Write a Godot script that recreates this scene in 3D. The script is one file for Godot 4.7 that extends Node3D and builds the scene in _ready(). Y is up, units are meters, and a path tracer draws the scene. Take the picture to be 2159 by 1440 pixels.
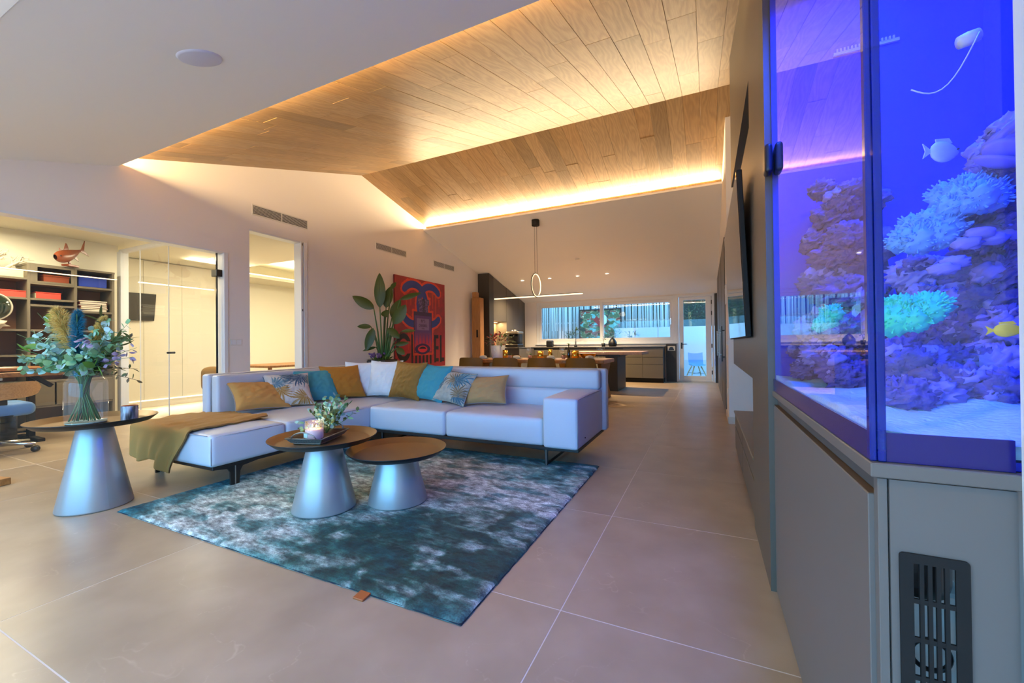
extends Node3D
# Open-plan living room with a reef aquarium. x right, z towards the viewer, metres.

var M := {}
var names := {}
var rng := RandomNumberGenerator.new()
var UVS := Vector2(1, 1)
var UVO := Vector2.ZERO

const LX := -5.78      # inner face of the left wall
const RX := 0.243      # face of the media wall on the right
const FRONT_LAMPS := [-4.9, -3.6, -2.3, -1.0]
const FZ := -12.5      # kitchen window wall


func _ready() -> void:
	rng.seed = 7
	var cam := Camera3D.new()
	cam.name = "camera"
	cam.fov = 79.32
	cam.near = 0.02
	cam.far = 200.0
	add_child(cam)
	cam.transform = Transform3D(Basis.from_euler(Vector3(deg_to_rad(0.4116), deg_to_rad(25.304), deg_to_rad(-0.6197)), EULER_ORDER_YXZ), Vector3(0, 1.1, 0))
	cam.current = true
	make_world()
	make_lights()
	make_materials()
	build_shell()
	build_ceilings()
	build_glazing()
	build_right_side()
	build_tank()
	build_beyond()
	build_kitchen()
	build_outside()
	build_office()
	build_rug()
	build_sofa()
	build_cushions()
	build_tables()
	build_bouquet()
	build_dining()
	build_wall_things()


func make_world() -> void:
	var e := Environment.new()
	e.background_mode = Environment.BG_SKY
	var s := ProceduralSkyMaterial.new()
	s.sky_top_color = Color(0.37, 0.73, 1.0)
	s.sky_horizon_color = Color(0.45, 0.77, 1.0)
	s.ground_bottom_color = Color(0.58, 0.58, 0.60)
	s.ground_horizon_color = Color(0.58, 0.60, 0.64)
	s.sky_energy_multiplier = 1.0
	s.ground_energy_multiplier = 1.0
	var sk := Sky.new()
	sk.sky_material = s
	e.sky = sk
	e.background_energy_multiplier = 15.0
	e.tonemap_mode = Environment.TONE_MAPPER_LINEAR
	e.tonemap_exposure = 0.64
	e.sdfgi_enabled = true
	e.ssao_enabled = true
	e.ssil_enabled = true
	var w := WorldEnvironment.new()
	w.name = "world"
	w.environment = e
	add_child(w)


const WARM := Color(1.0, 0.83, 0.58)
const WARM2 := Color(1.0, 0.87, 0.68)


func area(called: String, at: Vector3, look: Vector3, size: Vector2, color: Color, energy: float) -> void:
	var l := AreaLight3D.new()
	l.name = called
	l.area_size = size
	l.light_color = color
	l.light_energy = energy
	l.area_range = 30.0
	l.area_attenuation = 2.0
	l.shadow_enabled = true
	add_child(l, true)
	var up := Vector3(0, 0, 1) if absf(look.normalized().y) > 0.9 else Vector3(0, 1, 0)
	l.transform = Transform3D(Basis.looking_at(look, up), at)


func spot(called: String, at: Vector3, look: Vector3, angle: float, color: Color, energy: float) -> void:
	var l := SpotLight3D.new()
	l.name = called
	l.light_color = color
	l.light_energy = energy
	l.spot_angle = angle
	l.spot_range = 30.0
	l.spot_attenuation = 2.0
	l.light_size = 0.04
	l.spot_angle_attenuation = 0.7
	l.shadow_enabled = true
	add_child(l, true)
	var up := Vector3(0, 0, 1) if absf(look.normalized().y) > 0.9 else Vector3(0, 1, 0)
	l.transform = Transform3D(Basis.looking_at(look, up), at)


func omni(called: String, at: Vector3, color: Color, energy: float, size := 0.03) -> void:
	var l := OmniLight3D.new()
	l.name = called
	l.light_color = color
	l.light_energy = energy
	l.light_size = size
	l.omni_range = 30.0
	l.omni_attenuation = 2.0
	l.shadow_enabled = true
	add_child(l, true)
	l.position = at


func make_lights() -> void:
	# hidden LED strips of the two ceiling coves, shining up on the oak
	area("cove_light_front", Vector3(-2.77, 3.135, -2.16), Vector3(0, 1, -0.75), Vector2(6.0, 0.03), WARM, 27.0)
	area("cove_light_rear", Vector3(-2.77, 3.752, -7.655), Vector3(0, 0.42, 1), Vector2(6.0, 0.03), WARM2, 36.0)
	# recessed downlights: the kitchen row and the row over the terrace windows
	for x in [-4.72, -3.9, -3.105, -2.32]:
		spot("downlight", Vector3(x, 2.90, -10.74), Vector3(0, -1, 0), 62.0, WARM2, 17.0)
	for x in FRONT_LAMPS:
		spot("downlight", Vector3(x, 2.88, 0.35), Vector3(0, -1, -0.15), 60.0, WARM2, 3.2)
	# office and bedroom beyond the glass
	area("office_ceiling_light", Vector3(-7.3, 2.70, -1.7), Vector3(0, -1, 0), Vector2(1.6, 0.9), Color(1.0, 0.95, 0.80), 16.0)
	area("office_hall_light", Vector3(-7.6, 2.70, -4.2), Vector3(0, -1, 0), Vector2(1.4, 0.5), Color(1.0, 0.95, 0.80), 9.0)
	area("bedroom_cove_light", Vector3(-8.72, 2.70, -6.6), Vector3(0.35, 1, 0), Vector2(0.06, 4.4), Color(1.0, 0.92, 0.74), 20.0)
	area("bedroom_light", Vector3(-7.2, 2.74, -6.4), Vector3(0, -1, 0), Vector2(1.0, 2.0), Color(1.0, 0.95, 0.80), 14.0)
	# actinic lamp over the reef tank
	area("aquarium_lamp", Vector3(0.50, 2.56, -1.50), Vector3(0, -1, 0), Vector2(0.30, 0.95), Color(0.07, 0.30, 1.0), 10.0)


# ---------------------------------------------------------------- naming
func numbered(called: String) -> String:
	var k: int = names.get(called, 0)
	names[called] = k + 1
	return called if k == 0 else "%s_%03d" % [called, k]


func meta(o: Node, label := "", category := "", group := "", kind := "") -> Node:
	if label: o.set_meta("label", label)
	if category: o.set_meta("category", category)
	if group: o.set_meta("group", group)
	if kind: o.set_meta("kind", kind)
	return o


func thing(called: String, label: String, category: String, at := Vector3.ZERO, turn := 0.0, group := "") -> Node3D:
	var o := Node3D.new()
	o.name = numbered(called)
	add_child(o)
	o.position = at
	o.rotation.y = turn
	meta(o, label, category, group)
	return o


func obj(called: String, st: SurfaceTool, m: Material, parent: Node = null, at := Vector3.ZERO) -> MeshInstance3D:
	var o := MeshInstance3D.new()
	st.generate_normals()
	o.mesh = st.commit()
	o.material_override = m
	o.position = at
	if parent == null:
		o.name = numbered(called)
		add_child(o)
	else:
		o.name = called
		parent.add_child(o, true)
	return o


func struct(called: String, st: SurfaceTool, m: Material, label := "") -> MeshInstance3D:
	var o := obj(called, st, m)
	meta(o, label, "", "", "structure")
	return o


func dup(src: Node3D, at: Vector3, turn: float, label := "") -> Node3D:
	var c: Node3D = src.duplicate()
	c.name = numbered(String(src.name).get_slice("_0", 0))
	add_child(c)
	c.position = at
	c.rotation.y = turn
	if label: c.set_meta("label", label)
	return c


# ---------------------------------------------------------------- shapes
func S(smooth := false) -> SurfaceTool:
	var st := SurfaceTool.new()
	st.begin(Mesh.PRIMITIVE_TRIANGLES)
	st.set_smooth_group(0 if smooth else 0xFFFFFFFF)
	return st


func smooth(st: SurfaceTool, on: bool) -> void:
	st.set_smooth_group(0 if on else 0xFFFFFFFF)


func vtx(st: SurfaceTool, p: Vector3, n: Vector3) -> void:
	var a := n.abs()
	var uv := Vector2(p.x, p.z) if a.y >= a.x and a.y >= a.z else (Vector2(p.z, p.y) if a.x >= a.z else Vector2(p.x, p.y))
	st.set_uv(uv * UVS + UVO)
	st.add_vertex(p)


# corners given so that the outside sees them clockwise
func quad(st: SurfaceTool, a: Vector3, b: Vector3, c: Vector3, d: Vector3) -> void:
	var n := (c - a).cross(b - a)
	if n.length_squared() < 1e-14:
		n = (d - a).cross(c - a)
	for p in [a, b, c, a, c, d]:
		vtx(st, p, n)


func tri(st: SurfaceTool, a: Vector3, b: Vector3, c: Vector3) -> void:
	var n := (c - a).cross(b - a)
	for p in [a, b, c]:
		vtx(st, p, n)


func face(st: SurfaceTool, c: Vector3, u: Vector3, v: Vector3, n: Vector3) -> void:
	# quad centred on c spanned by half-axes u, v whose front faces n
	if u.cross(v).dot(n) > 0:
		quad(st, c - u - v, c - u + v, c + u + v, c + u - v)
	else:
		quad(st, c - u - v, c + u - v, c + u + v, c - u + v)


func box(st: SurfaceTool, c: Vector3, s: Vector3, b := 0.0, bas := Basis()) -> void:
	var h := s * 0.5
	b = minf(b, minf(h.x, minf(h.y, h.z)) * 0.9)
	var ax := [bas.x, bas.y, bas.z]
	var hh := [h.x, h.y, h.z]
	for i in 3:
		var j := (i + 1) % 3
		var k := (i + 2) % 3
		for sg in [-1.0, 1.0]:
			face(st, c + ax[i] * hh[i] * sg, ax[j] * (hh[j] - b), ax[k] * (hh[k] - b), ax[i] * sg)
	if b <= 0.0:
		return
	for i in 3:
		var j := (i + 1) % 3
		var k := (i + 2) % 3
		for sj in [-1.0, 1.0]:
			for sk in [-1.0, 1.0]:
				var n: Vector3 = ax[j] * sj + ax[k] * sk
				var mid: Vector3 = c + ax[j] * sj * (hh[j] - b * 0.5) + ax[k] * sk * (hh[k] - b * 0.5)
				face(st, mid, ax[i] * (hh[i] - b), (ax[j] * sj - ax[k] * sk) * b * 0.5, n)
	for sx in [-1.0, 1.0]:
		for sy in [-1.0, 1.0]:
			for sz in [-1.0, 1.0]:
				var p: Vector3 = c + bas.x * sx * h.x + bas.y * sy * h.y + bas.z * sz * h.z
				var px: Vector3 = p - bas.y * sy * b - bas.z * sz * b
				var py: Vector3 = p - bas.x * sx * b - bas.z * sz * b
				var pz: Vector3 = p - bas.x * sx * b - bas.y * sy * b
				if sx * sy * sz > 0:
					tri(st, px, pz, py)
				else:
					tri(st, px, py, pz)


func bx(st: SurfaceTool, x0: float, x1: float, y0: float, y1: float, z0: float, z1: float, b := 0.0) -> void:
	box(st, Vector3((x0 + x1) / 2, (y0 + y1) / 2, (z0 + z1) / 2), Vector3(absf(x1 - x0), absf(y1 - y0), absf(z1 - z0)), b)


# grid of f(u, v), u and v in 0..1
func grid(st: SurfaceTool, nu: int, nv: int, f: Callable) -> void:
	var p := []
	for i in nu + 1:
		for j in nv + 1:
			p.append(f.call(float(i) / nu, float(j) / nv))
	for i in nu:
		for j in nv:
			var q := [i * (nv + 1) + j, (i + 1) * (nv + 1) + j, (i + 1) * (nv + 1) + j + 1, i * (nv + 1) + j + 1]
			for k in [0, 1, 2, 0, 2, 3]:
				var m: int = q[k]
				st.set_uv(Vector2(float(m / (nv + 1)) / nu, float(m % (nv + 1)) / nv) * UVS + UVO)
				st.add_vertex(p[m])


func lathe(st: SurfaceTool, prof: Array, n := 32, at := Vector3.ZERO, bas := Basis()) -> void:
	for i in n:
		var a0 := TAU * i / n
		var a1 := TAU * (i + 1) / n
		for k in prof.size() - 1:
			var p: Vector2 = prof[k]
			var q: Vector2 = prof[k + 1]
			var A: Vector3 = at + bas * Vector3(p.x * cos(a0), p.y, p.x * sin(a0))
			var B: Vector3 = at + bas * Vector3(q.x * cos(a0), q.y, q.x * sin(a0))
			var C: Vector3 = at + bas * Vector3(q.x * cos(a1), q.y, q.x * sin(a1))
			var D: Vector3 = at + bas * Vector3(p.x * cos(a1), p.y, p.x * sin(a1))
			var u0 := float(i) / n
			var u1 := float(i + 1) / n
			var v0 := float(k) / (prof.size() - 1)
			var v1 := float(k + 1) / (prof.size() - 1)
			if p.x > 1e-6:
				for w in [[A, u0, v0], [D, u1, v0], [C, u1, v1]]:
					st.set_uv(Vector2(w[1], w[2]) * UVS + UVO)
					st.add_vertex(w[0])
			if q.x > 1e-6:
				for w in [[A, u0, v0], [C, u1, v1], [B, u0, v1]]:
					st.set_uv(Vector2(w[1], w[2]) * UVS + UVO)
					st.add_vertex(w[0])


func tube(st: SurfaceTool, pts: Array, r, n := 8, closed := false) -> void:
	var rings := []
	var cnt := pts.size()
	var ref := Vector3.UP
	for i in cnt:
		var a: Vector3 = pts[(i - 1 + cnt) % cnt] if closed or i > 0 else pts[i]
		var b: Vector3 = pts[(i + 1) % cnt] if closed or i < cnt - 1 else pts[i]
		var t := (b - a).normalized()
		if absf(t.dot(ref)) > 0.95:
			ref = Vector3.RIGHT if absf(t.x) < 0.8 else Vector3.BACK
		var u := ref.cross(t).normalized()
		var v := t.cross(u).normalized()
		ref = v
		var rr: float = r[i] if r is Array else r
		var ring := []
		for k in n:
			var an := TAU * k / n
			ring.append(pts[i] + (u * cos(an) + v * sin(an)) * rr)
		rings.append(ring)
	var last := cnt if closed else cnt - 1
	for i in last:
		var A: Array = rings[i]
		var B: Array = rings[(i + 1) % cnt]
		for k in n:
			var k1 := (k + 1) % n
			for w in [A[k], A[k1], B[k1], A[k], B[k1], B[k]]:
				st.set_uv(Vector2(float(k) / n, float(i) / maxi(1, last)) * UVS + UVO)
				st.add_vertex(w)
	if not closed:
		for e in [0, cnt - 1]:
			for k in range(1, n - 1):
				var R: Array = rings[e]
				var order := [R[0], R[k + 1], R[k]] if e == 0 else [R[0], R[k], R[k + 1]]
				for w in order:
					st.set_uv(UVO)
					st.add_vertex(w)


# rounded box; puff swells the middle of every face, sag(p) may move points
func rbox(st: SurfaceTool, c: Vector3, s: Vector3, r: float, puff := Vector3.ZERO, sag: Variant = null, fine := 10) -> void:
	var h := s * 0.5
	r = minf(r, minf(h.x, minf(h.y, h.z)) * 0.98)
	var lines := []
	for i in 3:
		var l := []
		var hi := h[i]
		for k in 4:
			l.append(-hi + r * (1.0 - cos(PI / 2 * k / 4.0)) * 1.0)
		var m := maxi(2, int(fine * (s[i] - 2 * r) / maxf(s.x, maxf(s.y, s.z))))
		for k in m + 1:
			l.append(lerpf(-hi + r, hi - r, float(k) / m))
		for k in range(3, -1, -1):
			l.append(hi - r * (1.0 - cos(PI / 2 * k / 4.0)))
		lines.append(l)
	var shape := func(p: Vector3) -> Vector3:
		var inner := p.clamp(-(h - Vector3.ONE * r), h - Vector3.ONE * r)
		var d := p - inner
		var q := inner + (d.normalized() * r if d.length() > 1e-9 else Vector3.ZERO)
		var a := Vector3(q.x / h.x, q.y / h.y, q.z / h.z)
		q.x += puff.x * signf(a.x) * absf(a.x) * (1 - a.y * a.y) * (1 - a.z * a.z)
		q.y += puff.y * signf(a.y) * absf(a.y) * (1 - a.x * a.x) * (1 - a.z * a.z)
		q.z += puff.z * signf(a.z) * absf(a.z) * (1 - a.x * a.x) * (1 - a.y * a.y)
		q += c
		return sag.call(q) if sag != null else q
	for i in 3:
		var j := (i + 1) % 3
		var k := (i + 2) % 3
		for sg in [-1.0, 1.0]:
			var lj: Array = lines[j]
			var lk: Array = lines[k]
			var P := []
			for a in lj:
				for b in lk:
					var p := Vector3.ZERO
					p[i] = h[i] * sg
					p[j] = a
					p[k] = b
					P.append(shape.call(p))
			var nk := lk.size()
			for a in lj.size() - 1:
				for b in nk - 1:
					var q := [a * nk + b, a * nk + b + 1, (a + 1) * nk + b + 1, (a + 1) * nk + b]
					if sg < 0:
						q.reverse()
					for w in [0, 1, 2, 0, 2, 3]:
						var pp: Vector3 = P[q[w]]
						var nn := Vector3.ZERO
						nn[i] = 1
						vtx(st, pp, nn)


# slab with a slope in z, extruded along x
func slab(st: SurfaceTool, x0: float, x1: float, z0: float, y0: float, z1: float, y1: float, th: float) -> void:
	prism(st, [Vector2(z0, y0), Vector2(z1, y1), Vector2(z1, y1 + th), Vector2(z0, y0 + th)], x0, x1)


# polygon of (z, y) extruded from x0 to x1
func prism(st: SurfaceTool, poly: Array, x0: float, x1: float) -> void:
	var n := poly.size()
	var area2 := 0.0
	for i in n:
		area2 += poly[i].cross(poly[(i + 1) % n])
	var pl := poly.duplicate()
	if area2 < 0:
		pl.reverse()
	var idx := Geometry2D.triangulate_polygon(PackedVector2Array(pl))
	for i in range(0, idx.size(), 3):
		var t := []
		for k in 3:
			t.append(pl[idx[i + k]])
		var w: float = (t[1] - t[0]).cross(t[2] - t[0])
		if w < 0:
			t = [t[0], t[2], t[1]]
		tri(st, Vector3(x0, t[0].y, t[0].x), Vector3(x0, t[2].y, t[2].x), Vector3(x0, t[1].y, t[1].x))
		tri(st, Vector3(x1, t[0].y, t[0].x), Vector3(x1, t[1].y, t[1].x), Vector3(x1, t[2].y, t[2].x))
	for i in n:
		var a: Vector2 = pl[i]
		var b: Vector2 = pl[(i + 1) % n]
		quad(st, Vector3(x0, a.y, a.x), Vector3(x0, b.y, b.x), Vector3(x1, b.y, b.x), Vector3(x1, a.y, a.x))


# polygon of (x, y) with a thickness along z, then turned by bas and put at c
func plate(st: SurfaceTool, poly: Array, th: float, c: Vector3, bas := Basis()) -> void:
	var n := poly.size()
	var idx := Geometry2D.triangulate_polygon(PackedVector2Array(poly))
	for i in range(0, idx.size(), 3):
		var t := [poly[idx[i]], poly[idx[i + 1]], poly[idx[i + 2]]]
		if (t[1] - t[0]).cross(t[2] - t[0]) > 0:
			t.reverse()
		tri(st, c + bas * Vector3(t[0].x, t[0].y, th / 2), c + bas * Vector3(t[1].x, t[1].y, th / 2), c + bas * Vector3(t[2].x, t[2].y, th / 2))
		tri(st, c + bas * Vector3(t[0].x, t[0].y, -th / 2), c + bas * Vector3(t[2].x, t[2].y, -th / 2), c + bas * Vector3(t[1].x, t[1].y, -th / 2))
	for i in n:
		var a: Vector2 = poly[i]
		var b: Vector2 = poly[(i + 1) % n]
		quad(st, c + bas * Vector3(a.x, a.y, -th / 2), c + bas * Vector3(b.x, b.y, -th / 2), c + bas * Vector3(b.x, b.y, th / 2), c + bas * Vector3(a.x, a.y, th / 2))


func blob(st: SurfaceTool, c: Vector3, r: Vector3, nz: FastNoiseLite, amp: float, nu := 20, nv := 12, off := Vector3.ZERO) -> void:
	grid(st, nu, nv, func(u, v):
		var d := Vector3(sin(PI * v) * cos(TAU * u), cos(PI * v), sin(PI * v) * sin(TAU * u))
		if u == 1.0: d = Vector3(sin(PI * v), cos(PI * v), 0)
		var k: float = 1.0 + amp * nz.get_noise_3d(d.x * 1.5 + off.x, d.y * 1.5 + off.y, d.z * 1.5 + off.z)
		return c + d * r * k)


# blade of length l along +y, width w, bending towards +z by bend; fold makes a keel
func leaf(st: SurfaceTool, l: float, w: float, bend: float, fold: float, bas: Basis, at: Vector3, n := 6, shape := 1.0, uv_tip := 1.0) -> void:
	var pts := []
	for i in n + 1:
		var t := float(i) / n
		var hw := w * 0.5 * pow(sin(PI * clampf(pow(t, shape) * 0.97 + 0.02, 0, 1)), 0.75)
		var y := l * t * (1.0 - 0.25 * absf(bend) * t)
		var z := bend * l * t * t
		pts.append([Vector3(-hw, y, z + fold * hw), Vector3(0, y, z), Vector3(hw, y, z + fold * hw)])
	for i in n:
		var a: Array = pts[i]
		var b: Array = pts[i + 1]
		for k in 2:
			var q := [a[k], b[k], b[k + 1], a[k + 1]]
			var uv := [Vector2(k * 0.5, float(i) / n), Vector2(k * 0.5, float(i + 1) / n), Vector2(k * 0.5 + 0.5, float(i + 1) / n), Vector2(k * 0.5 + 0.5, float(i) / n)]
			for m in [0, 1, 2, 0, 2, 3]:
				st.set_uv(uv[m])
				st.add_vertex(at + bas * q[m])


func aim(d: Vector3, roll := 0.0) -> Basis:
	# basis whose y points along d
	var y := d.normalized()
	var x := (Vector3.UP if absf(y.y) < 0.95 else Vector3.BACK).cross(y).normalized()
	var z := x.cross(y)
	return Basis(x, y, z) * Basis(Vector3.UP, roll)


# ---------------------------------------------------------------- materials
func mk(key: String, c: Color, rough := 0.6, metal := 0.0, spec := 0.5) -> StandardMaterial3D:
	var m := StandardMaterial3D.new()
	m.resource_name = key
	m.albedo_color = c
	m.roughness = rough
	m.metallic = metal
	m.metallic_specular = spec
	M[key] = m
	return m


func noise(sd: int, freq: float, oct := 4, kind := FastNoiseLite.TYPE_SIMPLEX_SMOOTH) -> FastNoiseLite:
	var n := FastNoiseLite.new()
	n.seed = sd
	n.noise_type = kind
	n.frequency = freq
	n.fractal_octaves = oct
	n.fractal_type = FastNoiseLite.FRACTAL_FBM if oct > 1 else FastNoiseLite.FRACTAL_NONE
	return n


func ntex(sd: int, freq: float, oct: int, lo: Color, hi: Color, size := 256) -> NoiseTexture2D:
	var t := NoiseTexture2D.new()
	t.width = size
	t.height = size
	t.seamless = true
	t.noise = noise(sd, freq, oct)
	var g := Gradient.new()
	g.set_color(0, lo)
	g.set_color(1, hi)
	t.color_ramp = g
	return t


func bump(m: StandardMaterial3D, t: Texture2D, cm: float, scale := 0.0) -> void:
	m.heightmap_enabled = true
	m.heightmap_texture = t
	m.heightmap_scale = cm
	if scale > 0.0:
		tri_map(m, scale)


func tri_map(m: StandardMaterial3D, scale: float) -> void:
	m.uv1_triplanar = true
	m.uv1_world_triplanar = true
	m.uv1_scale = Vector3.ONE * scale


func pane(key: String, c: Color, spec := 0.5) -> StandardMaterial3D:
	var m := mk(key, c, 0.0, 0.0, spec)
	m.transparency = BaseMaterial3D.TRANSPARENCY_ALPHA
	return m


func emit(key: String, c: Color, e: float) -> StandardMaterial3D:
	var m := mk(key, Color(0.8, 0.8, 0.8), 0.6)
	m.emission_enabled = true
	m.emission = c
	m.emission_energy_multiplier = e
	return m


func image_tex(w: int, h: int, f: Callable) -> ImageTexture:
	var im := Image.create(w, h, false, Image.FORMAT_RGB8)
	for y in h:
		for x in w:
			im.set_pixel(x, y, f.call(x, y))
	return ImageTexture.create_from_image(im)


func wood_tex(sd: int, lo: Color, hi: Color, w := 256, h := 512) -> ImageTexture:
	# grain runs along v
	var a := noise(sd, 0.05, 3)
	var b := noise(sd + 1, 0.012, 2)
	var c := noise(sd + 2, 0.4, 2)
	return image_tex(w, h, func(x, y):
		var bend: float = b.get_noise_2d(x * 1.2, y * 0.35) * 26.0
		var ring: float = sin((x + bend) * 0.42 + a.get_noise_2d(x * 0.8, y * 0.06) * 5.0) * 0.5 + 0.5
		var fine: float = c.get_noise_2d(x * 1.6, y * 0.05) * 0.5 + 0.5
		return lo.lerp(hi, clampf(0.30 + 0.35 * ring + 0.45 * (fine - 0.4), 0, 1)))


func make_materials() -> void:
	var grainy := ntex(3, 0.03, 4, Color(0.42, 0.42, 0.42), Color(0.58, 0.58, 0.58))
	var paint := mk("white_paint", Color(0.88, 0.86, 0.84), 0.75)
	bump(paint, grainy, 0.03, 1.5)
	mk("ceiling_paint", Color(0.93, 0.92, 0.90), 0.8)
	mk("cream_paint", Color(0.88, 0.86, 0.79), 0.7)
	mk("white_lacquer", Color(0.85, 0.86, 0.87), 0.3)
	mk("white_plastic", Color(0.84, 0.83, 0.80), 0.45)
	mk("grout", Color(0.80, 0.75, 0.70), 0.85)
	var tile := mk("floor_tile", Color(1, 1, 1), 0.33)
	var ta := noise(11, 0.010, 4)
	var tb := noise(13, 0.006, 4)
	tile.albedo_texture = image_tex(512, 512, func(x, y):
		var c := Color(0.595, 0.520, 0.425).lerp(Color(0.645, 0.570, 0.472), clampf(0.5 + 0.9 * ta.get_noise_2d(x, y), 0, 1))
		var vein: float = absf(tb.get_noise_2d(x + 40.0 * ta.get_noise_2d(y, x), y))
		if vein < 0.010:
			c = c.lerp(Color(0.74, 0.66, 0.56), 0.5 * (1.0 - vein / 0.010) * clampf(0.4 + 2.0 * ta.get_noise_2d(x + 300, y), 0, 1))
		return c)
	var oak := wood_tex(21, Color(0.60, 0.48, 0.32), Color(0.78, 0.65, 0.46))
	var k := 0
	for c in [Color(1, 1, 1), Color(0.90, 0.89, 0.87), Color(1.0, 0.97, 0.92), Color(0.95, 0.93, 0.88), Color(0.85, 0.84, 0.82)]:
		var m := mk("oak_%d" % k, c, 0.42)
		m.albedo_texture = oak
		k += 1
	var gm := mk("media_panel", Color(0.365, 0.33, 0.285), 0.42)
	bump(gm, grainy, 0.01, 4.0)
	mk("tank_cabinet", Color(0.44, 0.41, 0.385), 0.42)
	mk("dark_gap", Color(0.045, 0.04, 0.035), 0.8)
	mk("groove_brown", Color(0.36, 0.27, 0.18), 0.5)
	mk("black_gloss", Color(0.012, 0.012, 0.014), 0.03, 0.0, 0.6)
	mk("black_plastic", Color(0.03, 0.03, 0.035), 0.4)
	mk("black_matte", Color(0.05, 0.045, 0.04), 0.7)
	mk("dark_frame", Color(0.10, 0.085, 0.075), 0.45)
	mk("anthracite", Color(0.33, 0.31, 0.275), 0.45)
	mk("anthracite_dark", Color(0.17, 0.155, 0.135), 0.5)
	mk("worktop_dark", Color(0.30, 0.29, 0.27), 0.25)
	var le := mk("leather", Color(0.75, 0.775, 0.81), 0.42)
	bump(le, ntex(31, 0.05, 4, Color.BLACK, Color.WHITE), 0.02, 3.0)
	mk("piping_grey", Color(0.60, 0.60, 0.62), 0.6)
	mk("steel", Color(0.62, 0.60, 0.57), 0.28, 0.9)
	mk("aluminium", Color(0.80, 0.80, 0.80), 0.25, 1.0)
	var cone := mk("lacquered_metal", Color(0.66, 0.66, 0.65), 0.36, 0.55)
	cone.clearcoat_enabled = true
	cone.clearcoat = 0.3
	mk("tray_bronze", Color(0.52, 0.40, 0.23), 0.42, 0.5)
	mk("tray_under", Color(0.06, 0.055, 0.05), 0.4)
	var gl := pane("glass", Color(0.95, 1.0, 0.98, 0.03))
	gl.metallic_specular = 0.36
	pane("office_glass", Color(0.95, 1.0, 0.98, 0.02))
	pane("tank_glass", Color(0.8, 0.9, 1.0, 0.02))
	pane("thin_glass", Color(0.95, 1.0, 0.98, 0.04))
	mk("glass_edge", Color(0.30, 0.42, 0.42), 0.12)
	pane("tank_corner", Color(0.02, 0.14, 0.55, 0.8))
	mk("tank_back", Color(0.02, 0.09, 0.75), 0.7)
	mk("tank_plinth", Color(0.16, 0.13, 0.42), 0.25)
	var sand := mk("sand", Color(0.70, 0.83, 0.85), 0.9)
	bump(sand, ntex(41, 0.09, 4, Color.BLACK, Color.WHITE), 0.4, 3.0)
	var rock := mk("reef_rock", Color(0.40, 0.33, 0.62), 0.85)
	bump(rock, ntex(42, 0.06, 5, Color.BLACK, Color.WHITE), 0.8, 3.0)
	mk("reef_rock_pale", Color(0.58, 0.52, 0.84), 0.85)
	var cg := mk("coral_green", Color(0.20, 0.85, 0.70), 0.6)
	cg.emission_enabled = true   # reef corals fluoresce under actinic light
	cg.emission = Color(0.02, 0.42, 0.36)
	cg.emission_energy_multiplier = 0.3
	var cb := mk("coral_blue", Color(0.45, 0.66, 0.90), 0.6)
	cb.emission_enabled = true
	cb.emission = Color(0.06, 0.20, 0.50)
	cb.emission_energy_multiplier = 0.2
	mk("fish_pale", Color(0.75, 0.82, 0.95), 0.4)
	mk("fish_yellow", Color(0.95, 0.80, 0.15), 0.4)
	# cushions and cloths
	var weave := ntex(51, 0.16, 3, Color.BLACK, Color.WHITE)
	for d in [["mustard", Color(0.74, 0.55, 0.28)], ["gold_cloth", Color(0.68, 0.46, 0.13)], ["beige_gold", Color(0.68, 0.53, 0.34)], ["teal_cloth", Color(0.20, 0.54, 0.60)], ["white_cloth", Color(0.86, 0.86, 0.86)], ["grey_cloth", Color(0.55, 0.52, 0.50)], ["throw_cloth", Color(0.66, 0.50, 0.25)]]:
		var m := mk(d[0], d[1], 0.85)
		m.rim_enabled = true
		m.rim = 0.25
		m.rim_tint = 0.6
		bump(m, weave, 0.08, 4.0)
	var pa := mk("palm_cloth", Color.WHITE, 0.85)
	pa.albedo_texture = palm_tex(5, Color(0.80, 0.78, 0.74), [Color(0.10, 0.24, 0.36), Color(0.25, 0.42, 0.50), Color(0.58, 0.42, 0.16)])
	var pb := mk("palm_cloth_pale", Color.WHITE, 0.85)
	pb.albedo_texture = palm_tex(9, Color(0.66, 0.66, 0.62), [Color(0.14, 0.33, 0.42), Color(0.30, 0.52, 0.60), Color(0.42, 0.36, 0.26)])
	var sq := mk("sequin_cloth", Color(1, 1, 1), 0.38, 0.3)
	sq.albedo_texture = ntex(53, 0.2, 2, Color(0.40, 0.28, 0.08), Color(0.66, 0.50, 0.20))
	tri_map(sq, 6.0)
	bump(sq, ntex(54, 0.25, 1, Color.BLACK, Color.WHITE), 0.3, 6.0)
	var rug := mk("rug_pile", Color.WHITE, 0.75)
	rug.albedo_texture = rug_tex()
	rug.rim_enabled = true
	rug.rim = 0.06
	rug.rim_tint = 0.9
	mk("rug_edge", Color(0.03, 0.10, 0.16), 0.9)
	mk("leather_tag", Color(0.62, 0.33, 0.14), 0.6)
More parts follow.
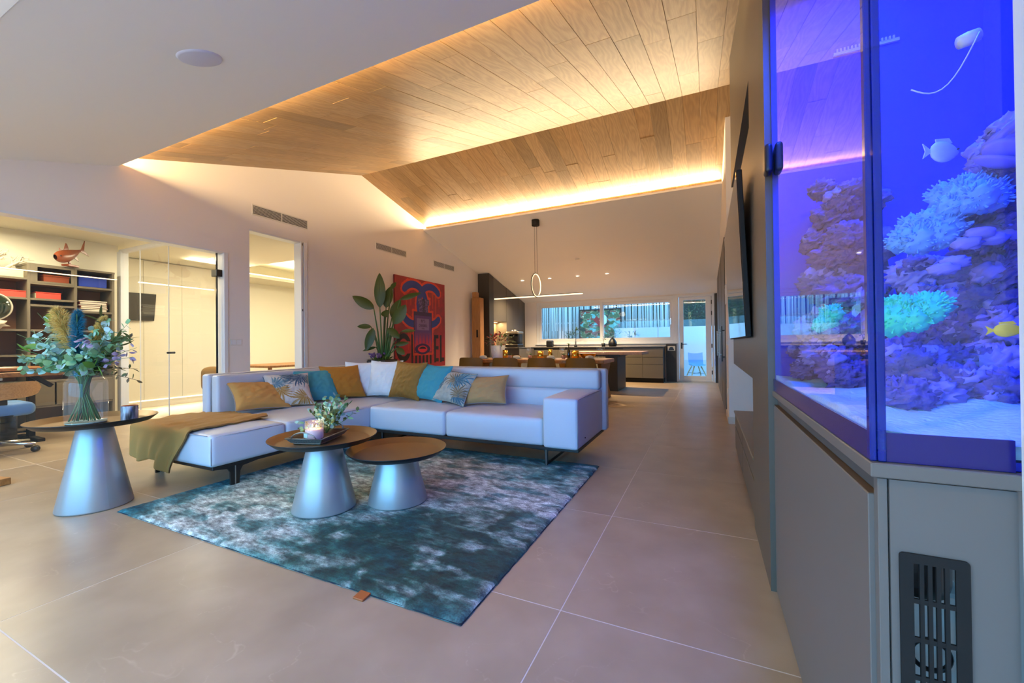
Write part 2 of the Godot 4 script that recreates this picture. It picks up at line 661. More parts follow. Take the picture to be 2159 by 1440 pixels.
	# plants
	for d in [["leaf_dark", Color(0.15, 0.26, 0.035), 0.45], ["leaf_fresh", Color(0.30, 0.50, 0.10), 0.45], ["leaf_olive", Color(0.24, 0.30, 0.13), 0.6], ["eucalyptus", Color(0.55, 0.72, 0.66), 0.55], ["eucalyptus_blue", Color(0.66, 0.79, 0.78), 0.55], ["eucalyptus_green", Color(0.46, 0.65, 0.47), 0.55], ["dried_brown", Color(0.30, 0.25, 0.17), 0.7], ["lilac_petal", Color(0.62, 0.55, 0.66), 0.7], ["stem_green", Color(0.25, 0.42, 0.22), 0.6], ["pampas", Color(0.86, 0.74, 0.42), 0.9], ["pampas_teal", Color(0.05, 0.46, 0.58), 0.9], ["purple_flower", Color(0.48, 0.36, 0.58), 0.7], ["pink_flower", Color(0.62, 0.16, 0.22), 0.7], ["tree_green", Color(0.10, 0.20, 0.07), 0.8]]:
		var m := mk(d[0], d[1], d[2])
		m.backlight_enabled = true
		m.backlight = Color(0.25, 0.3, 0.2)
	mk("soil", Color(0.10, 0.08, 0.06), 0.95)
	mk("planter_grey", Color(0.27, 0.27, 0.27), 0.6)
	var w2 := mk("table_wood", Color.WHITE, 0.45)
	w2.albedo_texture = wood_tex(61, Color(0.42, 0.26, 0.13), Color(0.66, 0.46, 0.27))
	var w3 := mk("old_wood", Color.WHITE, 0.7)
	w3.albedo_texture = wood_tex(71, Color(0.52, 0.34, 0.17), Color(0.74, 0.54, 0.31))
	var w4 := mk("bar_wood", Color.WHITE, 0.5)
	w4.albedo_texture = wood_tex(81, Color(0.60, 0.45, 0.36), Color(0.74, 0.60, 0.49))
	var w6 := mk("golden_slab", Color.WHITE, 0.45)
	w6.albedo_texture = wood_tex(83, Color(0.56, 0.38, 0.20), Color(0.78, 0.58, 0.34))
	var w5 := mk("ply_shell", Color.WHITE, 0.4)
	w5.albedo_texture = wood_tex(91, Color(0.62, 0.44, 0.25), Color(0.78, 0.60, 0.38))
	mk("carved_wood", Color(0.52, 0.23, 0.08), 0.28, 0.0, 0.7)
	mk("shelf_brown", Color(0.50, 0.33, 0.20), 0.6)
	mk("shelf_grey", Color(0.43, 0.39, 0.32), 0.55)
	mk("coral_white", Color(0.72, 0.68, 0.60), 0.8)
	mk("box_red", Color(0.80, 0.27, 0.20), 0.6)
	mk("box_pale", Color(0.82, 0.76, 0.62), 0.7)
	mk("box_blue", Color(0.10, 0.22, 0.62), 0.5)
	mk("box_copper", Color(0.55, 0.25, 0.11), 0.5)
	mk("paper", Color(0.82, 0.78, 0.70), 0.8)
	mk("paper_red", Color(0.45, 0.16, 0.14), 0.7)
	mk("dark_green_glass", Color(0.05, 0.12, 0.05), 0.05, 0.0, 0.7)
	mk("seat_blue", Color(0.30, 0.48, 0.68), 0.6)
	mk("mustard_chair", Color(0.50, 0.35, 0.09), 0.6)
	mk("brass", Color(0.80, 0.58, 0.25), 0.25, 1.0)
	mk("copper", Color(0.80, 0.45, 0.30), 0.3, 0.9)
	mk("gold_cup", Color(0.85, 0.66, 0.28), 0.2, 1.0)
	mk("porcelain", Color(0.85, 0.85, 0.84), 0.2)
	mk("linen", Color(0.70, 0.68, 0.64), 0.9)
	mk("wax", Color(0.80, 0.72, 0.72), 0.5)
	mk("silver_dull", Color(0.55, 0.56, 0.53), 0.3, 0.8)
	mk("mosaic", Color.WHITE, 0.3, 0.3).albedo_texture = ntex(66, 0.12, 2, Color(0.10, 0.15, 0.15), Color(0.65, 0.70, 0.68))
	mk("tray_brown", Color(0.30, 0.17, 0.10), 0.3)
	mk("marbled", Color.WHITE, 0.15).albedo_texture = ntex(67, 0.012, 3, Color(0.03, 0.06, 0.09), Color(0.85, 0.88, 0.92))
	mk("bamboo", Color(0.95, 0.92, 0.90), 0.8)
	var bam := ntex(77, 0.02, 3, Color(0.48, 0.46, 0.44), Color(0.95, 0.92, 0.88))
	M.bamboo.albedo_texture = bam
	mk("garden_wall", Color(0.78, 0.72, 0.71), 0.9)
	mk("earth_bank", Color(0.10, 0.12, 0.07), 0.95)
	mk("terrace", Color(0.38, 0.40, 0.42), 0.6)
	mk("cowhide", Color.WHITE, 0.9).albedo_texture = ntex(68, 0.012, 2, Color(0.16, 0.09, 0.05), Color(0.95, 0.90, 0.80))
	emit("led_strip", WARM2, 6.0)
	emit("led_line", Color(1.0, 0.84, 0.62), 3.6)
	emit("led_white", Color(1.0, 0.92, 0.76), 4.0)
	emit("lamp_lens", Color(1.0, 0.92, 0.80), 10.0)
	emit("flame", Color(1.0, 0.72, 0.35), 12.0)
	emit("lamp_blue", Color(0.25, 0.4, 1.0), 3.0)


func palm_tex(sd: int, base: Color, cols: Array) -> ImageTexture:
	var n := 256
	var im := Image.create(n, n, false, Image.FORMAT_RGB8)
	var g := noise(sd, 0.03, 3)
	for y in n:
		for x in n:
			im.set_pixel(x, y, base * (0.94 + 0.08 * g.get_noise_2d(x, y)))
	var r := RandomNumberGenerator.new()
	r.seed = sd
	for f in 7:
		var root := Vector2(r.randf_range(20, n - 20), r.randf_range(20, n - 20))
		var dir := r.randf() * TAU
		var c: Color = cols[f % cols.size()]
		for k in 13:
			var a := dir + (k - 6) * 0.21
			var start := root + Vector2.from_angle(dir) * (10.0 * absf(k - 6) * -0.5)
			var len := 95.0 - absf(k - 6) * 6.0
			for t in 60:
				var u := t / 59.0
				var p := start + Vector2.from_angle(a + u * 0.35 * signf(k - 6)) * len * u
				var w := 4.6 * sin(PI * u) + 0.6
				for dx in range(-5, 6):
					for dy in range(-5, 6):
						if dx * dx + dy * dy <= w * w:
							var q := p + Vector2(dx, dy)
							if q.x >= 0 and q.y >= 0 and q.x < n and q.y < n:
								im.set_pixel(int(q.x), int(q.y), c.lerp(base, 0.28 * absf(dx) / 5.0 + (0.2 if (k % 2) == 0 else 0.0)))
	return ImageTexture.create_from_image(im)


func rug_tex() -> ImageTexture:
	var w := 820
	var h := 690
	# blobs: u, v (0..1 across and towards the back), radius, weight, colour index
	var dk := Color(0.0, 0.16, 0.13)
	var deep := Color(0.0, 0.28, 0.35)
	var mid := Color(0.25, 0.45, 0.44)
	var pale := Color(0.70, 0.72, 0.70)
	var sandy := Color(0.50, 0.45, 0.38)
	var blobs := [
		[0.86, 0.16, 0.20, dk, 1.5], [0.70, 0.10, 0.14, dk, 1.2], [0.93, 0.34, 0.10, dk, 1.1], [0.62, 0.22, 0.10, dk, 0.8], [0.78, 0.30, 0.12, dk, 0.9],
		[0.97, 0.03, 0.06, pale, 1.3], [0.86, 0.02, 0.05, mid, 1.0], [0.66, 0.02, 0.06, pale, 0.9],
		[0.02, 0.25, 0.07, deep, 1.6], [0.03, 0.55, 0.08, deep, 1.7], [0.06, 0.80, 0.10, deep, 1.6], [0.02, 0.05, 0.06, deep, 1.1], [0.25, 0.93, 0.12, deep, 1.3], [0.5, 0.97, 0.08, deep, 1.2], [0.75, 0.97, 0.08, deep, 1.4], [0.95, 0.95, 0.09, deep, 1.3],
		[0.22, 0.10, 0.14, pale, 1.2], [0.38, 0.12, 0.13, pale, 1.3], [0.16, 0.38, 0.16, pale, 0.9], [0.5, 0.30, 0.12, pale, 0.8], [0.85, 0.55, 0.16, pale, 1.3], [0.95, 0.62, 0.1, pale, 1.0], [0.70, 0.72, 0.14, pale, 0.9], [0.42, 0.60, 0.14, pale, 0.9],
		[0.62, 0.52, 0.14, sandy, 1.2], [0.55, 0.78, 0.12, sandy, 1.0], [0.34, 0.40, 0.10, mid, 1.0], [0.30, 0.68, 0.14, mid, 1.0], [0.12, 0.16, 0.07, mid, 0.9], [0.82, 0.80, 0.10, mid, 0.9], [0.52, 0.16, 0.09, mid, 1.0]]
	var a := noise(101, 0.007, 5)
	var b := noise(102, 0.008, 5)
	var c := noise(103, 0.011, 6)
	var patch := noise(106, 0.03, 3)
	var fine := noise(104, 0.35, 2)
	var hair := noise(105, 0.10, 3)
	# coarse field first, then warped lookups
	var cw := 96
	var ch := 80
	var field := []
	for y in ch:
		for x in cw:
			var p := Vector2((x + 0.5) / cw, (y + 0.5) / ch)
			var sum := mid * 0.25
			var wt := 0.25
			for bl in blobs:
				var d: float = Vector2((p.x - bl[0]) * 1.19, p.y - bl[1]).length() / bl[2]
				var k: float = bl[4] * exp(-d * d * 1.1)
				sum += bl[3] * k
				wt += k
			field.append(Color(sum.r / wt, sum.g / wt, sum.b / wt))
	return image_tex(w, h, func(x, y):
		var wx: float = x + a.get_noise_2d(x, y) * 130.0
		var wy: float = y + b.get_noise_2d(x, y) * 110.0
		var fx := clampi(int(wx / w * cw), 0, cw - 1)
		var fy := clampi(int(wy / h * ch), 0, ch - 1)
		var col: Color = field[fy * cw + fx]
		var t: float = c.get_noise_2d(x * 0.7 + wy * 0.4, y * 1.5) * 1.3
		if t > 0.04:
			col = col.lerp(pale, minf((t - 0.04) * 1.25, 0.65))
		elif t < -0.08:
			col = col.lerp(dk.lerp(deep, 0.5), minf((-t - 0.08) * 1.25, 0.6))
		var f: float = 1.0 + 0.34 * fine.get_noise_2d(x, y) + 0.34 * hair.get_noise_2d(x * 0.5 + y * 0.3, y * 1.5) + 0.45 * patch.get_noise_2d(x * 0.8 + y * 0.3, y * 1.3)
		return Color(col.r * f, col.g * f, col.b * f))


# ---------------------------------------------------------------- the shell
func roof_front(z: float) -> float: return 3.248 + 0.309 * (-2.4 - z)
func roof_rear(z: float) -> float: return 4.28 - 0.2425 * (-5.736 - z)
func ceil_front(z: float) -> float: return 3.094 + 0.309 * (-2.225 - z)
func ceil_kitchen(z: float) -> float: return 3.709 - 0.254 * (-7.59 - z)


func build_shell() -> void:
	# floor: a grout bed with large stone tiles laid on it
	var st := S()
	bx(st, -9.9, 1.3, -0.2, -0.0006, 1.7, -12.7)
	var fl := struct("floor", st, M.grout, "beige stone tile floor with pale joints")
	var zs := [1.7]
	var z := 1.435
	while z > -12.6:
		zs.append(z)
		z -= 1.02
	zs.append(-12.7)
	var xs := [1.3, -0.56, -2.60, -4.64, -5.84]
	var g := 0.0022
	for i in zs.size() - 1:
		for j in xs.size() - 1:
			st = S()
			UVS = Vector2(0.48, 0.48) * Vector2([-1, 1][rng.randi() % 2], [-1, 1][rng.randi() % 2])
			UVO = Vector2(0.5 - UVS.x * (xs[j] + xs[j + 1]) / 2, 0.25 + 0.5 * rng.randf() - UVS.y * (zs[i] + zs[i + 1]) / 2)
			bx(st, xs[j + 1] + g, xs[j] - g, -0.012, 0.0, zs[i + 1] + g, zs[i] - g, 0.0005)
			obj("tile", st, M.floor_tile, fl)
	var xo := [-5.845, -6.90, -7.92, -8.94, -9.9]
	for i in zs.size() - 1:
		for j in xo.size() - 1:
			st = S()
			UVS = Vector2(0.48, 0.48)
			UVO = Vector2(rng.randf(), 0.25 + 0.5 * rng.randf()) - UVS * Vector2(xo[j], zs[i])
			bx(st, xo[j + 1] + g, xo[j] - g, -0.012, 0.0, zs[i + 1] + g, zs[i] - g, 0.0005)
			obj("tile", st, M.floor_tile, fl)
	UVS = Vector2.ONE
	UVO = Vector2.ZERO
	# left wall with the office opening and the pocket door opening
	st = S()
	var x0 := LX - 0.14
	bx(st, x0, LX, 0, 4.5, 1.5, -0.45)
	bx(st, x0, LX, 2.365, 4.5, -0.45, -3.345)
	bx(st, x0, LX, 0, 4.5, -3.345, -3.645)
	bx(st, x0, LX, 2.745, 4.5, -3.645, -4.55)
	bx(st, x0, LX, 0, 4.5, -4.55, -12.64)
	struct("wall_left", st, M.white_paint, "white plaster wall on the left with office opening and doorway")
	# kitchen window wall
	st = S()
	bx(st, -5.92, -5.02, 0, 4.5, FZ, FZ - 0.14)
	bx(st, -5.02, 0.20, 2.44, 4.5, FZ, FZ - 0.14)
	bx(st, -5.02, -0.77, 0, 1.09, FZ, FZ - 0.14)
	bx(st, 0.20, 1.3, 0, 4.5, FZ, FZ - 0.14)
	struct("wall_back", st, M.white_paint, "white wall at the kitchen end with the long window")
	# right side: recess behind the media wall, pier and corridor wall
	st = S()
	bx(st, 1.00, 1.15, 0, 4.5, -0.9, -6.28)
	bx(st, 0.262, 1.05, 0, 4.5, -6.28, -6.95)
	bx(st, 0.275, 1.05, 0, 4.5, -6.95, -12.5)
	bx(st, 0.262, 0.30, 2.72, 4.5, -6.95, -12.5)
	struct("wall_right", st, M.white_paint, "white wall pier and corridor wall on the right")
	st = S()
	bx(st, 0.250, 0.262, 0, 0.09, -6.27, -7.0)
	bx(st, 0.250, 0.99, 0, 0.09, -6.268, -6.28)
	struct("baseboard_right", st, M.grout, "low stone skirting at the foot of the white pier")
	# wall beside the tank, running back past the viewer
	st = S()
	bx(st, 0.4435, 0.60, 0, 4.5, 1.5, -0.925)
	struct("wall_near", st, M.white_paint, "white wall edge closing the right side of the aquarium")
	# window wall behind the viewer
	st = S()
	bx(st, -5.92, 1.3, 2.55, 4.5, 1.5, 1.64)
	bx(st, -5.92, -5.45, 0, 2.55, 1.5, 1.64)
	bx(st, 0.05, 1.3, 0, 2.55, 1.5, 1.64)
	struct("wall_front", st, M.white_paint, "white wall around the garden window behind the viewer")
	# roof over everything
	st = S()
	bx(st, -10.1, 1.3, 4.5, 4.62, 1.64, -12.64)
	struct("roof", st, M.grout, "flat roof slab over the house")


func build_ceilings() -> void:
	var st := S()
	slab(st, LX, 0.95, -0.70, ceil_front(-0.70), -2.225, ceil_front(-2.225), 0.035)
	bx(st, LX, 0.95, 2.62, 2.95, -0.62, -0.70)
	bx(st, LX, 0.95, 2.90, 3.0, 1.5, -0.62)
	var c := struct("ceiling", st, M.ceiling_paint, "white sloping ceiling over the front of the living room")
	st = S()
	slab(st, LX, 0.95, -7.59, ceil_kitchen(-7.59), -12.5, ceil_kitchen(-12.5), 0.035)
	obj("kitchen_slope", st, M.ceiling_paint, c)
	# upstand that closes the rear light cove, and the closing board of the front one
	st = S()
	bx(st, LX, 0.9, 3.73, 3.90, -7.83, -7.85)
	bx(st, LX, 0.9, 3.05, 3.35, -2.02, -2.0)
	obj("cove_board", st, M.ceiling_paint, c)
	st = S()
	bx(st, LX + 0.02, 0.2, 3.115, 3.122, -2.14, -2.155)
	bx(st, LX + 0.02, 0.2, 3.737, 3.744, -7.66, -7.675)
	obj("led_strip", st, M.led_strip, c)
	# backing of the oak lining
	st = S()
	slab(st, LX, 0.95, -2.02, roof_front(-2.02) + 0.012, -5.736, roof_front(-5.736) + 0.012, 0.04)
	slab(st, LX, 0.95, -5.736, roof_rear(-5.736) + 0.012, -7.86, roof_rear(-7.86) + 0.012, 0.04)
	var lin := struct("ceiling_oak", st, M.oak_4, "oak boarded ridge ceiling")
	# oak planks, running up the slopes
	var w := 0.205
	var x := LX
	while x < 0.9:
		for side in 2:
			var z0 := -2.05 if side == 0 else -5.736
			var z1 := -5.736 if side == 0 else -7.83
			var z := z0
			var first := true
			while z > z1 + 0.01:
				var l := rng.randf_range(1.3, 2.1)
				if first:
					l *= rng.randf_range(0.3, 1.0)
					first = false
				var e := maxf(z - l, z1)
				if e - z1 < 0.35:
					e = z1
				var ya := roof_front(z) if side == 0 else roof_rear(z)
				var yb := roof_front(e) if side == 0 else roof_rear(e)
				var d := Vector3(0, yb - ya, e - z)
				var f := d.normalized()
				var up := Vector3.RIGHT.cross(f).normalized()
				if up.y < 0: up = -up
				var bas := Basis(Vector3.RIGHT, up, Vector3.RIGHT.cross(up))
				st = S()
				UVS = Vector2(1.0, 0.5)
				UVO = Vector2(rng.randf(), rng.randf())
				box(st, Vector3.ZERO, Vector3(w - 0.0022, 0.012, d.length() - 0.0022), 0.0015)
				UVS = Vector2.ONE
				UVO = Vector2.ZERO
				var dip := rng.randf_range(-0.0012, 0.0012)
				var p := obj("plank", st, M["oak_%d" % [0, 0, 2, 3, 3, 1, 2, 4][rng.randi() % 8]], lin)
				p.transform = Transform3D(bas, Vector3(x + w / 2, (ya + yb) / 2 + 0.006 + dip, (z + e) / 2))
				z = e
		x += w
	# round speaker in the white slope
	st = S(true)
	var n := Vector3(0, 1, 0.309).normalized()
	var bas2 := Basis(Vector3.RIGHT, n, Vector3.RIGHT.cross(n))
	lathe(st, [Vector2(0.0, -0.010), Vector2(0.105, -0.010), Vector2(0.112, -0.008), Vector2(0.118, 0.0), Vector2(0.118, 0.004)], 48)
	var o := obj("ceiling_speaker", st, mk("speaker_mesh", Color(0.80, 0.80, 0.85), 0.8))
	o.transform = Transform3D(bas2, Vector3(-2.745, ceil_front(-1.44), -1.44))
	meta(o, "round white speaker grille set into the sloping ceiling", "speaker")


func frame_rect(st: SurfaceTool, x0: float, x1: float, y0: float, y1: float, z: float, w: float, d: float) -> void:
	bx(st, x0, x0 + w, y0, y1, z - d / 2, z + d / 2, 0.004)
	bx(st, x1 - w, x1, y0, y1, z - d / 2, z + d / 2, 0.004)
	bx(st, x0 + w, x1 - w, y1 - w, y1, z - d / 2, z + d / 2, 0.004)
	bx(st, x0 + w, x1 - w, y0, y0 + w, z - d / 2, z + d / 2, 0.004)


func build_glazing() -> void:
	# kitchen window, two sashes
	var st := S()
	frame_rect(st, -5.02, -0.77, 1.09, 2.44, FZ - 0.07, 0.09, 0.10)
	bx(st, -5.05, -0.75, 1.075, 1.10, FZ - 0.04, FZ + 0.05, 0.004)
	var w := struct("window_1", st, M.white_lacquer, "long white framed kitchen window with two sashes")
	for sash in [[-4.93, -2.86], [-2.92, -0.86]]:
		st = S()
		frame_rect(st, sash[0], sash[1], 1.18, 2.35, FZ - 0.07 + (0.02 if sash[0] < -4 else -0.02), 0.085, 0.05)
		var f := obj("sash", st, M.white_lacquer, w)
		st = S()
		var zz: float = FZ - 0.07 + (0.02 if sash[0] < -4 else -0.02)
		quad(st, Vector3(sash[0] + 0.08, 1.26, zz), Vector3(sash[0] + 0.08, 2.27, zz), Vector3(sash[1] - 0.08, 2.27, zz), Vector3(sash[1] - 0.08, 1.26, zz))
		obj("pane", st, M.thin_glass, f)
	st = S()
	bx(st, -0.93, -0.905, 1.62, 1.80, FZ - 0.05, FZ - 0.02, 0.004)
	obj("pull_handle", st, M.aluminium, w)
	# garden door
	st = S()
	frame_rect(st, -0.77, 0.19, 0.0, 2.44, FZ - 0.07, 0.06, 0.10)
	var d := struct("door_1", st, M.white_lacquer, "white framed glazed garden door beside the kitchen window")
	st = S()
	bx(st, -0.70, -0.585, 0.03, 2.37, FZ - 0.09, FZ - 0.03, 0.004)
	bx(st, -0.02, 0.12, 0.03, 2.37, FZ - 0.09, FZ - 0.03, 0.004)
	bx(st, -0.585, -0.02, 2.29, 2.37, FZ - 0.09, FZ - 0.03, 0.004)
	bx(st, -0.585, -0.02, 0.03, 0.17, FZ - 0.09, FZ - 0.03, 0.004)
	var leafp := obj("door_leaf", st, M.white_lacquer, d)
	st = S()
	quad(st, Vector3(-0.585, 0.17, FZ - 0.06), Vector3(-0.585, 2.29, FZ - 0.06), Vector3(-0.02, 2.29, FZ - 0.06), Vector3(-0.02, 0.17, FZ - 0.06))
	obj("pane", st, M.thin_glass, leafp)
	st = S()
	bx(st, -0.66, -0.62, 0.93, 1.10, FZ - 0.03, FZ - 0.02, 0.003)
	bx(st, -0.65, -0.50, 1.045, 1.065, FZ + 0.02, FZ + 0.035, 0.004)
	bx(st, -0.65, -0.63, 1.045, 1.065, FZ - 0.02, FZ + 0.03, 0.004)
	obj("door_handle", st, M.black_plastic, leafp)
	for y in [0.22, 0.95, 1.85, 2.15]:
		st = S()
		bx(st, 0.115, 0.14, y, y + 0.11, FZ - 0.03, FZ - 0.015, 0.003)
		obj("hinge", st, M.black_plastic, d)
	# window behind the viewer: four tall panes
	st = S()
	frame_rect(st, -5.45, 0.05, 0.0, 2.55, 1.57, 0.07, 0.10)
	for x in [-4.08, -2.70, -1.33]:
		bx(st, x - 0.04, x + 0.04, 0.07, 2.48, 1.53, 1.61, 0.004)
	var b := struct("window_2", st, M.white_lacquer, "tall sliding garden windows behind the viewer")
	for k in 4:
		var xa: float = [-5.38, -4.04, -2.66, -1.29][k]
		var xb: float = [-4.12, -2.74, -1.37, -0.02][k]
		st = S()
		quad(st, Vector3(xa, 0.07, 1.57), Vector3(xa, 2.48, 1.57), Vector3(xb, 2.48, 1.57), Vector3(xb, 0.07, 1.57))
		obj("pane", st, M.thin_glass, b)
	# white jambs of the two openings in the left wall
	st = S()
	bx(st, LX - 0.15, LX + 0.012, 0, 2.365, -3.30, -3.352, 0.004)
	bx(st, LX - 0.15, LX + 0.004, 2.35, 2.372, -0.45, -3.30)
	struct("trim_1", st, M.white_lacquer, "white jamb at the end of the office glazing")
	st = S()
	bx(st, LX - 0.15, LX + 0.014, 0, 2.76, -4.445, -4.475, 0.004)
	bx(st, LX - 0.15, LX + 0.014, 0, 2.76, -4.50, -4.56, 0.004)
	bx(st, LX - 0.15, LX + 0.006, 2.735, 2.76, -3.64, -4.445, 0.004)
	bx(st, LX - 0.15, LX - 0.005, 0, 2.74, -4.475, -4.50)
	var t2 := struct("trim_2", st, M.white_lacquer, "white frame of the pocket door opening")
	for y in [2.70, 1.66]:
		st = S()
		bx(st, LX + 0.002, LX + 0.018, y, y + 0.035, -4.462, -4.477, 0.002)
		obj("latch_plate", st, M.black_plastic, t2)
	# office glass along the living room
	st = S()
	quad(st, Vector3(LX - 0.07, 0.0, -0.45), Vector3(LX - 0.07, 2.352, -0.45), Vector3(LX - 0.07, 2.352, -3.25), Vector3(LX - 0.07, 0.0, -3.25))
	struct("window_3", st, M.office_glass, "frameless fixed glass wall between living room and office")
	# glass partition across the office, with a door leaf hinged at the jamb
	st = S()
	bx(st, -8.38, -8.26, 0, 2.62, -3.20, -3.30, 0.004)
	bx(st, -8.38, -5.93, 2.60, 2.66, -3.22, -3.28, 0.004)
	var pt := struct("window_4", st, M.white_lacquer, "white framed glass partition at the end of the office")
	for q in [[-8.26, -7.79], [-7.785, -7.0]]:
		st = S()
		quad(st, Vector3(q[0], 0.01, -3.25), Vector3(q[0], 2.60, -3.25), Vector3(q[1], 2.60, -3.25), Vector3(q[1], 0.01, -3.25))
		obj("pane", st, M.office_glass, pt)
		st = S()
		bx(st, q[1] - 0.004, q[1] + 0.004, 0.01, 2.60, -3.256, -3.244)
		obj("glass_edge", st, M.white_lacquer, pt)
	st = S()
	quad(st, Vector3(-6.985, 0.01, -3.25), Vector3(-6.985, 2.33, -3.25), Vector3(-5.90, 2.33, -3.25), Vector3(-5.90, 0.01, -3.25))
	var gd := obj("door_leaf", st, M.office_glass, pt)
	st = S()
	bx(st, -6.96, -6.93, 1.02, 1.05, -3.20, -3.30, 0.006)
	obj("knob", st, M.black_plastic, gd)
	st = S()
	bx(st, LX - 0.14, LX - 0.02, 2.04, 2.13, -3.225, -3.30, 0.005)
	obj("hinge", st, M.black_plastic, gd)
	st = S()
	bx(st, LX - 0.075, LX - 0.06, 0.0, 2.36, -3.245, -3.262)
	obj("glass_edge", st, mk("glass_edge_dark", Color(0.10, 0.16, 0.20), 0.1), pt)


# ---------------------------------------------------------------- media wall, console, television
func build_right_side() -> void:
	var st := S()
	var x1 := RX + 0.10
	prism(st, [Vector2(-2.135, 0), Vector2(-2.135, 4.3), Vector2(-2.815, 4.3), Vector2(-2.815, 0)], RX, x1)
	var w := struct("wall_media", st, M.media_panel, "taupe grey media wall with a notch over the console and a long niche")
	st = S()
	prism(st, [Vector2(-2.815, 0.885), Vector2(-2.815, 2.375), Vector2(-4.69, 2.375), Vector2(-4.69, 0.885)], RX, x1)
	obj("panel", st, M.media_panel, w)
	st = S()
	prism(st, [Vector2(-2.815, 2.655), Vector2(-2.815, 4.3), Vector2(-4.69, 4.3), Vector2(-4.69, 2.655)], RX, x1)
	obj("panel", st, M.media_panel, w)
	st = S()
	bx(st, x1 + 0.03, x1 + 0.05, 2.35, 2.70, -2.815, -4.3)
	obj("niche_back", st, mk("niche_olive", Color(0.16, 0.14, 0.08), 0.6), w)
	# filler above the aquarium
	st = S()
	bx(st, RX + 0.01, 0.46, 2.70, 4.3, -0.935, -2.135)
	obj("panel", st, M.media_panel, w)
	# console
	var c := thing("media_console", "low taupe console with a drawer line, floating out under the media wall", "console", Vector3(0.5, 0, -3.8))
	st = S()
	box(st, Vector3(0.015, 0.235, 0), Vector3(0.48, 0.31, 1.86), 0.003)
	obj("body", st, M.media_panel, c)
	st = S()
	box(st, Vector3(0.0, 0.398, 0), Vector3(0.52, 0.018, 1.90), 0.003)
	obj("top", st, mk("console_top", Color(0.42, 0.36, 0.27), 0.35), c)
	for z in [0.47, -0.47]:
		st = S()
		box(st, Vector3(-0.24, 0.325, z), Vector3(0.022, 0.115, 0.93), 0.003)
		box(st, Vector3(-0.24, 0.142, z), Vector3(0.022, 0.215, 0.93), 0.003)
		obj("drawer", st, M.media_panel, c)
		st = S()
		box(st, Vector3(-0.232, 0.258, z), Vector3(0.012, 0.02, 0.90))
		obj("finger_groove", st, M.dark_gap, c)
	st = S()
	box(st, Vector3(0.03, 0.018, 0), Vector3(0.40, 0.034, 1.80))
	obj("plinth", st, M.dark_gap, c)
	# speaker on the console
	var s := thing("table_speaker", "small round black speaker on a pale wooden disc, on the console", "speaker", Vector3(0.345, 0.408, -3.0))
	st = S(true)
	lathe(st, [Vector2(0, 0), Vector2(0.075, 0), Vector2(0.08, 0.006), Vector2(0.08, 0.018), Vector2(0.075, 0.024), Vector2(0, 0.024)], 28)
	obj("base", st, M.ply_shell, s)
	st = S(true)
	blob(st, Vector3(0, 0.095, 0), Vector3(0.072, 0.076, 0.072), noise(1, 1.0, 1), 0.0, 28, 16)
	obj("body", st, M.black_plastic, s)
	# television, tipped forward
	var t := thing("television", "large glossy black television tilted forward on the media wall", "television", Vector3(RX - 0.002, 1.62, -3.645))
	st = S()
	box(st, Vector3(-0.018, 0, 0), Vector3(0.028, 0.985, 1.80), 0.004)
	obj("housing", st, M.black_matte, t)
	st = S()
	box(st, Vector3(-0.0335, 0, 0), Vector3(0.003, 0.97, 1.785), 0.001)
	obj("screen", st, M.black_gloss, t)
	st = S()
	box(st, Vector3(0.0, 0.10, 0), Vector3(0.012, 0.5, 0.6))
	obj("wall_bracket", st, M.black_matte, t)
	t.rotation.z = deg_to_rad(2.2)
	t.position.x = RX - 0.022
	# flush corridor doors with ironmongery
	for k in 3:
		var z0: float = [-7.05, -8.6, -10.2][k]
		var d := Node3D.new()
		d.name = "door_%d" % (k + 2)
		add_child(d)
		meta(d, ["first", "second", "third"][k] + " full height grey flush door from the white pier along the corridor", "", "", "structure")
		st = S()
		bx(st, 0.252, 0.274, 0.005, 2.70, z0, z0 - 1.45, 0.003)
		obj("door_leaf", st, M.anthracite, d)
		st = S()
		bx(st, 0.205, 0.222, 0.80, 1.35, z0 - 0.12, z0 - 0.145, 0.004)
		bx(st, 0.215, 0.252, 0.86, 0.88, z0 - 0.125, z0 - 0.14, 0.003)
		bx(st, 0.215, 0.252, 1.27, 1.29, z0 - 0.125, z0 - 0.14, 0.003)
		obj("pull_handle", st, M.steel if k else M.black_plastic, d)
	# dark cladding beside the garden door
	st = S()
	bx(st, 0.205, 0.27, 0, 2.43, FZ + 0.03, FZ + 0.002)
	struct("trim_3", st, M.anthracite_dark, "dark strip of panelling beside the garden door")
	var sw := thing("wall_thermostat", "white wall thermostat on the pier beside the media wall", "thermostat", Vector3(0.262, 1.78, -6.62))
	st = S()
	box(st, Vector3(-0.008, 0, 0), Vector3(0.016, 0.28, 0.16), 0.004)
	obj("body", st, M.white_plastic, sw)
	st = S()
	box(st, Vector3(-0.017, 0.05, 0), Vector3(0.002, 0.08, 0.10), 0.0005)
	obj("display", st, M.white_lacquer, sw)
	for k in 2:
		var o := thing("wall_switch", ["small white switch low on the pier", "lower white socket plate at the foot of the pier"][k], "switch", Vector3(0.262, [1.10, 0.42][k], -6.45))
		st = S()
		box(st, Vector3(-0.005, 0, 0), Vector3(0.010, 0.085, 0.085), 0.003)
		obj("plate", st, M.white_plastic, o)
		st = S()
		box(st, Vector3(-0.0115, 0, 0), Vector3(0.003, 0.05, 0.05), 0.001)
		obj("rocker", st, M.white_lacquer, o)


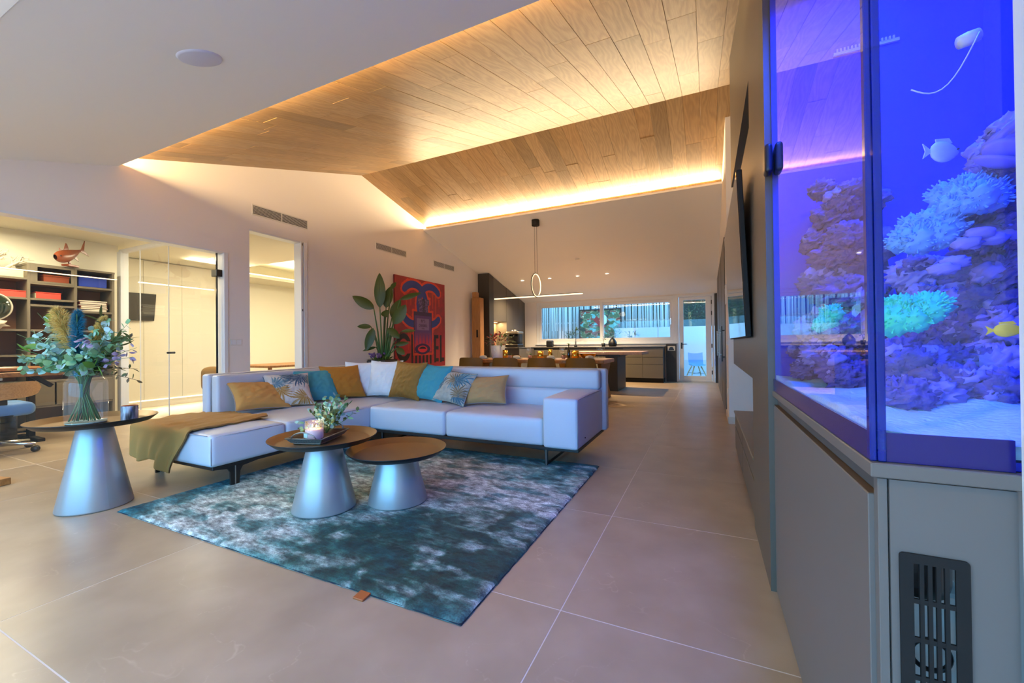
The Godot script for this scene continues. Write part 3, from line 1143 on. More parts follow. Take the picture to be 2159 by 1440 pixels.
# ---------------------------------------------------------------- the reef aquarium
func build_tank() -> void:
	var c := thing("aquarium_cabinet", "grey cabinet with handleless door and vent grille under the aquarium", "cabinet", Vector3(0, 0, 0))
	var st := S()
	bx(st, 0.284, 0.93, 0.03, 0.855, -1.10, -2.13)
	bx(st, 0.284, 0.30, 0.03, 0.855, -0.955, -1.10)
	obj("carcass", st, M.tank_cabinet, c)
	st = S()
	bx(st, 0.262, 0.283, 0.012, 0.822, -0.957, -2.126, 0.0015)
	obj("door", st, M.tank_cabinet, c)
	st = S()
	bx(st, 0.264, 0.284, 0.8222, 0.8236, -0.957, -2.126)
	obj("door_edge", st, M.groove_brown, c)
	st = S()
	bx(st, 0.277, 0.284, 0.826, 0.858, -0.945, -2.13)
	obj("finger_groove", st, mk("fascia_grey", Color(0.33, 0.32, 0.31), 0.5), c)
	st = S()
	bx(st, 0.270, 0.2835, 0.0, 0.857, -0.936, -0.956, 0.001)
	obj("corner_post", st, M.tank_cabinet, c)
	# front panel with a hole for the grille
	st = S()
	bx(st, 0.2855, 0.300, 0.0, 0.857, -0.934, -0.95)
	bx(st, 0.381, 0.443, 0.0, 0.857, -0.934, -0.95)
	bx(st, 0.300, 0.381, 0.728, 0.857, -0.934, -0.95)
	bx(st, 0.300, 0.381, 0.0, 0.36, -0.934, -0.95)
	obj("front_panel", st, M.tank_cabinet, c)
	var g := Node3D.new()
	g.name = "vent_grille"
	c.add_child(g)
	st = S()
	var outer := []
	for q in [[0.296, 0.735, 180.0], [0.385, 0.735, 90.0], [0.385, 0.355, 0.0], [0.296, 0.355, -90.0]]:
		var cx: float = q[0] + (0.006 if q[0] < 0.33 else -0.006)
		var cy: float = q[1] + (-0.006 if q[1] > 0.5 else 0.006)
		for k in 5:
			var an := deg_to_rad(float(q[2]) - 22.5 * k)
			outer.append(Vector2(cx + cos(an) * 0.006, cy + sin(an) * 0.006))
	var hole := [Vector2(0.314, 0.719), Vector2(0.367, 0.719), Vector2(0.367, 0.371), Vector2(0.314, 0.371)]
	# frame in four strips that follow the rounded corners
	for k in 4:
		var poly := []
		for m in 5:
			poly.append(outer[k * 5 + m])
		poly.append(outer[((k + 1) % 4) * 5])
		poly.append(hole[(k + 1) % 4])
		poly.append(hole[k])
		plate(st, poly, 0.004, Vector3(0, 0, -0.931))
	obj("grille_frame", st, M.black_matte, g)
	st = S()
	for k in 4:
		var x := 0.314 + 0.053 * (k + 1) / 5.0
		bx(st, x - 0.0028, x + 0.0028, 0.371, 0.719, -0.929, -0.934)
	for y in [0.655, 0.59, 0.525, 0.46]:
		bx(st, 0.314, 0.367, y - 0.004, y + 0.004, -0.9295, -0.9335)
	obj("grille_bars", st, M.black_matte, g)
	st = S(true)
	var ring := []
	for k in 28:
		ring.append(Vector3(0.343 + 0.026 * cos(TAU * k / 28), 0.555 + 0.026 * sin(TAU * k / 28), -0.955))
	tube(st, ring, 0.004, 6, true)
	obj("fan_ring", st, M.black_plastic, g)
	st = S()
	bx(st, 0.306, 0.42, 0.40, 0.645, -1.0, -1.09, 0.006)
	obj("filter_housing", st, M.white_plastic, g)
	st = S(true)
	lathe(st, [Vector2(0, 0.64), Vector2(0.045, 0.64), Vector2(0.05, 0.66), Vector2(0.05, 0.80), Vector2(0, 0.80)], 24, Vector3(0.345, 0, -1.02))
	obj("filter_cap", st, M.black_plastic, g)
	# worktop
	st = S()
	bx(st, 0.258, 0.94, 0.860, 0.885, -0.925, -2.134, 0.002)
	obj("worktop", st, M.tank_cabinet, c)

	var t := thing("aquarium", "tall corner reef aquarium lit deep blue, standing on the grey cabinet", "aquarium", Vector3.ZERO)
	st = S()
	quad(st, Vector3(0.268, 0.89, -2.12), Vector3(0.268, 2.62, -2.12), Vector3(0.268, 2.62, -0.955), Vector3(0.268, 0.89, -0.955))
	obj("glass_pane", st, M.tank_glass, t)
	st = S()
	quad(st, Vector3(0.284, 0.89, -0.94), Vector3(0.284, 2.62, -0.94), Vector3(0.46, 2.62, -0.94), Vector3(0.46, 0.89, -0.94))
	obj("glass_pane", st, M.tank_glass, t)
	st = S()
	bx(st, 0.2605, 0.2705, 0.886, 2.62, -0.936, -0.954, 0.002)
	bx(st, 0.2715, 0.2835, 0.886, 2.62, -0.935, -0.953, 0.002)
	obj("corner_seam", st, M.tank_corner, t)
	st = S()
	bx(st, 0.262, 0.267, 0.886, 0.937, -0.955, -2.125)
	bx(st, 0.284, 0.444, 0.886, 0.937, -0.9395, -0.945)
	obj("base_band", st, M.tank_plinth, t)
	st = S()
	bx(st, 0.94, 0.955, 0.886, 2.66, -0.945, -2.13)
	bx(st, 0.27, 0.94, 0.886, 2.66, -2.121, -2.13)
	bx(st, 0.46, 0.94, 0.886, 2.66, -0.935, -0.95)
	bx(st, 0.27, 0.94, 0.886, 0.90, -0.95, -2.121)
	obj("back_wall", st, M.tank_back, t)
	st = S()
	bx(st, 0.262, 0.955, 2.62, 2.69, -0.936, -2.13, 0.003)
	obj("hood", st, M.tank_cabinet, t)
	st = S()
	bx(st, 0.35, 0.65, 2.585, 2.60, -1.02, -1.98)
	obj("lamp_panel", st, M.lamp_blue, t)
	# sand bed
	st = S(true)
	var nz := noise(5, 3.0, 3)
	var top := func(u, v):
		var x: float = lerpf(0.272, 0.938, u)
		var z: float = lerpf(-0.948, -2.119, v)
		var y: float = 0.945 + 0.022 * nz.get_noise_2d(x, z) + 0.020 * smoothstep(0.0, 0.45, u) * smoothstep(0.0, 0.35, v) - 0.006 * smoothstep(0.0, 0.3, u) * (1.0 - smoothstep(0.0, 0.2, v))
		return Vector3(x, y, z)
	grid(st, 40, 70, top)
	grid(st, 40, 1, func(u, v): return (top.call(u, 0.0) as Vector3) if v < 0.5 else Vector3(lerpf(0.272, 0.938, u), 0.905, -0.948))
	grid(st, 70, 1, func(u, v): return (top.call(0.0, u) as Vector3) if v < 0.5 else Vector3(0.272, 0.905, lerpf(-0.948, -2.119, u)))
	var sand := obj("sand", st, M.sand)
	meta(sand, "white coral sand bed on the aquarium floor", "sand", "", "stuff")
	# rockwork: two piles of knobbly live rock
	var spots := [[0.410,0.965,-1.250,0.038],[0.465,0.967,-1.300,0.046],[0.535,0.976,-1.350,0.049],[0.584,0.972,-1.350,0.045],[0.600,0.978,-1.300,0.038],[0.501,1.014,-1.450,0.057],[0.576,1.025,-1.500,0.052],[0.632,1.013,-1.500,0.056],[0.662,1.023,-1.450,0.048],[0.495,1.062,-1.550,0.042],[0.585,1.082,-1.600,0.052],[0.646,1.095,-1.600,0.056],[0.682,1.107,-1.550,0.058],[0.704,1.130,-1.500,0.044],[0.687,1.177,-1.650,0.060],[0.719,1.199,-1.600,0.052],[0.623,1.212,-1.700,0.053],[0.687,1.288,-1.750,0.064],[0.730,1.277,-1.700,0.058],[0.743,1.276,-1.600,0.053],[0.609,1.309,-1.750,0.052],[0.751,1.360,-1.700,0.056],[0.754,1.379,-1.600,0.051],[0.760,1.484,-1.650,0.053],[0.732,1.447,-1.700,0.051],[0.765,1.546,-1.600,0.051],[0.729,1.605,-1.600,0.045],[0.743,1.644,-1.550,0.041],
		[0.434,0.973,-1.700,0.048],[0.409,1.017,-1.750,0.050],[0.391,1.055,-1.850,0.050],[0.449,1.131,-1.800,0.054],[0.417,1.169,-1.900,0.054],[0.376,1.154,-1.950,0.043],[0.449,1.268,-1.850,0.055],[0.408,1.318,-1.950,0.056],[0.442,1.415,-1.900,0.054],[0.466,1.471,-1.850,0.049],[0.399,1.489,-1.970,0.043],[0.441,1.570,-1.950,0.046],[0.466,1.623,-1.900,0.041],[0.424,1.699,-2.000,0.030],[0.489,1.648,-1.880,0.031],[0.360,0.985,-2.000,0.034],[0.337,1.060,-2.050,0.028]]
	var pa := thing("reef_pile", "stepped pile of purple live rock filling the right of the aquarium", "rock pile")
	var pb := thing("reef_pile", "narrow tower of purple live rock at the far end of the aquarium", "rock pile")
	var rn := noise(9, 2.2, 4)
	var i := 0
	for s in spots:
		st = S(true)
		var r: float = s[3] * 1.12
		blob(st, Vector3.ZERO, Vector3(r * rng.randf_range(1.0, 1.35), r * rng.randf_range(0.85, 1.1), r * rng.randf_range(0.95, 1.25)), rn, 0.62, 44, 28, Vector3(i * 3.1, i * 1.7, 0))
		obj("rock", st, M.reef_rock if rng.randf() < 0.7 else M.reef_rock_pale, pa if i < 28 else pb, Vector3(s[0], s[1], s[2]))
		# inner core that carries the knob
		st = S(true)
		blob(st, Vector3.ZERO, Vector3(r * 1.3, r * 1.25, r * 1.2), rn, 0.8, 20, 12, Vector3(i * 2.3, 5.0 + i, 2.0))
		obj("rock", st, M.reef_rock, pa if i < 28 else pb, Vector3(s[0] + 0.05 + 0.02 * rng.randf(), s[1] - 0.03, s[2] - 0.05))
		i += 1
	# small knobs that stud the rockwork
	for s in spots:
		for k in 5:
			st = S(true)
			var d := Vector3(rng.randf_range(-1, 0.6), rng.randf_range(-0.5, 1), rng.randf_range(-0.4, 1)).normalized()
			var r: float = s[3] * rng.randf_range(0.28, 0.5)
			blob(st, Vector3.ZERO, Vector3(r * 1.2, r, r), rn, 0.9, 16, 10, Vector3(k * 4.1 + s[0] * 9, s[1] * 7, 1))
			obj("rock", st, M.reef_rock_pale if k % 2 else M.reef_rock, pa if s[1] > 0 and spots.find(s) < 28 else pb, Vector3(s[0], s[1], s[2]) + d * s[3] * 1.05)
	# corals
	frag_coral(Vector3(0.452, 1.165, -1.33), 0.062, 150, M.coral_green, "bright green torch coral glowing on the reef pile", Vector3(-0.2, 0.9, 0.5))
	frag_coral(Vector3(0.353, 1.17, -1.62), 0.045, 70, M.coral_green, "smaller green coral behind the left aquarium glass", Vector3(-0.6, 0.6, 0.2))
	frag_coral(Vector3(0.56, 1.40, -1.56), 0.075, 150, M.coral_blue, "pale blue branching coral low on the reef ledge", Vector3(-0.5, 0.7, 0.5))
	frag_coral(Vector3(0.645, 1.485, -1.55), 0.075, 150, M.coral_blue, "large pale blue branching coral at the top of the reef ledge", Vector3(-0.1, 0.8, 0.5))
	# flat plate corals
	for k in 5:
		st = S(true)
		var p := Vector3(0.70 + 0.015 * k, 1.555 + 0.022 * k, -1.54 + 0.01 * k)
		lathe(st, [Vector2(0, 0), Vector2(0.02, 0.002), Vector2(0.045, 0.012), Vector2(0.055, 0.02), Vector2(0.045, 0.017), Vector2(0.02, 0.008), Vector2(0, 0.008)], 18, Vector3.ZERO, Basis.from_euler(Vector3(0.2 + 0.1 * k, k, -0.35)))
		var o := obj("plate_coral", st, M.reef_rock_pale, null, p)
		meta(o, ["lowest", "second lowest", "middle", "second highest", "highest"][k] + " of five pale plate coral shelves near the top of the reef", "coral", "plate corals stacked near the reef top")
	# mushroom coral lobes
	var lo := thing("soft_coral", "pale lilac soft coral with folded lobes in mid reef", "coral", Vector3(0.645, 1.36, -1.50))
	for k in 5:
		st = S(true)
		blob(st, Vector3(-0.028 * k + 0.03, 0.03 * sin(k * 1.3) - 0.012 * k, 0.01 * k), Vector3(0.03, 0.016, 0.02), rn, 0.5, 16, 10, Vector3(k, 0, 3))
		obj("lobe", st, M.reef_rock_pale, lo)
	fish("pale surgeonfish swimming above the coral ledge", Vector3(0.541, 1.565, -1.38), 0.085, M.fish_pale, 0.5)
	fish("yellow tang near the right edge of the aquarium", Vector3(0.548, 1.118, -1.17), 0.045, M.fish_yellow, -0.3)
	# wave pump with cable near the surface
	var p := thing("wave_pump", "small pale pump with a curved cable high in the aquarium", "pump", Vector3(0.56, 1.80, -1.32))
	st = S(true)
	lathe(st, [Vector2(0, -0.02), Vector2(0.014, -0.018), Vector2(0.016, 0), Vector2(0.014, 0.018), Vector2(0, 0.02)], 16, Vector3.ZERO, Basis(Vector3.FORWARD, 1.3))
	obj("body", st, M.white_plastic, p)
	st = S(true)
	var cab := []
	for k in 12:
		var u := k / 11.0
		cab.append(Vector3(0.01 - 0.12 * u, -0.06 * sin(u * PI) - 0.10 * u, 0.02))
	tube(st, cab, 0.0016, 6)
	obj("cable", st, M.white_plastic, p)
	# overflow comb
	st = S()
	for k in 16:
		bx(st, 0.50 + k * 0.012, 0.506 + k * 0.012, 2.29, 2.305, -2.11, -2.12)
	bx(st, 0.49, 0.70, 2.28, 2.292, -2.11, -2.12)
	meta(obj("overflow_comb", st, M.reef_rock_pale), "toothed overflow comb on the rear wall of the aquarium", "overflow comb")
	# magnetic glass cleaner: one half outside, one inside
	var mg := thing("magnet_cleaner", "dark two-part magnetic glass cleaner clamped on the aquarium glass", "glass cleaner", Vector3(0.268, 1.885, -2.085))
	for sgn in [-1, 1]:
		st = S(true)
		rbox(st, Vector3(sgn * 0.019, 0, 0), Vector3(0.030, 0.125, 0.075), 0.0145)
		obj("magnet", st, mk("magnet_grey", Color(0.10, 0.12, 0.15), 0.35) if sgn < 0 else M.black_plastic, mg)


func frag_coral(at: Vector3, r: float, n: int, m: Material, label: String, lean: Vector3) -> void:
	var t := thing("branch_coral", label, "coral", at)
	var rr := RandomNumberGenerator.new()
	rr.seed = int(at.x * 1000)
	var l := lean.normalized()
	var side := l.cross(Vector3.UP).normalized()
	var upv := side.cross(l)
	var lobes := []
	for k in 7:
		var a := TAU * k / 7.0
		var off := (side * cos(a) + upv * sin(a)) * r * (0.62 if k else 0.0) + l * r * rr.randf_range(-0.1, 0.25)
		lobes.append([off, r * rr.randf_range(0.40, 0.58)])
		var st := S(true)
		blob(st, Vector3.ZERO, Vector3.ONE * lobes[k][1], noise(3 + k, 2.0, 3), 0.5, 18, 12)
		obj("lobe", st, m, t, off)
	var st := S(true)
	for k in n * 4:
		var lb: Array = lobes[k % 7]
		var d := Vector3(rr.randf_range(-1, 1), rr.randf_range(-1, 1), rr.randf_range(-1, 1)).normalized()
		if d.dot(l) < -0.2:
			d = -d
		var e: Vector3 = lb[0] + d * lb[1] * rr.randf_range(1.05, 1.32)
		var b: Vector3 = lb[0] + d * lb[1] * 0.8
		var tw := Vector3(rr.randf_range(-1, 1), rr.randf_range(-1, 1), rr.randf_range(-1, 1)) * 0.004
		tube(st, [b, (b + e) * 0.5 + tw, e + tw, e + tw + d * 0.0022], [0.0018, 0.0016, 0.0024, 0.0012], 5)
	meta(obj("polyps", st, m, t), "", "", "", "stuff")


func fish(label: String, at: Vector3, l: float, m: Material, turn: float) -> void:
	var t := thing("fish", label, "fish", at, turn)
	var st := S(true)
	grid(st, 16, 12, func(u, v):
		var x: float = lerpf(-0.5, 0.42, v)
		var h: float = 0.30 * pow(maxf(0.0, sin(PI * pow(v, 0.8))), 0.7) + 0.02 * (1 - v)
		return Vector3(x * l, sin(TAU * u) * h * l, cos(TAU * u) * h * 0.35 * l))
	obj("body", st, m, t)
	st = S()
	plate(st, [Vector2(-0.46 * l, 0.03 * l), Vector2(-0.72 * l, 0.22 * l), Vector2(-0.64 * l, 0), Vector2(-0.72 * l, -0.22 * l), Vector2(-0.46 * l, -0.03 * l)], 0.002, Vector3.ZERO)
	obj("tail", st, m, t)
	st = S()
	plate(st, [Vector2(-0.30 * l, 0.24 * l), Vector2(-0.32 * l, 0.36 * l), Vector2(0.1 * l, 0.40 * l), Vector2(0.2 * l, 0.26 * l)], 0.002, Vector3.ZERO)
	obj("fin", st, m, t)
	st = S(true)
	for q in [-1.0, 1.0]:
		blob(st, Vector3(0.30 * l, 0.06 * l, q * 0.075 * l), Vector3.ONE * 0.03 * l, noise(1, 1, 1), 0.0, 8, 6)
	obj("eye", st, M.black_gloss, t)


# ---------------------------------------------------------------- bedroom and hall beyond the left wall
func build_beyond() -> void:
	var st := S()
	bx(st, -9.62, -9.50, 0, 4.5, 1.64, -8.6)
	bx(st, -9.62, -5.92, 0, 4.5, -8.6, -8.72)
	bx(st, -9.62, -5.92, 0, 4.5, 1.5, 1.64)
	struct("wall_outer", st, M.cream_paint, "cream walls of the bedroom and office beyond the left wall")
	st = S()
	bx(st, -9.5, -5.92, 2.76, 2.9, 1.5, -5.3)
	bx(st, -9.5, -5.92, 3.0, 3.1, -5.3, -8.6)
	# lowered ring of the bedroom ceiling
	bx(st, -9.5, -8.66, 2.58, 2.64, -5.3, -8.6)
	bx(st, -6.55, -5.92, 2.76, 3.0, -5.3, -8.6)
	bx(st, -9.5, -5.92, 2.76, 3.0, -5.3, -5.36)
	struct("ceiling_rooms", st, M.cream_paint, "cream ceilings of the rooms on the left with a lit recess")
	st = S()
	bx(st, -8.70, -8.67, 2.645, 2.665, -5.4, -8.5)
	meta(obj("cove_led", st, M.led_white), "lit white strip in the ceiling recess of the bedroom", "light strip")
	# wardrobe front with a lit base line
	var w := thing("fitted_wardrobe", "cream fitted wardrobe with flush doors and a lit base line, behind the glass partition", "wardrobe", Vector3(-9.46, 0, -4.3))
	for k in 3:
		st = S()
		box(st, Vector3(0, 1.44, 0.62 - k * 0.62), Vector3(0.03, 2.60, 0.616), 0.002)
		obj("door", st, M.cream_paint, w)
	st = S()
	box(st, Vector3(-0.02, 0.06, 0), Vector3(0.03, 0.12, 1.86))
	obj("plinth", st, M.cream_paint, w)
	st = S()
	box(st, Vector3(0.02, 0.128, 0), Vector3(0.02, 0.018, 1.86), 0.002)
	obj("led_line", st, M.led_white, w)
	area("wardrobe_base_light", Vector3(-9.425, 0.128, -4.3), Vector3(1, -0.3, 0), Vector2(1.86, 0.02), Color(1, 0.93, 0.76), 1.2)
	# television on a tilting arm
	var t := thing("hall_television", "small tilted black television on the cream wall behind the glass partition", "television", Vector3(-9.35, 1.86, -3.86))
	st = S()
	box(st, Vector3.ZERO, Vector3(0.03, 0.50, 0.56), 0.004, Basis(Vector3.BACK, deg_to_rad(-9)) * Basis(Vector3.UP, deg_to_rad(8)))
	obj("housing", st, M.black_matte, t)
	st = S()
	box(st, Vector3(0.017, 0.0, 0), Vector3(0.003, 0.48, 0.54), 0.001, Basis(Vector3.BACK, deg_to_rad(-9)) * Basis(Vector3.UP, deg_to_rad(8)))
	obj("screen", st, mk("screen_dark", Color(0.06, 0.055, 0.04), 0.12), t)
	st = S()
	box(st, Vector3(-0.06, 0, 0), Vector3(0.12, 0.06, 0.06), 0.004)
	obj("arm", st, M.black_matte, t)
	# oak bench seen through the doorway
	var b := thing("bench", "low warm oak bench seen through the doorway", "bench", Vector3(-7.3, 0, -5.35))
	st = S()
	box(st, Vector3(0, 0.76, 0), Vector3(1.0, 0.04, 1.5), 0.006)
	obj("top", st, M.table_wood, b)
	for q in [[-0.44, -0.68], [0.44, -0.68], [-0.44, 0.68], [0.44, 0.68]]:
		st = S()
		box(st, Vector3(q[0], 0.37, q[1]), Vector3(0.05, 0.74, 0.05), 0.004)
		obj("leg", st, M.table_wood, b)
	# rounded armchair back beside the sofa, behind the glass
	var a := thing("armchair", "tan rounded chair back just showing over the end of the sofa", "armchair", Vector3(-7.25, 0, -3.98))
	st = S(true)
	rbox(st, Vector3(0, 0.585, 0), Vector3(0.5, 0.36, 0.16), 0.07, Vector3(0, 0.03, 0.02))
	obj("backrest", st, M.mustard_chair, a)
	st = S(true)
	rbox(st, Vector3(0, 0.42, -0.2), Vector3(0.5, 0.12, 0.45), 0.05)
	obj("seat", st, M.mustard_chair, a)
	for q in [[-0.2, -0.36], [0.2, -0.36], [-0.2, -0.02], [0.2, -0.02]]:
		st = S(true)
		tube(st, [Vector3(q[0], 0.38, q[1]), Vector3(q[0] * 1.15, 0.0, q[1])], [0.016, 0.012], 8)
		obj("leg", st, M.table_wood, a)


# ---------------------------------------------------------------- kitchen
func build_kitchen() -> void:
	var y_at := func(z): return ceil_kitchen(z) - 0.012
	# tall cabinets along the left wall, with a lit niche
	var t := thing("tall_cabinet", "tall taupe kitchen cabinets with a lit coffee niche along the left wall", "cabinet", Vector3(-5.60, 0, 0))
	var st := S()
	prism(st, [Vector2(-10.02, 0.08), Vector2(-10.02, y_at.call(-10.02)), Vector2(-10.28, y_at.call(-10.28)), Vector2(-10.28, 0.08)], -0.175, 0.18)
	obj("end_panel", st, M.anthracite_dark, t)
	st = S()
	prism(st, [Vector2(-10.28, 1.78), Vector2(-10.28, y_at.call(-10.28)), Vector2(-11.10, y_at.call(-11.10)), Vector2(-11.10, 1.78)], -0.175, 0.175)
	obj("upper_door", st, M.anthracite, t)
	st = S()
	prism(st, [Vector2(-10.28, 0.08), Vector2(-10.28, 1.02), Vector2(-11.10, 1.02), Vector2(-11.10, 0.08)], -0.175, 0.175)
	obj("lower_door", st, M.anthracite, t)
	st = S()
	bx(st, -0.175, -0.165, 1.02, 1.78, -10.28, -11.10)
	obj("niche_back", st, M.bar_wood, t)
	for z in [[-11.10, -11.56], [-11.56, -12.02], [-12.02, -12.48]]:
		st = S()
		prism(st, [Vector2(z[0] - 0.002, 0.08), Vector2(z[0] - 0.002, y_at.call(z[0])), Vector2(z[1] + 0.002, y_at.call(z[1])), Vector2(z[1] + 0.002, 0.08)], -0.175, 0.18)
		obj("door", st, M.anthracite, t)
	st = S()
	bx(st, -0.175, 0.14, 0.0, 0.08, -10.03, -12.48)
	obj("plinth", st, M.dark_gap, t)
	st = S()
	bx(st, -0.14, -0.12, 1.755, 1.768, -10.3, -11.08)
	obj("led_strip", st, M.led_strip, t)
	area("niche_light", Vector3(-5.68, 1.75, -10.69), Vector3(0.2, -1, 0), Vector2(0.03, 0.7), WARM, 4.0)
	# short return of the worktop in front of the tall cabinets, with the espresso machine
	var rt := thing("base_cabinet", "short return of taupe base cabinets in front of the tall cabinets, under the espresso machine", "cabinet", Vector3(-5.13, 0, -11.28))
	st = S()
	bx(st, -0.285, 0.26, 0.0, 0.983, 0.55, -0.57)
	obj("carcass", st, M.anthracite_dark, rt)
	st = S()
	bx(st, 0.262, 0.282, 0.10, 0.965, 0.545, -0.565, 0.002)
	obj("door", st, M.anthracite, rt)
	st = S()
	bx(st, -0.285, 0.29, 0.985, 1.01, 0.56, -0.575, 0.003)
	obj("top", st, M.worktop_dark, rt)
	var cm := thing("espresso_machine", "dark espresso machine with a chrome domed front, beside the lit niche", "espresso machine", Vector3(-5.14, 1.011, -11.05))
	st = S()
	box(st, Vector3(0, 0.05, 0), Vector3(0.40, 0.10, 0.42), 0.015)
	obj("drip_tray", st, M.black_plastic, cm)
	st = S(true)
	rbox(st, Vector3(0, 0.25, -0.06), Vector3(0.38, 0.32, 0.28), 0.05)
	obj("body", st, M.black_plastic, cm)
	st = S(true)
	rbox(st, Vector3(0, 0.43, -0.02), Vector3(0.42, 0.09, 0.38), 0.04)
	obj("head", st, M.steel, cm)
	st = S(true)
	lathe(st, [Vector2(0, 0.47), Vector2(0.10, 0.47), Vector2(0.09, 0.51), Vector2(0.05, 0.535), Vector2(0, 0.54)], 24)
	obj("dome", st, M.aluminium, cm)
	for q in [-0.09, 0.09]:
		st = S(true)
		tube(st, [Vector3(q, 0.36, 0.10), Vector3(q, 0.33, 0.18), Vector3(q, 0.33, 0.27)], [0.03, 0.02, 0.014], 10)
		obj("handle", st, M.black_gloss, cm)
	# base units under the window
	var xs := [-5.42, -4.76, -4.10, -3.45, -2.80, -2.15]
	for k in 5:
		base_unit("base_cabinet", ["first", "second", "third", "fourth", "fifth"][k] + " taupe base cabinet from the tall cabinets under the kitchen window", xs[k], xs[k + 1], false)
	base_unit("drawer_cabinet", "first taupe drawer unit under the window, right of the bar leg", -2.15, -1.62, true)
	base_unit("drawer_cabinet", "last taupe drawer unit under the window, nearest the garden door", -1.62, -1.08, true)
	st = S()
	bx(st, -5.42, -1.05, 0.985, 1.01, -11.86, FZ + 0.001, 0.004)
	meta(obj("worktop", st, M.worktop_dark), "long grey worktop under the kitchen window", "worktop")
	st = S()
	bx(st, -1.05, -0.775, 0.0, 1.06, -12.44, FZ + 0.002)
	var cp := struct("trim_4", st, M.anthracite_dark, "dark wall panel between the drawers and the garden door")
	# cat flap
	var cf := thing("cat_flap", "small white framed cat flap with a dark arched opening", "cat flap", Vector3(-0.905, 0.94, -12.437))
	st = S()
	box(st, Vector3(0, 0, 0.004), Vector3(0.20, 0.13, 0.014), 0.003)
	obj("frame", st, M.white_plastic, cf)
	st = S()
	var arch := [Vector2(-0.075, -0.05)]
	for k in 9:
		var an := PI - PI * k / 8.0
		arch.append(Vector2(cos(an) * 0.055, 0.0 + sin(an) * 0.045))
	arch.append(Vector2(0.075, -0.05))
	plate(st, arch, 0.004, Vector3(0, 0, 0.0125))
	obj("flap", st, M.black_plastic, cf)
	# breakfast bar
	var b := thing("breakfast_bar", "breakfast bar with a pale wooden slab cantilevered over a dark block leg", "bar counter", Vector3(-1.99, 0, -10.0))
	st = S()
	bx(st, -0.14, 0.135, 0.0, 0.795, 0.45, -0.60, 0.004)
	obj("leg", st, M.anthracite_dark, b)
	st = S()
	bx(st, -0.95, 0.70, 0.84, 0.905, 0.55, -0.55, 0.006)
	obj("top", st, M.bar_wood, b)
	st = S()
	bx(st, -0.75, 0.20, 0.795, 0.84, 0.50, -0.55, 0.004)
	obj("bearer", st, M.anthracite_dark, b)
	# things on the worktop
	stick_plant(Vector3(-2.775, 1.011, -12.22), 0.30, "small white orchid in a dark pot on the kitchen worktop", true)
	stick_plant(Vector3(-3.62, 1.011, -12.2), 0.55, "little tree in a slim dark vase on the kitchen worktop", false)
	var bo := thing("jar", "black rounded jar beside the orchid on the worktop", "jar", Vector3(-2.50, 1.011, -12.2))
	st = S(true)
	lathe(st, [Vector2(0, 0), Vector2(0.10, 0), Vector2(0.125, 0.05), Vector2(0.12, 0.13), Vector2(0.07, 0.21), Vector2(0.05, 0.24), Vector2(0, 0.24)], 24)
	obj("body", st, M.black_plastic, bo)
	st = S(true)
	lathe(st, [Vector2(0, 0.24), Vector2(0.03, 0.24), Vector2(0.022, 0.27), Vector2(0, 0.275)], 16)
	obj("lid", st, M.black_plastic, bo)
	var kt := thing("toaster", "dark toaster near the tall cabinets on the worktop", "toaster", Vector3(-4.45, 1.011, -12.2))
	st = S(true)
	rbox(st, Vector3(0, 0.10, 0), Vector3(0.20, 0.20, 0.18), 0.03)
	obj("body", st, M.black_plastic, kt)
	st = S()
	box(st, Vector3(0, 0.2, 0), Vector3(0.13, 0.004, 0.025))
	obj("slot", st, M.steel, kt)
	# downlights
	for x in [-4.72, -3.9, -3.105, -2.32]:
		var l := thing("downlight_fitting", {-4.72: "recessed kitchen downlight nearest the tall cabinets, first in the row of four", -3.9: "second recessed kitchen downlight from the tall cabinets", -3.105: "third recessed kitchen downlight from the tall cabinets", -2.32: "last recessed kitchen downlight, nearest the garden door"}[x], "downlight", Vector3(x, ceil_kitchen(-10.74), -10.74))
		l.rotation.x = atan(-0.254) * -1.0
		st = S(true)
		lathe(st, [Vector2(0.042, 0.0), Vector2(0.045, -0.006), Vector2(0.058, -0.006), Vector2(0.06, 0.0)], 28)
		obj("bezel", st, M.white_plastic, l)
		st = S(true)
		lathe(st, [Vector2(0.0, -0.003), Vector2(0.043, -0.003)], 24)
		obj("lamp_lens", st, M.lamp_lens, l)
	var rank := 0
	for x in FRONT_LAMPS:
		var l := thing("downlight_fitting", ["first", "second", "third", "last"][rank] + " recessed downlight from the left over the windows behind the viewer", "downlight", Vector3(x, 2.9, 0.35))
		rank += 1
		st = S(true)
		lathe(st, [Vector2(0.042, 0.0), Vector2(0.045, -0.006), Vector2(0.058, -0.006), Vector2(0.06, 0.0)], 28)
		obj("bezel", st, M.white_plastic, l)
		st = S(true)
		lathe(st, [Vector2(0.0, -0.003), Vector2(0.043, -0.003)], 24)
		obj("lamp_lens", st, M.lamp_lens, l)
	# smoke alarm
	st = S(true)
	lathe(st, [Vector2(0, -0.022), Vector2(0.04, -0.022), Vector2(0.052, -0.012), Vector2(0.054, 0.0)], 28)
	var sm := obj("smoke_alarm", st, M.ceiling_paint, null, Vector3(-2.82, ceil_kitchen(-9.73), -9.73))
	sm.rotation.x = atan(0.254)
	meta(sm, "flat white smoke alarm on the kitchen ceiling", "smoke alarm")
	# pendant: canopy, wires, ring and bar
	var p := thing("pendant_lamp", "slim pendant lamp of a glowing ring balanced on a long glowing bar", "pendant lamp", Vector3(-3.148, 0, -7.85))
	st = S(true)
	lathe(st, [Vector2(0, 3.53), Vector2(0.075, 3.53), Vector2(0.08, 3.535), Vector2(0.08, 3.65), Vector2(0, 3.65)], 28)
	obj("canopy", st, M.black_matte, p)
	for x in [-0.025, 0.025]:
		st = S(true)
		tube(st, [Vector3(x, 3.53, 0), Vector3(x, 2.54, 0)], 0.003, 6)
		obj("wire", st, M.black_matte, p)
	st = S(true)
	var ro := []
	var ri := []
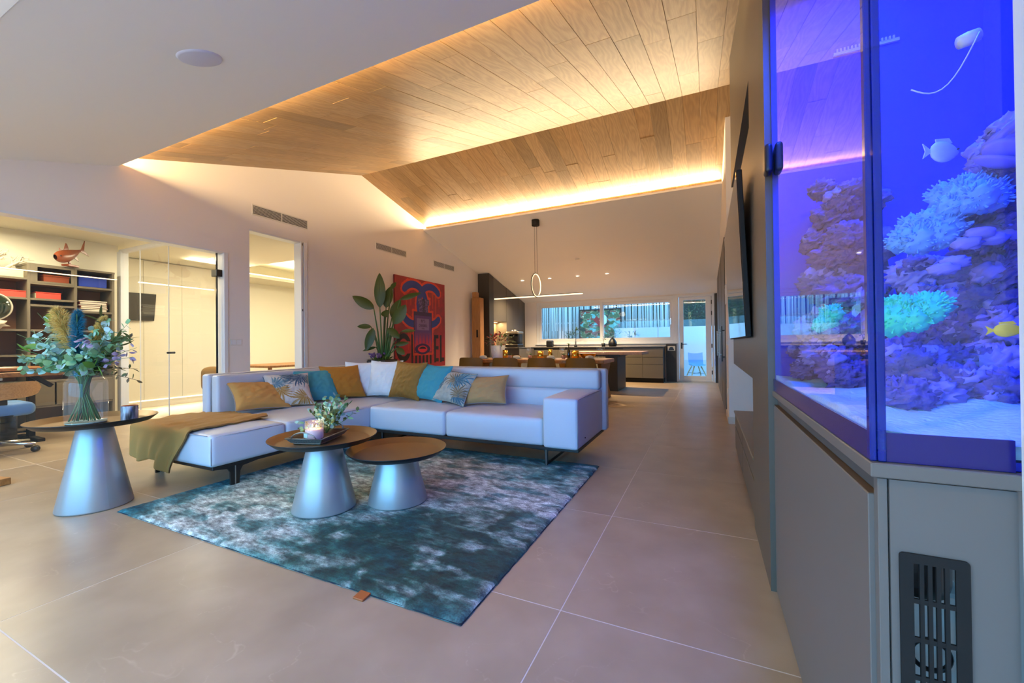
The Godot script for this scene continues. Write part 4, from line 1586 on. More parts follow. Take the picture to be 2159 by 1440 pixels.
	for k in 56:
		var a := TAU * k / 56
		var d := Basis(Vector3.UP, deg_to_rad(88.0)) * Vector3(cos(a), sin(a), 0)
		ro.append(Vector3(0, 2.31, 0) + d * 0.243)
		ri.append(Vector3(0, 2.31, 0) + d * 0.228)
	tube(st, ro, 0.009, 8, true)
	obj("ring_frame", st, M.black_matte, p)
	st = S(true)
	tube(st, ri, 0.011, 8, true)
	obj("ring_light", st, M.led_line, p)
	st = S()
	box(st, Vector3(0, 2.098, 0), Vector3(1.95, 0.010, 0.026), 0.002)
	obj("bar_frame", st, M.black_matte, p)
	st = S()
	box(st, Vector3(0, 2.080, 0), Vector3(1.945, 0.024, 0.024), 0.006)
	obj("bar_light", st, M.led_line, p)
	area("pendant_light", Vector3(-3.148, 2.06, -7.85), Vector3(0, -1, 0), Vector2(1.9, 0.025), WARM2, 2.6)
	omni("pendant_ring_light", Vector3(-3.148, 2.31, -7.70), WARM2, 0.15, 0.1)
	# timber totem leaning in the corner
	var to := thing("timber_totem", "tall weathered timber beam with a stepped top and slot, by the tall cabinets", "wooden post", Vector3(-5.50, 0, -9.62))
	st = S()
	UVS = Vector2(2.0, 0.4)
	bx(st, -0.20, 0.06, 0.03, 2.36, 0.09, -0.13, 0.014)
	obj("post", st, M.old_wood, to)
	st = S()
	bx(st, -0.20, -0.07, 2.36, 2.52, 0.06, -0.10, 0.014)
	obj("tenon", st, M.old_wood, to)
	st = S()
	bx(st, -0.22, 0.10, 0.0, 0.03, 0.16, -0.16, 0.006)
	obj("foot", st, M.old_wood, to)
	UVS = Vector2.ONE
	st = S()
	bx(st, -0.055, -0.005, 1.30, 1.50, 0.085, 0.0925)
	obj("slot", st, M.dark_gap, to)


func base_unit(called: String, label: String, xa: float, xb: float, drawers: bool) -> void:
	var zf := -11.90
	var u := thing(called, label, "cabinet", Vector3((xa + xb) / 2, 0, -12.2))
	var hw := (xb - xa) / 2
	var st := S()
	bx(st, -hw, hw, 0.12, 0.983, -0.29, 0.275)
	obj("carcass", st, M.anthracite_dark, u)
	st = S()
	bx(st, -hw, hw, 0.0, 0.12, -0.29, 0.22)
	obj("plinth", st, M.dark_gap, u)
	var rows := [[0.13, 0.50], [0.51, 0.70], [0.71, 0.965]] if drawers else [[0.13, 0.93]]
	for r in rows:
		st = S()
		bx(st, -hw + 0.002, hw - 0.002, r[0], r[1], 0.276, 0.298, 0.002)
		obj("drawer" if drawers else "door", st, M.anthracite, u)


func stick_plant(at: Vector3, h: float, label: String, orchid: bool) -> void:
	var t := thing("potted_plant", label, "plant", at)
	var st := S(true)
	if orchid:
		lathe(st, [Vector2(0, 0), Vector2(0.05, 0), Vector2(0.06, 0.10), Vector2(0.055, 0.10), Vector2(0, 0.095)], 20)
	else:
		lathe(st, [Vector2(0, 0), Vector2(0.045, 0), Vector2(0.05, 0.03), Vector2(0.018, 0.07), Vector2(0.022, 0.16), Vector2(0, 0.16)], 20)
	obj("pot", st, M.black_plastic, t)
	st = S(true)
	tube(st, [Vector3(0, 0.08, 0), Vector3(0.01, h * 0.6, 0), Vector3(0.05 if orchid else 0.0, h, 0)], 0.006, 6)
	obj("stem", st, M.stem_green if orchid else M.black_matte, t)
	var rr := RandomNumberGenerator.new()
	rr.seed = int(h * 100)
	for k in (7 if orchid else 26):
		st = S(true)
		var d := Vector3(rr.randf_range(-1, 1), rr.randf_range(-0.1, 1), rr.randf_range(-1, 1)).normalized()
		var p := Vector3(0.03, h * 0.75, 0) + d * 0.05 if orchid else Vector3(0, h * 0.75, 0) + d * 0.11
		leaf(st, 0.06 if orchid else 0.09, 0.045, 0.3, 0.2, aim(d), p, 4)
		obj("petal" if orchid and k < 5 else "leaf", st, M.porcelain if orchid and k < 5 else M.leaf_olive, t)


# ---------------------------------------------------------------- garden behind the kitchen
func build_outside() -> void:
	var st := S()
	bx(st, -9.0, 4.0, -0.25, -0.06, -12.64, -22.0)
	struct("terrace", st, M.terrace, "grey terrace outside the kitchen")
	st = S()
	bx(st, -2.95, 4.0, -0.06, 1.64, -14.9, -15.05)
	struct("wall_garden", st, M.garden_wall, "low white garden wall outside the kitchen window")
	# planted bank behind the fence and the eave over the window
	st = S()
	prism(st, [Vector2(-16.9, -0.1), Vector2(-17.6, 4.6), Vector2(-21.0, 5.2), Vector2(-21.0, -0.1)], -9.0, 4.0)
	struct("hillside", st, M.earth_bank, "dark planted bank rising behind the garden")
	st = S()
	bx(st, -10.1, 1.3, 2.85, 3.0, -12.64, -13.3)
	struct("roof_eave", st, M.ceiling_paint, "white eave over the kitchen window")
	# bamboo fence
	var f := thing("bamboo_fence", "tall weathered bamboo fence outside the kitchen window", "fence", Vector3(0, 0, -15.25))
	st = S(true)
	var x := -8.5
	while x < -0.9:
		var w := rng.randf_range(0.022, 0.048)
		x += w
		var dx := rng.randf_range(-0.04, 0.04)
		var dz := rng.randf_range(-0.03, 0.03)
		UVO = Vector2(rng.randf(), rng.randf())
		tube(st, [Vector3(x, -0.06, dz), Vector3(x + dx * 0.5, 1.6, dz), Vector3(x + dx, rng.randf_range(3.1, 3.5), dz)], [w, w * 0.95, w * 0.85], 6)
		x += w * 0.9
	UVO = Vector2.ZERO
	meta(obj("poles", st, M.bamboo, f), "", "", "", "stuff")
	st = S(true)
	for y in [0.5, 1.9, 2.9]:
		tube(st, [Vector3(-8.5, y, -0.07), Vector3(-0.9, y, -0.07)], 0.03, 6)
	obj("rail", st, M.bamboo, f)
	# framed picture hung on the fence
	var p := thing("outdoor_picture", "dark framed painting in green, white and red hung on the bamboo fence", "picture", Vector3(-3.56, 1.86, -15.14))
	st = S()
	frame_rect(st, -0.79, 0.79, -0.60, 0.52, 0.0, 0.045, 0.04)
	obj("frame", st, M.dark_frame, p)
	st = S()
	box(st, Vector3(0, -0.04, -0.008), Vector3(1.50, 1.04, 0.012))
	var art := mk("abstract_art", Color.WHITE, 0.7)
	var an := noise(201, 0.02, 3)
	var bn := noise(202, 0.018, 3)
	art.albedo_texture = image_tex(192, 128, func(px, py):
		var a: float = an.get_noise_2d(px * 0.8, py * 2.2)
		var b: float = bn.get_noise_2d(px, py * 1.6)
		var c := Color(0.30, 0.38, 0.22)
		if a > 0.16: c = Color(0.52, 0.22, 0.15)
		elif a > 0.02: c = Color(0.62, 0.62, 0.45)
		if b > 0.22: c = Color(0.42, 0.66, 0.60)
		elif b < -0.28: c = Color(0.12, 0.20, 0.14)
		var q := Vector2(px - 104.0, py - 44.0)
		if q.x > -8 and q.length() < 26 and q.x < 24: c = Color(0.86, 0.86, 0.84)
		if q.x <= -8 + q.y * 0.9 and q.x > -40 + absf(q.y) * 0.9 and absf(q.y) < 34: c = Color(0.62, 0.12, 0.10)
		return c)
	UVS = Vector2(1.0 / 1.5, -1.0 / 1.04)
	UVO = Vector2(0.5, 0.46)
	st = S()
	box(st, Vector3(0, -0.04, -0.008), Vector3(1.50, 1.04, 0.012))
	UVS = Vector2.ONE
	UVO = Vector2.ZERO
	obj("canvas", st, art, p)
	# trees over the wall
	for k in 3:
		var at: Vector3 = [Vector3(-0.55, 0, -16.1), Vector3(1.0, 0, -16.2), Vector3(-2.2, 0, -16.3)][k]
		var t := thing("garden_tree", ["leafy dark green tree behind the garden wall, centred in the glazed door", "dark tree at the right edge of the glazed door", "shadowy tree behind the end of the bamboo fence"][k], "tree", at)
		st = S(true)
		tube(st, [Vector3(0, -0.06, 0), Vector3(0.05, 1.2, 0), Vector3(0, 2.2, 0)], [0.07, 0.06, 0.04], 8)
		obj("trunk", st, M.old_wood, t)
		st = S()
		for i in 900:
			var d := Vector3(rng.randf_range(-1, 1), rng.randf_range(-1, 1), rng.randf_range(-1, 1))
			if d.length() > 1.0:
				continue
			leaf(st, 0.13, 0.055, 0.3, 0.2, aim(Vector3(rng.randf_range(-1, 1), rng.randf_range(-0.6, 1), rng.randf_range(-1, 1))), Vector3(0, 2.45, 0) + d * Vector3(0.75, 0.95, 0.6), 2)
		meta(obj("foliage", st, M.tree_green, t), "", "", "", "stuff")
	# shrubs along the window
	for k in 4:
		var at: Vector3 = [Vector3(-4.2, 0, -13.6), Vector3(-3.5, 0, -13.5), Vector3(-2.75, 0, -13.6), Vector3(-2.2, 0, -13.7)][k]
		var t := thing("garden_shrub", ["first", "second", "third", "fourth"][k] + " leafy shrub from the left just outside the kitchen window", "shrub", at)
		st = S(true)
		tube(st, [Vector3(0, -0.06, 0), Vector3(0.02, 0.9, 0)], [0.02, 0.012], 6)
		obj("stem", st, M.old_wood, t)
		st = S()
		for i in 160:
			var d := Vector3(rng.randf_range(-1, 1), rng.randf_range(-1, 1), rng.randf_range(-1, 1))
			leaf(st, 0.12, 0.03, 0.5, 0.2, aim(d + Vector3(0, 0.5, 0)), Vector3(0, [1.15, 1.05, 1.2, 1.15][k], 0) + d * Vector3(0.22, 0.32, 0.2), 2)
		meta(obj("foliage", st, M.tree_green, t), "", "", "", "stuff")
	# garden chairs seen through the door
	garden_chair(Vector3(-0.30, -0.06, -13.9), 0.4, "pale blue shell chair with bent wooden legs, outside the glazed door")
	garden_chair(Vector3(0.32, -0.06, -14.1), -0.9, "second pale blue garden chair, half hidden by the door frame")
	# two spotlights that wash the fence
	for k in 2:
		var at: Vector3 = [Vector3(-5.05, -0.06, -14.85), Vector3(-2.55, -0.06, -14.6)][k]
		var s := thing("garden_spotlight", ["garden spotlight at the foot of the fence, left one", "garden spotlight in front of the low white wall, right one"][k], "spotlight", at)
		st = S(true)
		lathe(st, [Vector2(0, 0), Vector2(0.04, 0), Vector2(0.04, 0.12), Vector2(0.03, 0.12), Vector2(0, 0.11)], 16)
		obj("housing", st, M.black_plastic, s)
		st = S(true)
		lathe(st, [Vector2(0, 0.121), Vector2(0.028, 0.121)], 16)
		obj("lamp_lens", st, M.lamp_lens, s)
		spot("garden_spot", at + Vector3(0, 0.16, 0), Vector3(0.05, 1, -0.16), 14.0, Color(1.0, 0.85, 0.66), 5.0)


func garden_chair(at: Vector3, turn: float, label: String) -> void:
	var t := thing("garden_chair", label, "chair", at, turn)
	var st := S(true)
	grid(st, 14, 10, func(u, v):
		var a: float = lerpf(-1.2, 1.2, u)
		var k: float = v
		var z: float = -0.22 + 0.42 * k if k < 0.6 else 0.03 + 0.12 * (k - 0.6)
		var y: float = 0.44 + 0.03 * a * a if k < 0.6 else 0.44 + 0.03 * a * a + (k - 0.6) * 0.95
		return Vector3(0.24 * sin(a) , y, -z))
	obj("shell", st, M.seat_blue, t)
	for q in [[-1, -1], [1, -1], [-1, 1], [1, 1]]:
		st = S(true)
		tube(st, [Vector3(q[0] * 0.10, 0.43, q[1] * 0.10), Vector3(q[0] * 0.19, 0.22, q[1] * 0.17), Vector3(q[0] * 0.25, 0.0, q[1] * 0.23)], [0.02, 0.018, 0.014], 8)
		obj("leg", st, M.ply_shell, t)
	st = S(true)
	tube(st, [Vector3(-0.19, 0.22, -0.17), Vector3(0.19, 0.22, 0.17)], 0.006, 6)
	tube(st, [Vector3(0.19, 0.22, -0.17), Vector3(-0.19, 0.22, 0.17)], 0.006, 6)
	obj("brace", st, M.black_matte, t)


# ---------------------------------------------------------------- office behind the glass
func build_office() -> void:
	var st := S()
	bx(st, -9.5, -8.60, 0, 4.5, -3.15, -3.30)
	bx(st, -8.72, -8.60, 0, 4.5, 1.5, -3.15)
	struct("wall_office", st, M.cream_paint, "cream wall behind the office bookcase")
	var b := thing("bookcase", "taupe office bookcase with brown back and open shelves", "bookcase", Vector3(-8.40, 0, 0))
	st = S()
	bx(st, -0.195, -0.185, 0.0, 2.05, -0.60, -2.26)
	bx(st, -0.195, -0.185, 0.0, 2.24, -2.26, -3.10)
	obj("back_panel", st, M.shelf_brown, b)
	for q in [[-0.60, 2.06], [-1.50, 1.78], [-2.22, 2.262], [-2.675, 2.262], [-3.09, 2.262]]:
		st = S()
		bx(st, -0.19, 0.20, 0.0, q[1], q[0] + 0.014, q[0] - 0.014, 0.002)
		obj("upright", st, M.shelf_grey, b)
	for q in [[-0.60, -2.22, 2.05], [-2.20, -3.11, 2.255], [-2.22, -3.09, 2.00], [-0.60, -2.675, 1.785], [-2.675, -3.09, 1.64], [-2.22, -2.675, 1.70], [-0.60, -3.09, 1.36], [-0.60, -3.09, 1.02], [-0.60, -3.09, 0.66], [-0.60, -3.09, 0.32], [-0.60, -3.09, 0.04]]:
		st = S()
		bx(st, -0.19, 0.195, q[2] - 0.015, q[2] + 0.013, q[0], q[1], 0.002)
		obj("shelf", st, M.shelf_grey, b)
	st = S()
	for q in [[2.225, 2.245], [2.012, 2.035]]:
		bx(st, 0.185, 0.198, q[0], q[1], -2.234, -2.66)
	bx(st, 0.185, 0.198, 2.035, 2.225, -2.234, -2.30)
	bx(st, 0.185, 0.198, 2.035, 2.225, -2.63, -2.66)
	obj("niche_frame", st, M.shelf_grey, b)
	for k in 4:
		st = S()
		bx(st, 0.19, 0.205, 0.335, 0.64, -0.62 - k * 0.62, -1.22 - k * 0.62, 0.002)
		obj("door", st, M.shelf_grey, b)
	# light bar
	var lb := thing("light_bar", "thin lit bar running across the front of the office bookcase", "light bar", Vector3(-8.17, 2.155, -2.2))
	st = S()
	box(st, Vector3(0, 0, 0), Vector3(0.010, 0.012, 1.84), 0.002)
	obj("led_line", st, M.led_line, lb)
	st = S()
	box(st, Vector3(-0.008, 0, 0), Vector3(0.008, 0.018, 1.86), 0.002)
	obj("profile", st, M.aluminium, lb)
	area("light_bar_light", Vector3(-8.155, 2.155, -2.2), Vector3(1, -0.2, 0), Vector2(1.84, 0.015), WARM2, 0.5)
	# boxes and papers
	shelf_box("storage_box", "red lidded box on the office shelf, nearer the window", Vector3(-8.36, 1.80, -2.10), Vector3(0.22, 0.09, 0.25), M.box_red, M.box_pale)
	shelf_box("storage_box", "second red lidded box on the office shelf, behind the plume of pampas", Vector3(-8.36, 1.80, -2.42), Vector3(0.22, 0.09, 0.24), M.box_red, M.box_pale)
	shelf_box("storage_box", "blue plastic box in the top right bay of the bookcase", Vector3(-8.36, 2.015, -2.87), Vector3(0.26, 0.16, 0.31), M.box_blue, M.box_blue)
	shelf_box("storage_box", "copper coloured box inside the framed top niche of the bookcase", Vector3(-8.36, 2.015, -2.50), Vector3(0.22, 0.12, 0.25), M.box_copper, M.box_copper)
	var y := 1.655
	for k in 6:
		var h: float = [0.03, 0.018, 0.03, 0.02, 0.035, 0.02][k]
		var p := thing("folder", "%s of the folders stacked in the right bay of the bookcase" % ["lowest pale", "second pale", "third, reddish", "fourth, pale", "fifth, dark red", "topmost white"][k], "folder", Vector3(-8.36 + rng.randf_range(-0.01, 0.01), y, -2.88), rng.randf_range(-0.12, 0.12))
		st = S()
		box(st, Vector3(0, h / 2, 0), Vector3(0.23, h - 0.002, 0.31), 0.002)
		obj("cover", st, [M.paper, M.box_pale, M.paper_red, M.paper, M.paper_red, M.paper][k], p)
		st = S()
		box(st, Vector3(0.114, h / 2, 0), Vector3(0.006, h - 0.008, 0.29))
		obj("pages", st, M.paper, p)
		y += h + 0.0015
	# white coral sculpture
	var c := thing("coral_sculpture", "white branching coral sculpture on top of the office bookcase", "sculpture", Vector3(-8.38, 2.064, -1.98))
	st = S()
	box(st, Vector3(0, 0.06, -0.03), Vector3(0.14, 0.12, 0.40), 0.01)
	obj("base", st, M.box_pale, c)
	st = S(true)
	branch(st, Vector3(0, 0.11, 0), Vector3(0.1, 1, 0.1), 0.13, 0.030, 4)
	branch(st, Vector3(0, 0.11, -0.08), Vector3(0.2, 0.7, -0.8), 0.12, 0.026, 4)
	branch(st, Vector3(0, 0.11, 0.08), Vector3(0.1, 0.8, 0.7), 0.12, 0.026, 4)
	obj("branches", st, M.coral_white, c)
	tuna()
	# magnifier globe
	var g := thing("desk_globe", "dark green glass globe in a pale ring on a stone foot", "globe", Vector3(-8.02, 1.374, -1.86))
	st = S(true)
	blob(st, Vector3(0, 0.27, 0), Vector3(0.06, 0.16, 0.16), noise(1, 1, 1), 0.0, 24, 16)
	obj("disc", st, M.dark_green_glass, g)
	st = S(true)
	var rg := []
	for k in 32:
		rg.append(Vector3(0.0, 0.27 + 0.168 * sin(TAU * k / 32), 0.168 * cos(TAU * k / 32)))
	tube(st, rg, 0.010, 8, true)
	obj("ring", st, M.coral_white, g)
	st = S(true)
	blob(st, Vector3(0, 0.05, 0), Vector3(0.09, 0.06, 0.13), noise(4, 1.5, 3), 0.6, 16, 10)
	obj("foot", st, M.coral_white, g)
	# desk
	var d := thing("desk", "thick wooden office desk with a raised writing board", "desk", Vector3(-7.52, 0, -1.4))
	st = S()
	UVS = Vector2(0.8, 1.6)
	box(st, Vector3(0, 0.815, 0), Vector3(0.78, 0.055, 1.66), 0.006)
	obj("top", st, M.table_wood, d)
	st = S()
	box(st, Vector3(-0.02, 0.872, -0.02), Vector3(0.66, 0.035, 1.50), 0.004)
	obj("writing_board", st, M.table_wood, d)
	UVS = Vector2.ONE
	st = S()
	box(st, Vector3(0.02, 0.768, 0.2), Vector3(0.60, 0.03, 1.1), 0.004)
	obj("drawer", st, M.white_plastic, d)
	for z in [-0.70, 0.70]:
		st = S()
		box(st, Vector3(0.15, 0.72, z), Vector3(0.05, 0.05, 0.22), 0.004, Basis(Vector3.RIGHT, -0.7))
		box(st, Vector3(0, 0.39, z + 0.05), Vector3(0.08, 0.78, 0.06), 0.004)
		box(st, Vector3(0, 0.02, z + 0.05), Vector3(0.62, 0.04, 0.07), 0.004)
		obj("leg", st, M.black_matte, d)
	var ped := thing("drawer_pedestal", "dark pedestal of drawers standing under the office desk", "pedestal", Vector3(-7.50, 0, -1.55))
	st = S()
	box(st, Vector3(0, 0.36, 0), Vector3(0.44, 0.60, 0.66), 0.004)
	obj("body", st, M.black_matte, ped)
	for k in 3:
		st = S()
		box(st, Vector3(0.226, 0.165 + 0.2 * k, 0), Vector3(0.012, 0.19, 0.64), 0.003)
		obj("drawer", st, mk("pedestal_front", Color(0.09, 0.085, 0.08), 0.2), ped)
	for q in [[-0.17, -0.28], [0.17, -0.28], [-0.17, 0.28], [0.17, 0.28]]:
		st = S(true)
		lathe(st, [Vector2(0, 0), Vector2(0.025, 0.003), Vector2(0.025, 0.055), Vector2(0, 0.06)], 12, Vector3(q[0], 0, q[1]))
		obj("castor", st, M.black_plastic, ped)
	# papers on the desk
	var pp := thing("paper_sheet", "white sheets lying on the office desk", "paper", Vector3(-7.5, 0.890, -1.7))
	st = S()
	box(st, Vector3(0, 0.003, 0), Vector3(0.3, 0.005, 0.42), 0.001, Basis(Vector3.UP, 0.1))
	obj("sheet", st, M.paper, pp)
	# swivel chair with a moulded plywood back
	var ch := thing("office_chair", "office swivel chair with plywood back, blue seat and polished star base", "office chair", Vector3(-6.70, 0, -1.60), 0.0)
	st = S(true)
	UVS = Vector2(1, 1)
	for side in 2:
		grid(st, 20, 8, func(u, v):
			var a: float = lerpf(-1.0, 1.0, u)
			var hh: float = 0.085 * pow(maxf(0.0, 1 - pow(absf(a), 6)), 0.5)
			return Vector3(0.13 - 0.14 * a * a - (0.011 if side == 1 else 0.0), 0.665 + 0.02 * a + hh * (2 * v - 1), -0.31 * a))
	obj("backrest", st, M.ply_shell, ch)
	st = S(true)
	rbox(st, Vector3(-0.10, 0.47, 0), Vector3(0.46, 0.13, 0.48), 0.055, Vector3(0, 0.02, 0))
	obj("seat", st, M.seat_blue, ch)
	st = S()
	box(st, Vector3(0.10, 0.55, 0), Vector3(0.02, 0.20, 0.07), 0.005)
	box(st, Vector3(-0.02, 0.405, 0), Vector3(0.26, 0.03, 0.16), 0.008)
	obj("bracket", st, M.black_plastic, ch)
	st = S(true)
	tube(st, [Vector3(-0.08, 0.39, 0), Vector3(-0.08, 0.09, 0)], 0.028, 14)
	obj("column", st, M.aluminium, ch)
	for k in 5:
		var a := TAU * k / 5 + 0.45
		var e := Vector3(-0.08 + cos(a) * 0.31, 0.085, sin(a) * 0.31)
		st = S(true)
		tube(st, [Vector3(-0.08, 0.115, 0), (e + Vector3(-0.08, 0.115, 0)) * 0.5, e], [0.026, 0.02, 0.015], 10)
		obj("leg", st, M.aluminium, ch)
		st = S(true)
		for q in [-1.0, 1.0]:
			lathe(st, [Vector2(0, -0.009), Vector2(0.03, -0.009), Vector2(0.033, 0), Vector2(0.03, 0.009), Vector2(0, 0.009)], 18, e + Vector3(0, -0.052, 0) + Vector3(-sin(a), 0, cos(a)) * 0.013 * q, aim(Vector3(-sin(a), 0, cos(a))))
		obj("castor", st, M.black_plastic, ch)
	# wooden block at the edge of the picture
	st = S()
	UVS = Vector2(2, 2)
	box(st, Vector3(0, 0.028, 0), Vector3(0.22, 0.056, 0.09), 0.004, Basis(Vector3.UP, 0.2))
	UVS = Vector2.ONE
	meta(obj("wood_block", st, M.old_wood, null, Vector3(-5.27, 0, -1.235)), "small dark wooden block on the floor in front of the office glass", "wood block")


func shelf_box(called: String, label: String, at: Vector3, s: Vector3, m: Material, side: Material) -> void:
	var t := thing(called, label, "box", at)
	var st := S()
	box(st, Vector3(0, s.y * 0.42, 0), Vector3(s.x, s.y * 0.84, s.z), 0.004)
	obj("body", st, m, t)
	st = S()
	box(st, Vector3(0, s.y * 0.92, 0), Vector3(s.x + 0.008, s.y * 0.16, s.z + 0.008), 0.004)
	obj("lid", st, m, t)
	st = S()
	box(st, Vector3(0, s.y * 0.42, s.z / 2 + 0.001), Vector3(s.x * 0.96, s.y * 0.76, 0.003), 0.001)
	obj("end_label", st, side, t)


func branch(st: SurfaceTool, at: Vector3, d: Vector3, l: float, r: float, depth: int) -> void:
	var e := at + d.normalized() * l
	tube(st, [at, (at + e) * 0.5 + Vector3(rng.randf_range(-1, 1), rng.randf_range(-1, 1), rng.randf_range(-1, 1)) * l * 0.12, e], [r, r * 0.8, r * 0.6], 6)
	if depth <= 1:
		return
	for k in 3:
		branch(st, at.lerp(e, 0.45 + 0.25 * k), d.normalized() + Vector3(rng.randf_range(-0.4, 0.4), rng.randf_range(-0.5, 0.7), rng.randf_range(-1, 1)), l * 0.72, r * 0.62, depth - 1)


func tuna() -> void:
	var t := thing("tuna_sculpture", "glossy carved wooden tuna fish on top of the office bookcase", "sculpture", Vector3(-8.18, 2.425, -2.60))
	var st := S(true)
	var l := 0.40
	grid(st, 20, 18, func(u, v):
		var h: float = 0.15 * pow(sin(PI * pow(clampf(v * 0.96 + 0.03, 0, 1), 0.62)), 0.9) + 0.008
		var w := h * 0.66
		return Vector3(cos(TAU * u) * w * 0.55, sin(TAU * u) * h * 0.55 + 0.10 * (v - 0.3) * v, lerpf(0.5, -0.5, v) * l))
	obj("body", st, M.carved_wood, t)
	st = S()
	var q := Basis(Vector3.UP, PI / 2)
	plate(st, [Vector2(0.19, 0.055), Vector2(0.30, 0.20), Vector2(0.245, 0.065), Vector2(0.31, -0.03), Vector2(0.19, 0.045)], 0.012, Vector3.ZERO, q)
	obj("tail", st, M.carved_wood, t)
	st = S()
	plate(st, [Vector2(-0.06, 0.075), Vector2(0.0, 0.18), Vector2(0.015, 0.165), Vector2(0.02, 0.08)], 0.008, Vector3.ZERO, q)
	plate(st, [Vector2(-0.13, 0.06), Vector2(-0.11, 0.12), Vector2(-0.06, 0.075)], 0.008, Vector3.ZERO, q)
	plate(st, [Vector2(0.05, -0.02), Vector2(0.12, -0.09), Vector2(0.10, -0.0)], 0.008, Vector3.ZERO, q)
	obj("fin", st, M.carved_wood, t)
	for s in [-1.0, 1.0]:
		st = S()
		plate(st, [Vector2(-0.08, -0.03), Vector2(-0.02, -0.12), Vector2(-0.03, -0.02)], 0.008, Vector3(0.045 * s, 0, 0), q * Basis(Vector3.RIGHT, 0.5 * s))
		obj("side_fin", st, M.carved_wood, t)
		st = S(true)
		blob(st, Vector3(0.037 * s, 0.015, 0.16), Vector3.ONE * 0.011, noise(1, 1, 1), 0.0, 10, 8)
		obj("eye", st, M.black_gloss, t)
	st = S()
	box(st, Vector3(0, -0.135, 0.02), Vector3(0.10, 0.03, 0.16), 0.006, Basis(Vector3.RIGHT, deg_to_rad(-16)))
	box(st, Vector3(0, -0.09, 0.02), Vector3(0.02, 0.06, 0.03), 0.003)
	obj("stand", st, M.carved_wood, t)
	t.transform.basis = Basis(Vector3.UP, deg_to_rad(30)) * Basis(Vector3.RIGHT, deg_to_rad(16))


# ---------------------------------------------------------------- rug
func build_rug() -> void:
	var r := thing("area_rug", "teal, grey and white marbled deep pile rug under the coffee tables", "rug", Vector3(-2.24, 0, -2.515))
	var hx := 1.36
	var hz := 1.145
	var nz := noise(31, 2.2, 3)
	var n2 := noise(32, 40.0, 2)
	var st := S(true)
	# u runs across, v runs towards the back; the rim rolls down to the floor
	grid(st, 170, 150, func(u, v):
		var x: float = lerpf(-hx, hx, u)
		var z: float = lerpf(hz, -hz, v)
		var e: float = minf(minf(u, 1 - u) * 2 * hx, minf(v, 1 - v) * 2 * hz)
		var y: float = 0.014 * sqrt(clampf(e / 0.02, 0, 1)) + 0.0035 * n2.get_noise_2d(x, z) * clampf(e / 0.03, 0, 1) + 0.002
		if e <= 0.0:
			x *= 1.0 + 0.004 * nz.get_noise_2d(x * 3, z * 3)
			z *= 1.0 + 0.004 * nz.get_noise_2d(z * 3, x * 3)
		return Vector3(x, y, z))
	obj("pile", st, M.rug_pile, r)
	st = S()
	box(st, Vector3(0, 0.003, 0), Vector3(hx * 2 - 0.004, 0.005, hz * 2 - 0.004), 0.001)
	obj("backing", st, M.rug_edge, r)
	st = S()
	box(st, Vector3(0.86, 0.006, hz + 0.018), Vector3(0.058, 0.010, 0.05), 0.002, Basis(Vector3.RIGHT, 0.12))
	meta(obj("maker_tag", st, M.leather_tag, r), "tan leather tag sewn to the front edge")
	# cowhide under the dining table
	st = S(true)
	UVS = Vector2(1.4, 1.4)
	grid(st, 48, 6, func(u, v):
		var a: float = TAU * u
		var rad: float = (0.75 + 0.16 * sin(5 * a) + 0.10 * sin(3 * a + 1)) * v
		return Vector3(cos(a) * rad * 1.5, 0.004 + 0.003 * (1 - v), sin(a) * rad))
	UVS = Vector2.ONE
	meta(obj("cowhide_rug", st, M.cowhide, null, Vector3(-2.6, 0, -7.6)), "brown and white cowhide on the floor behind the sofa", "rug")


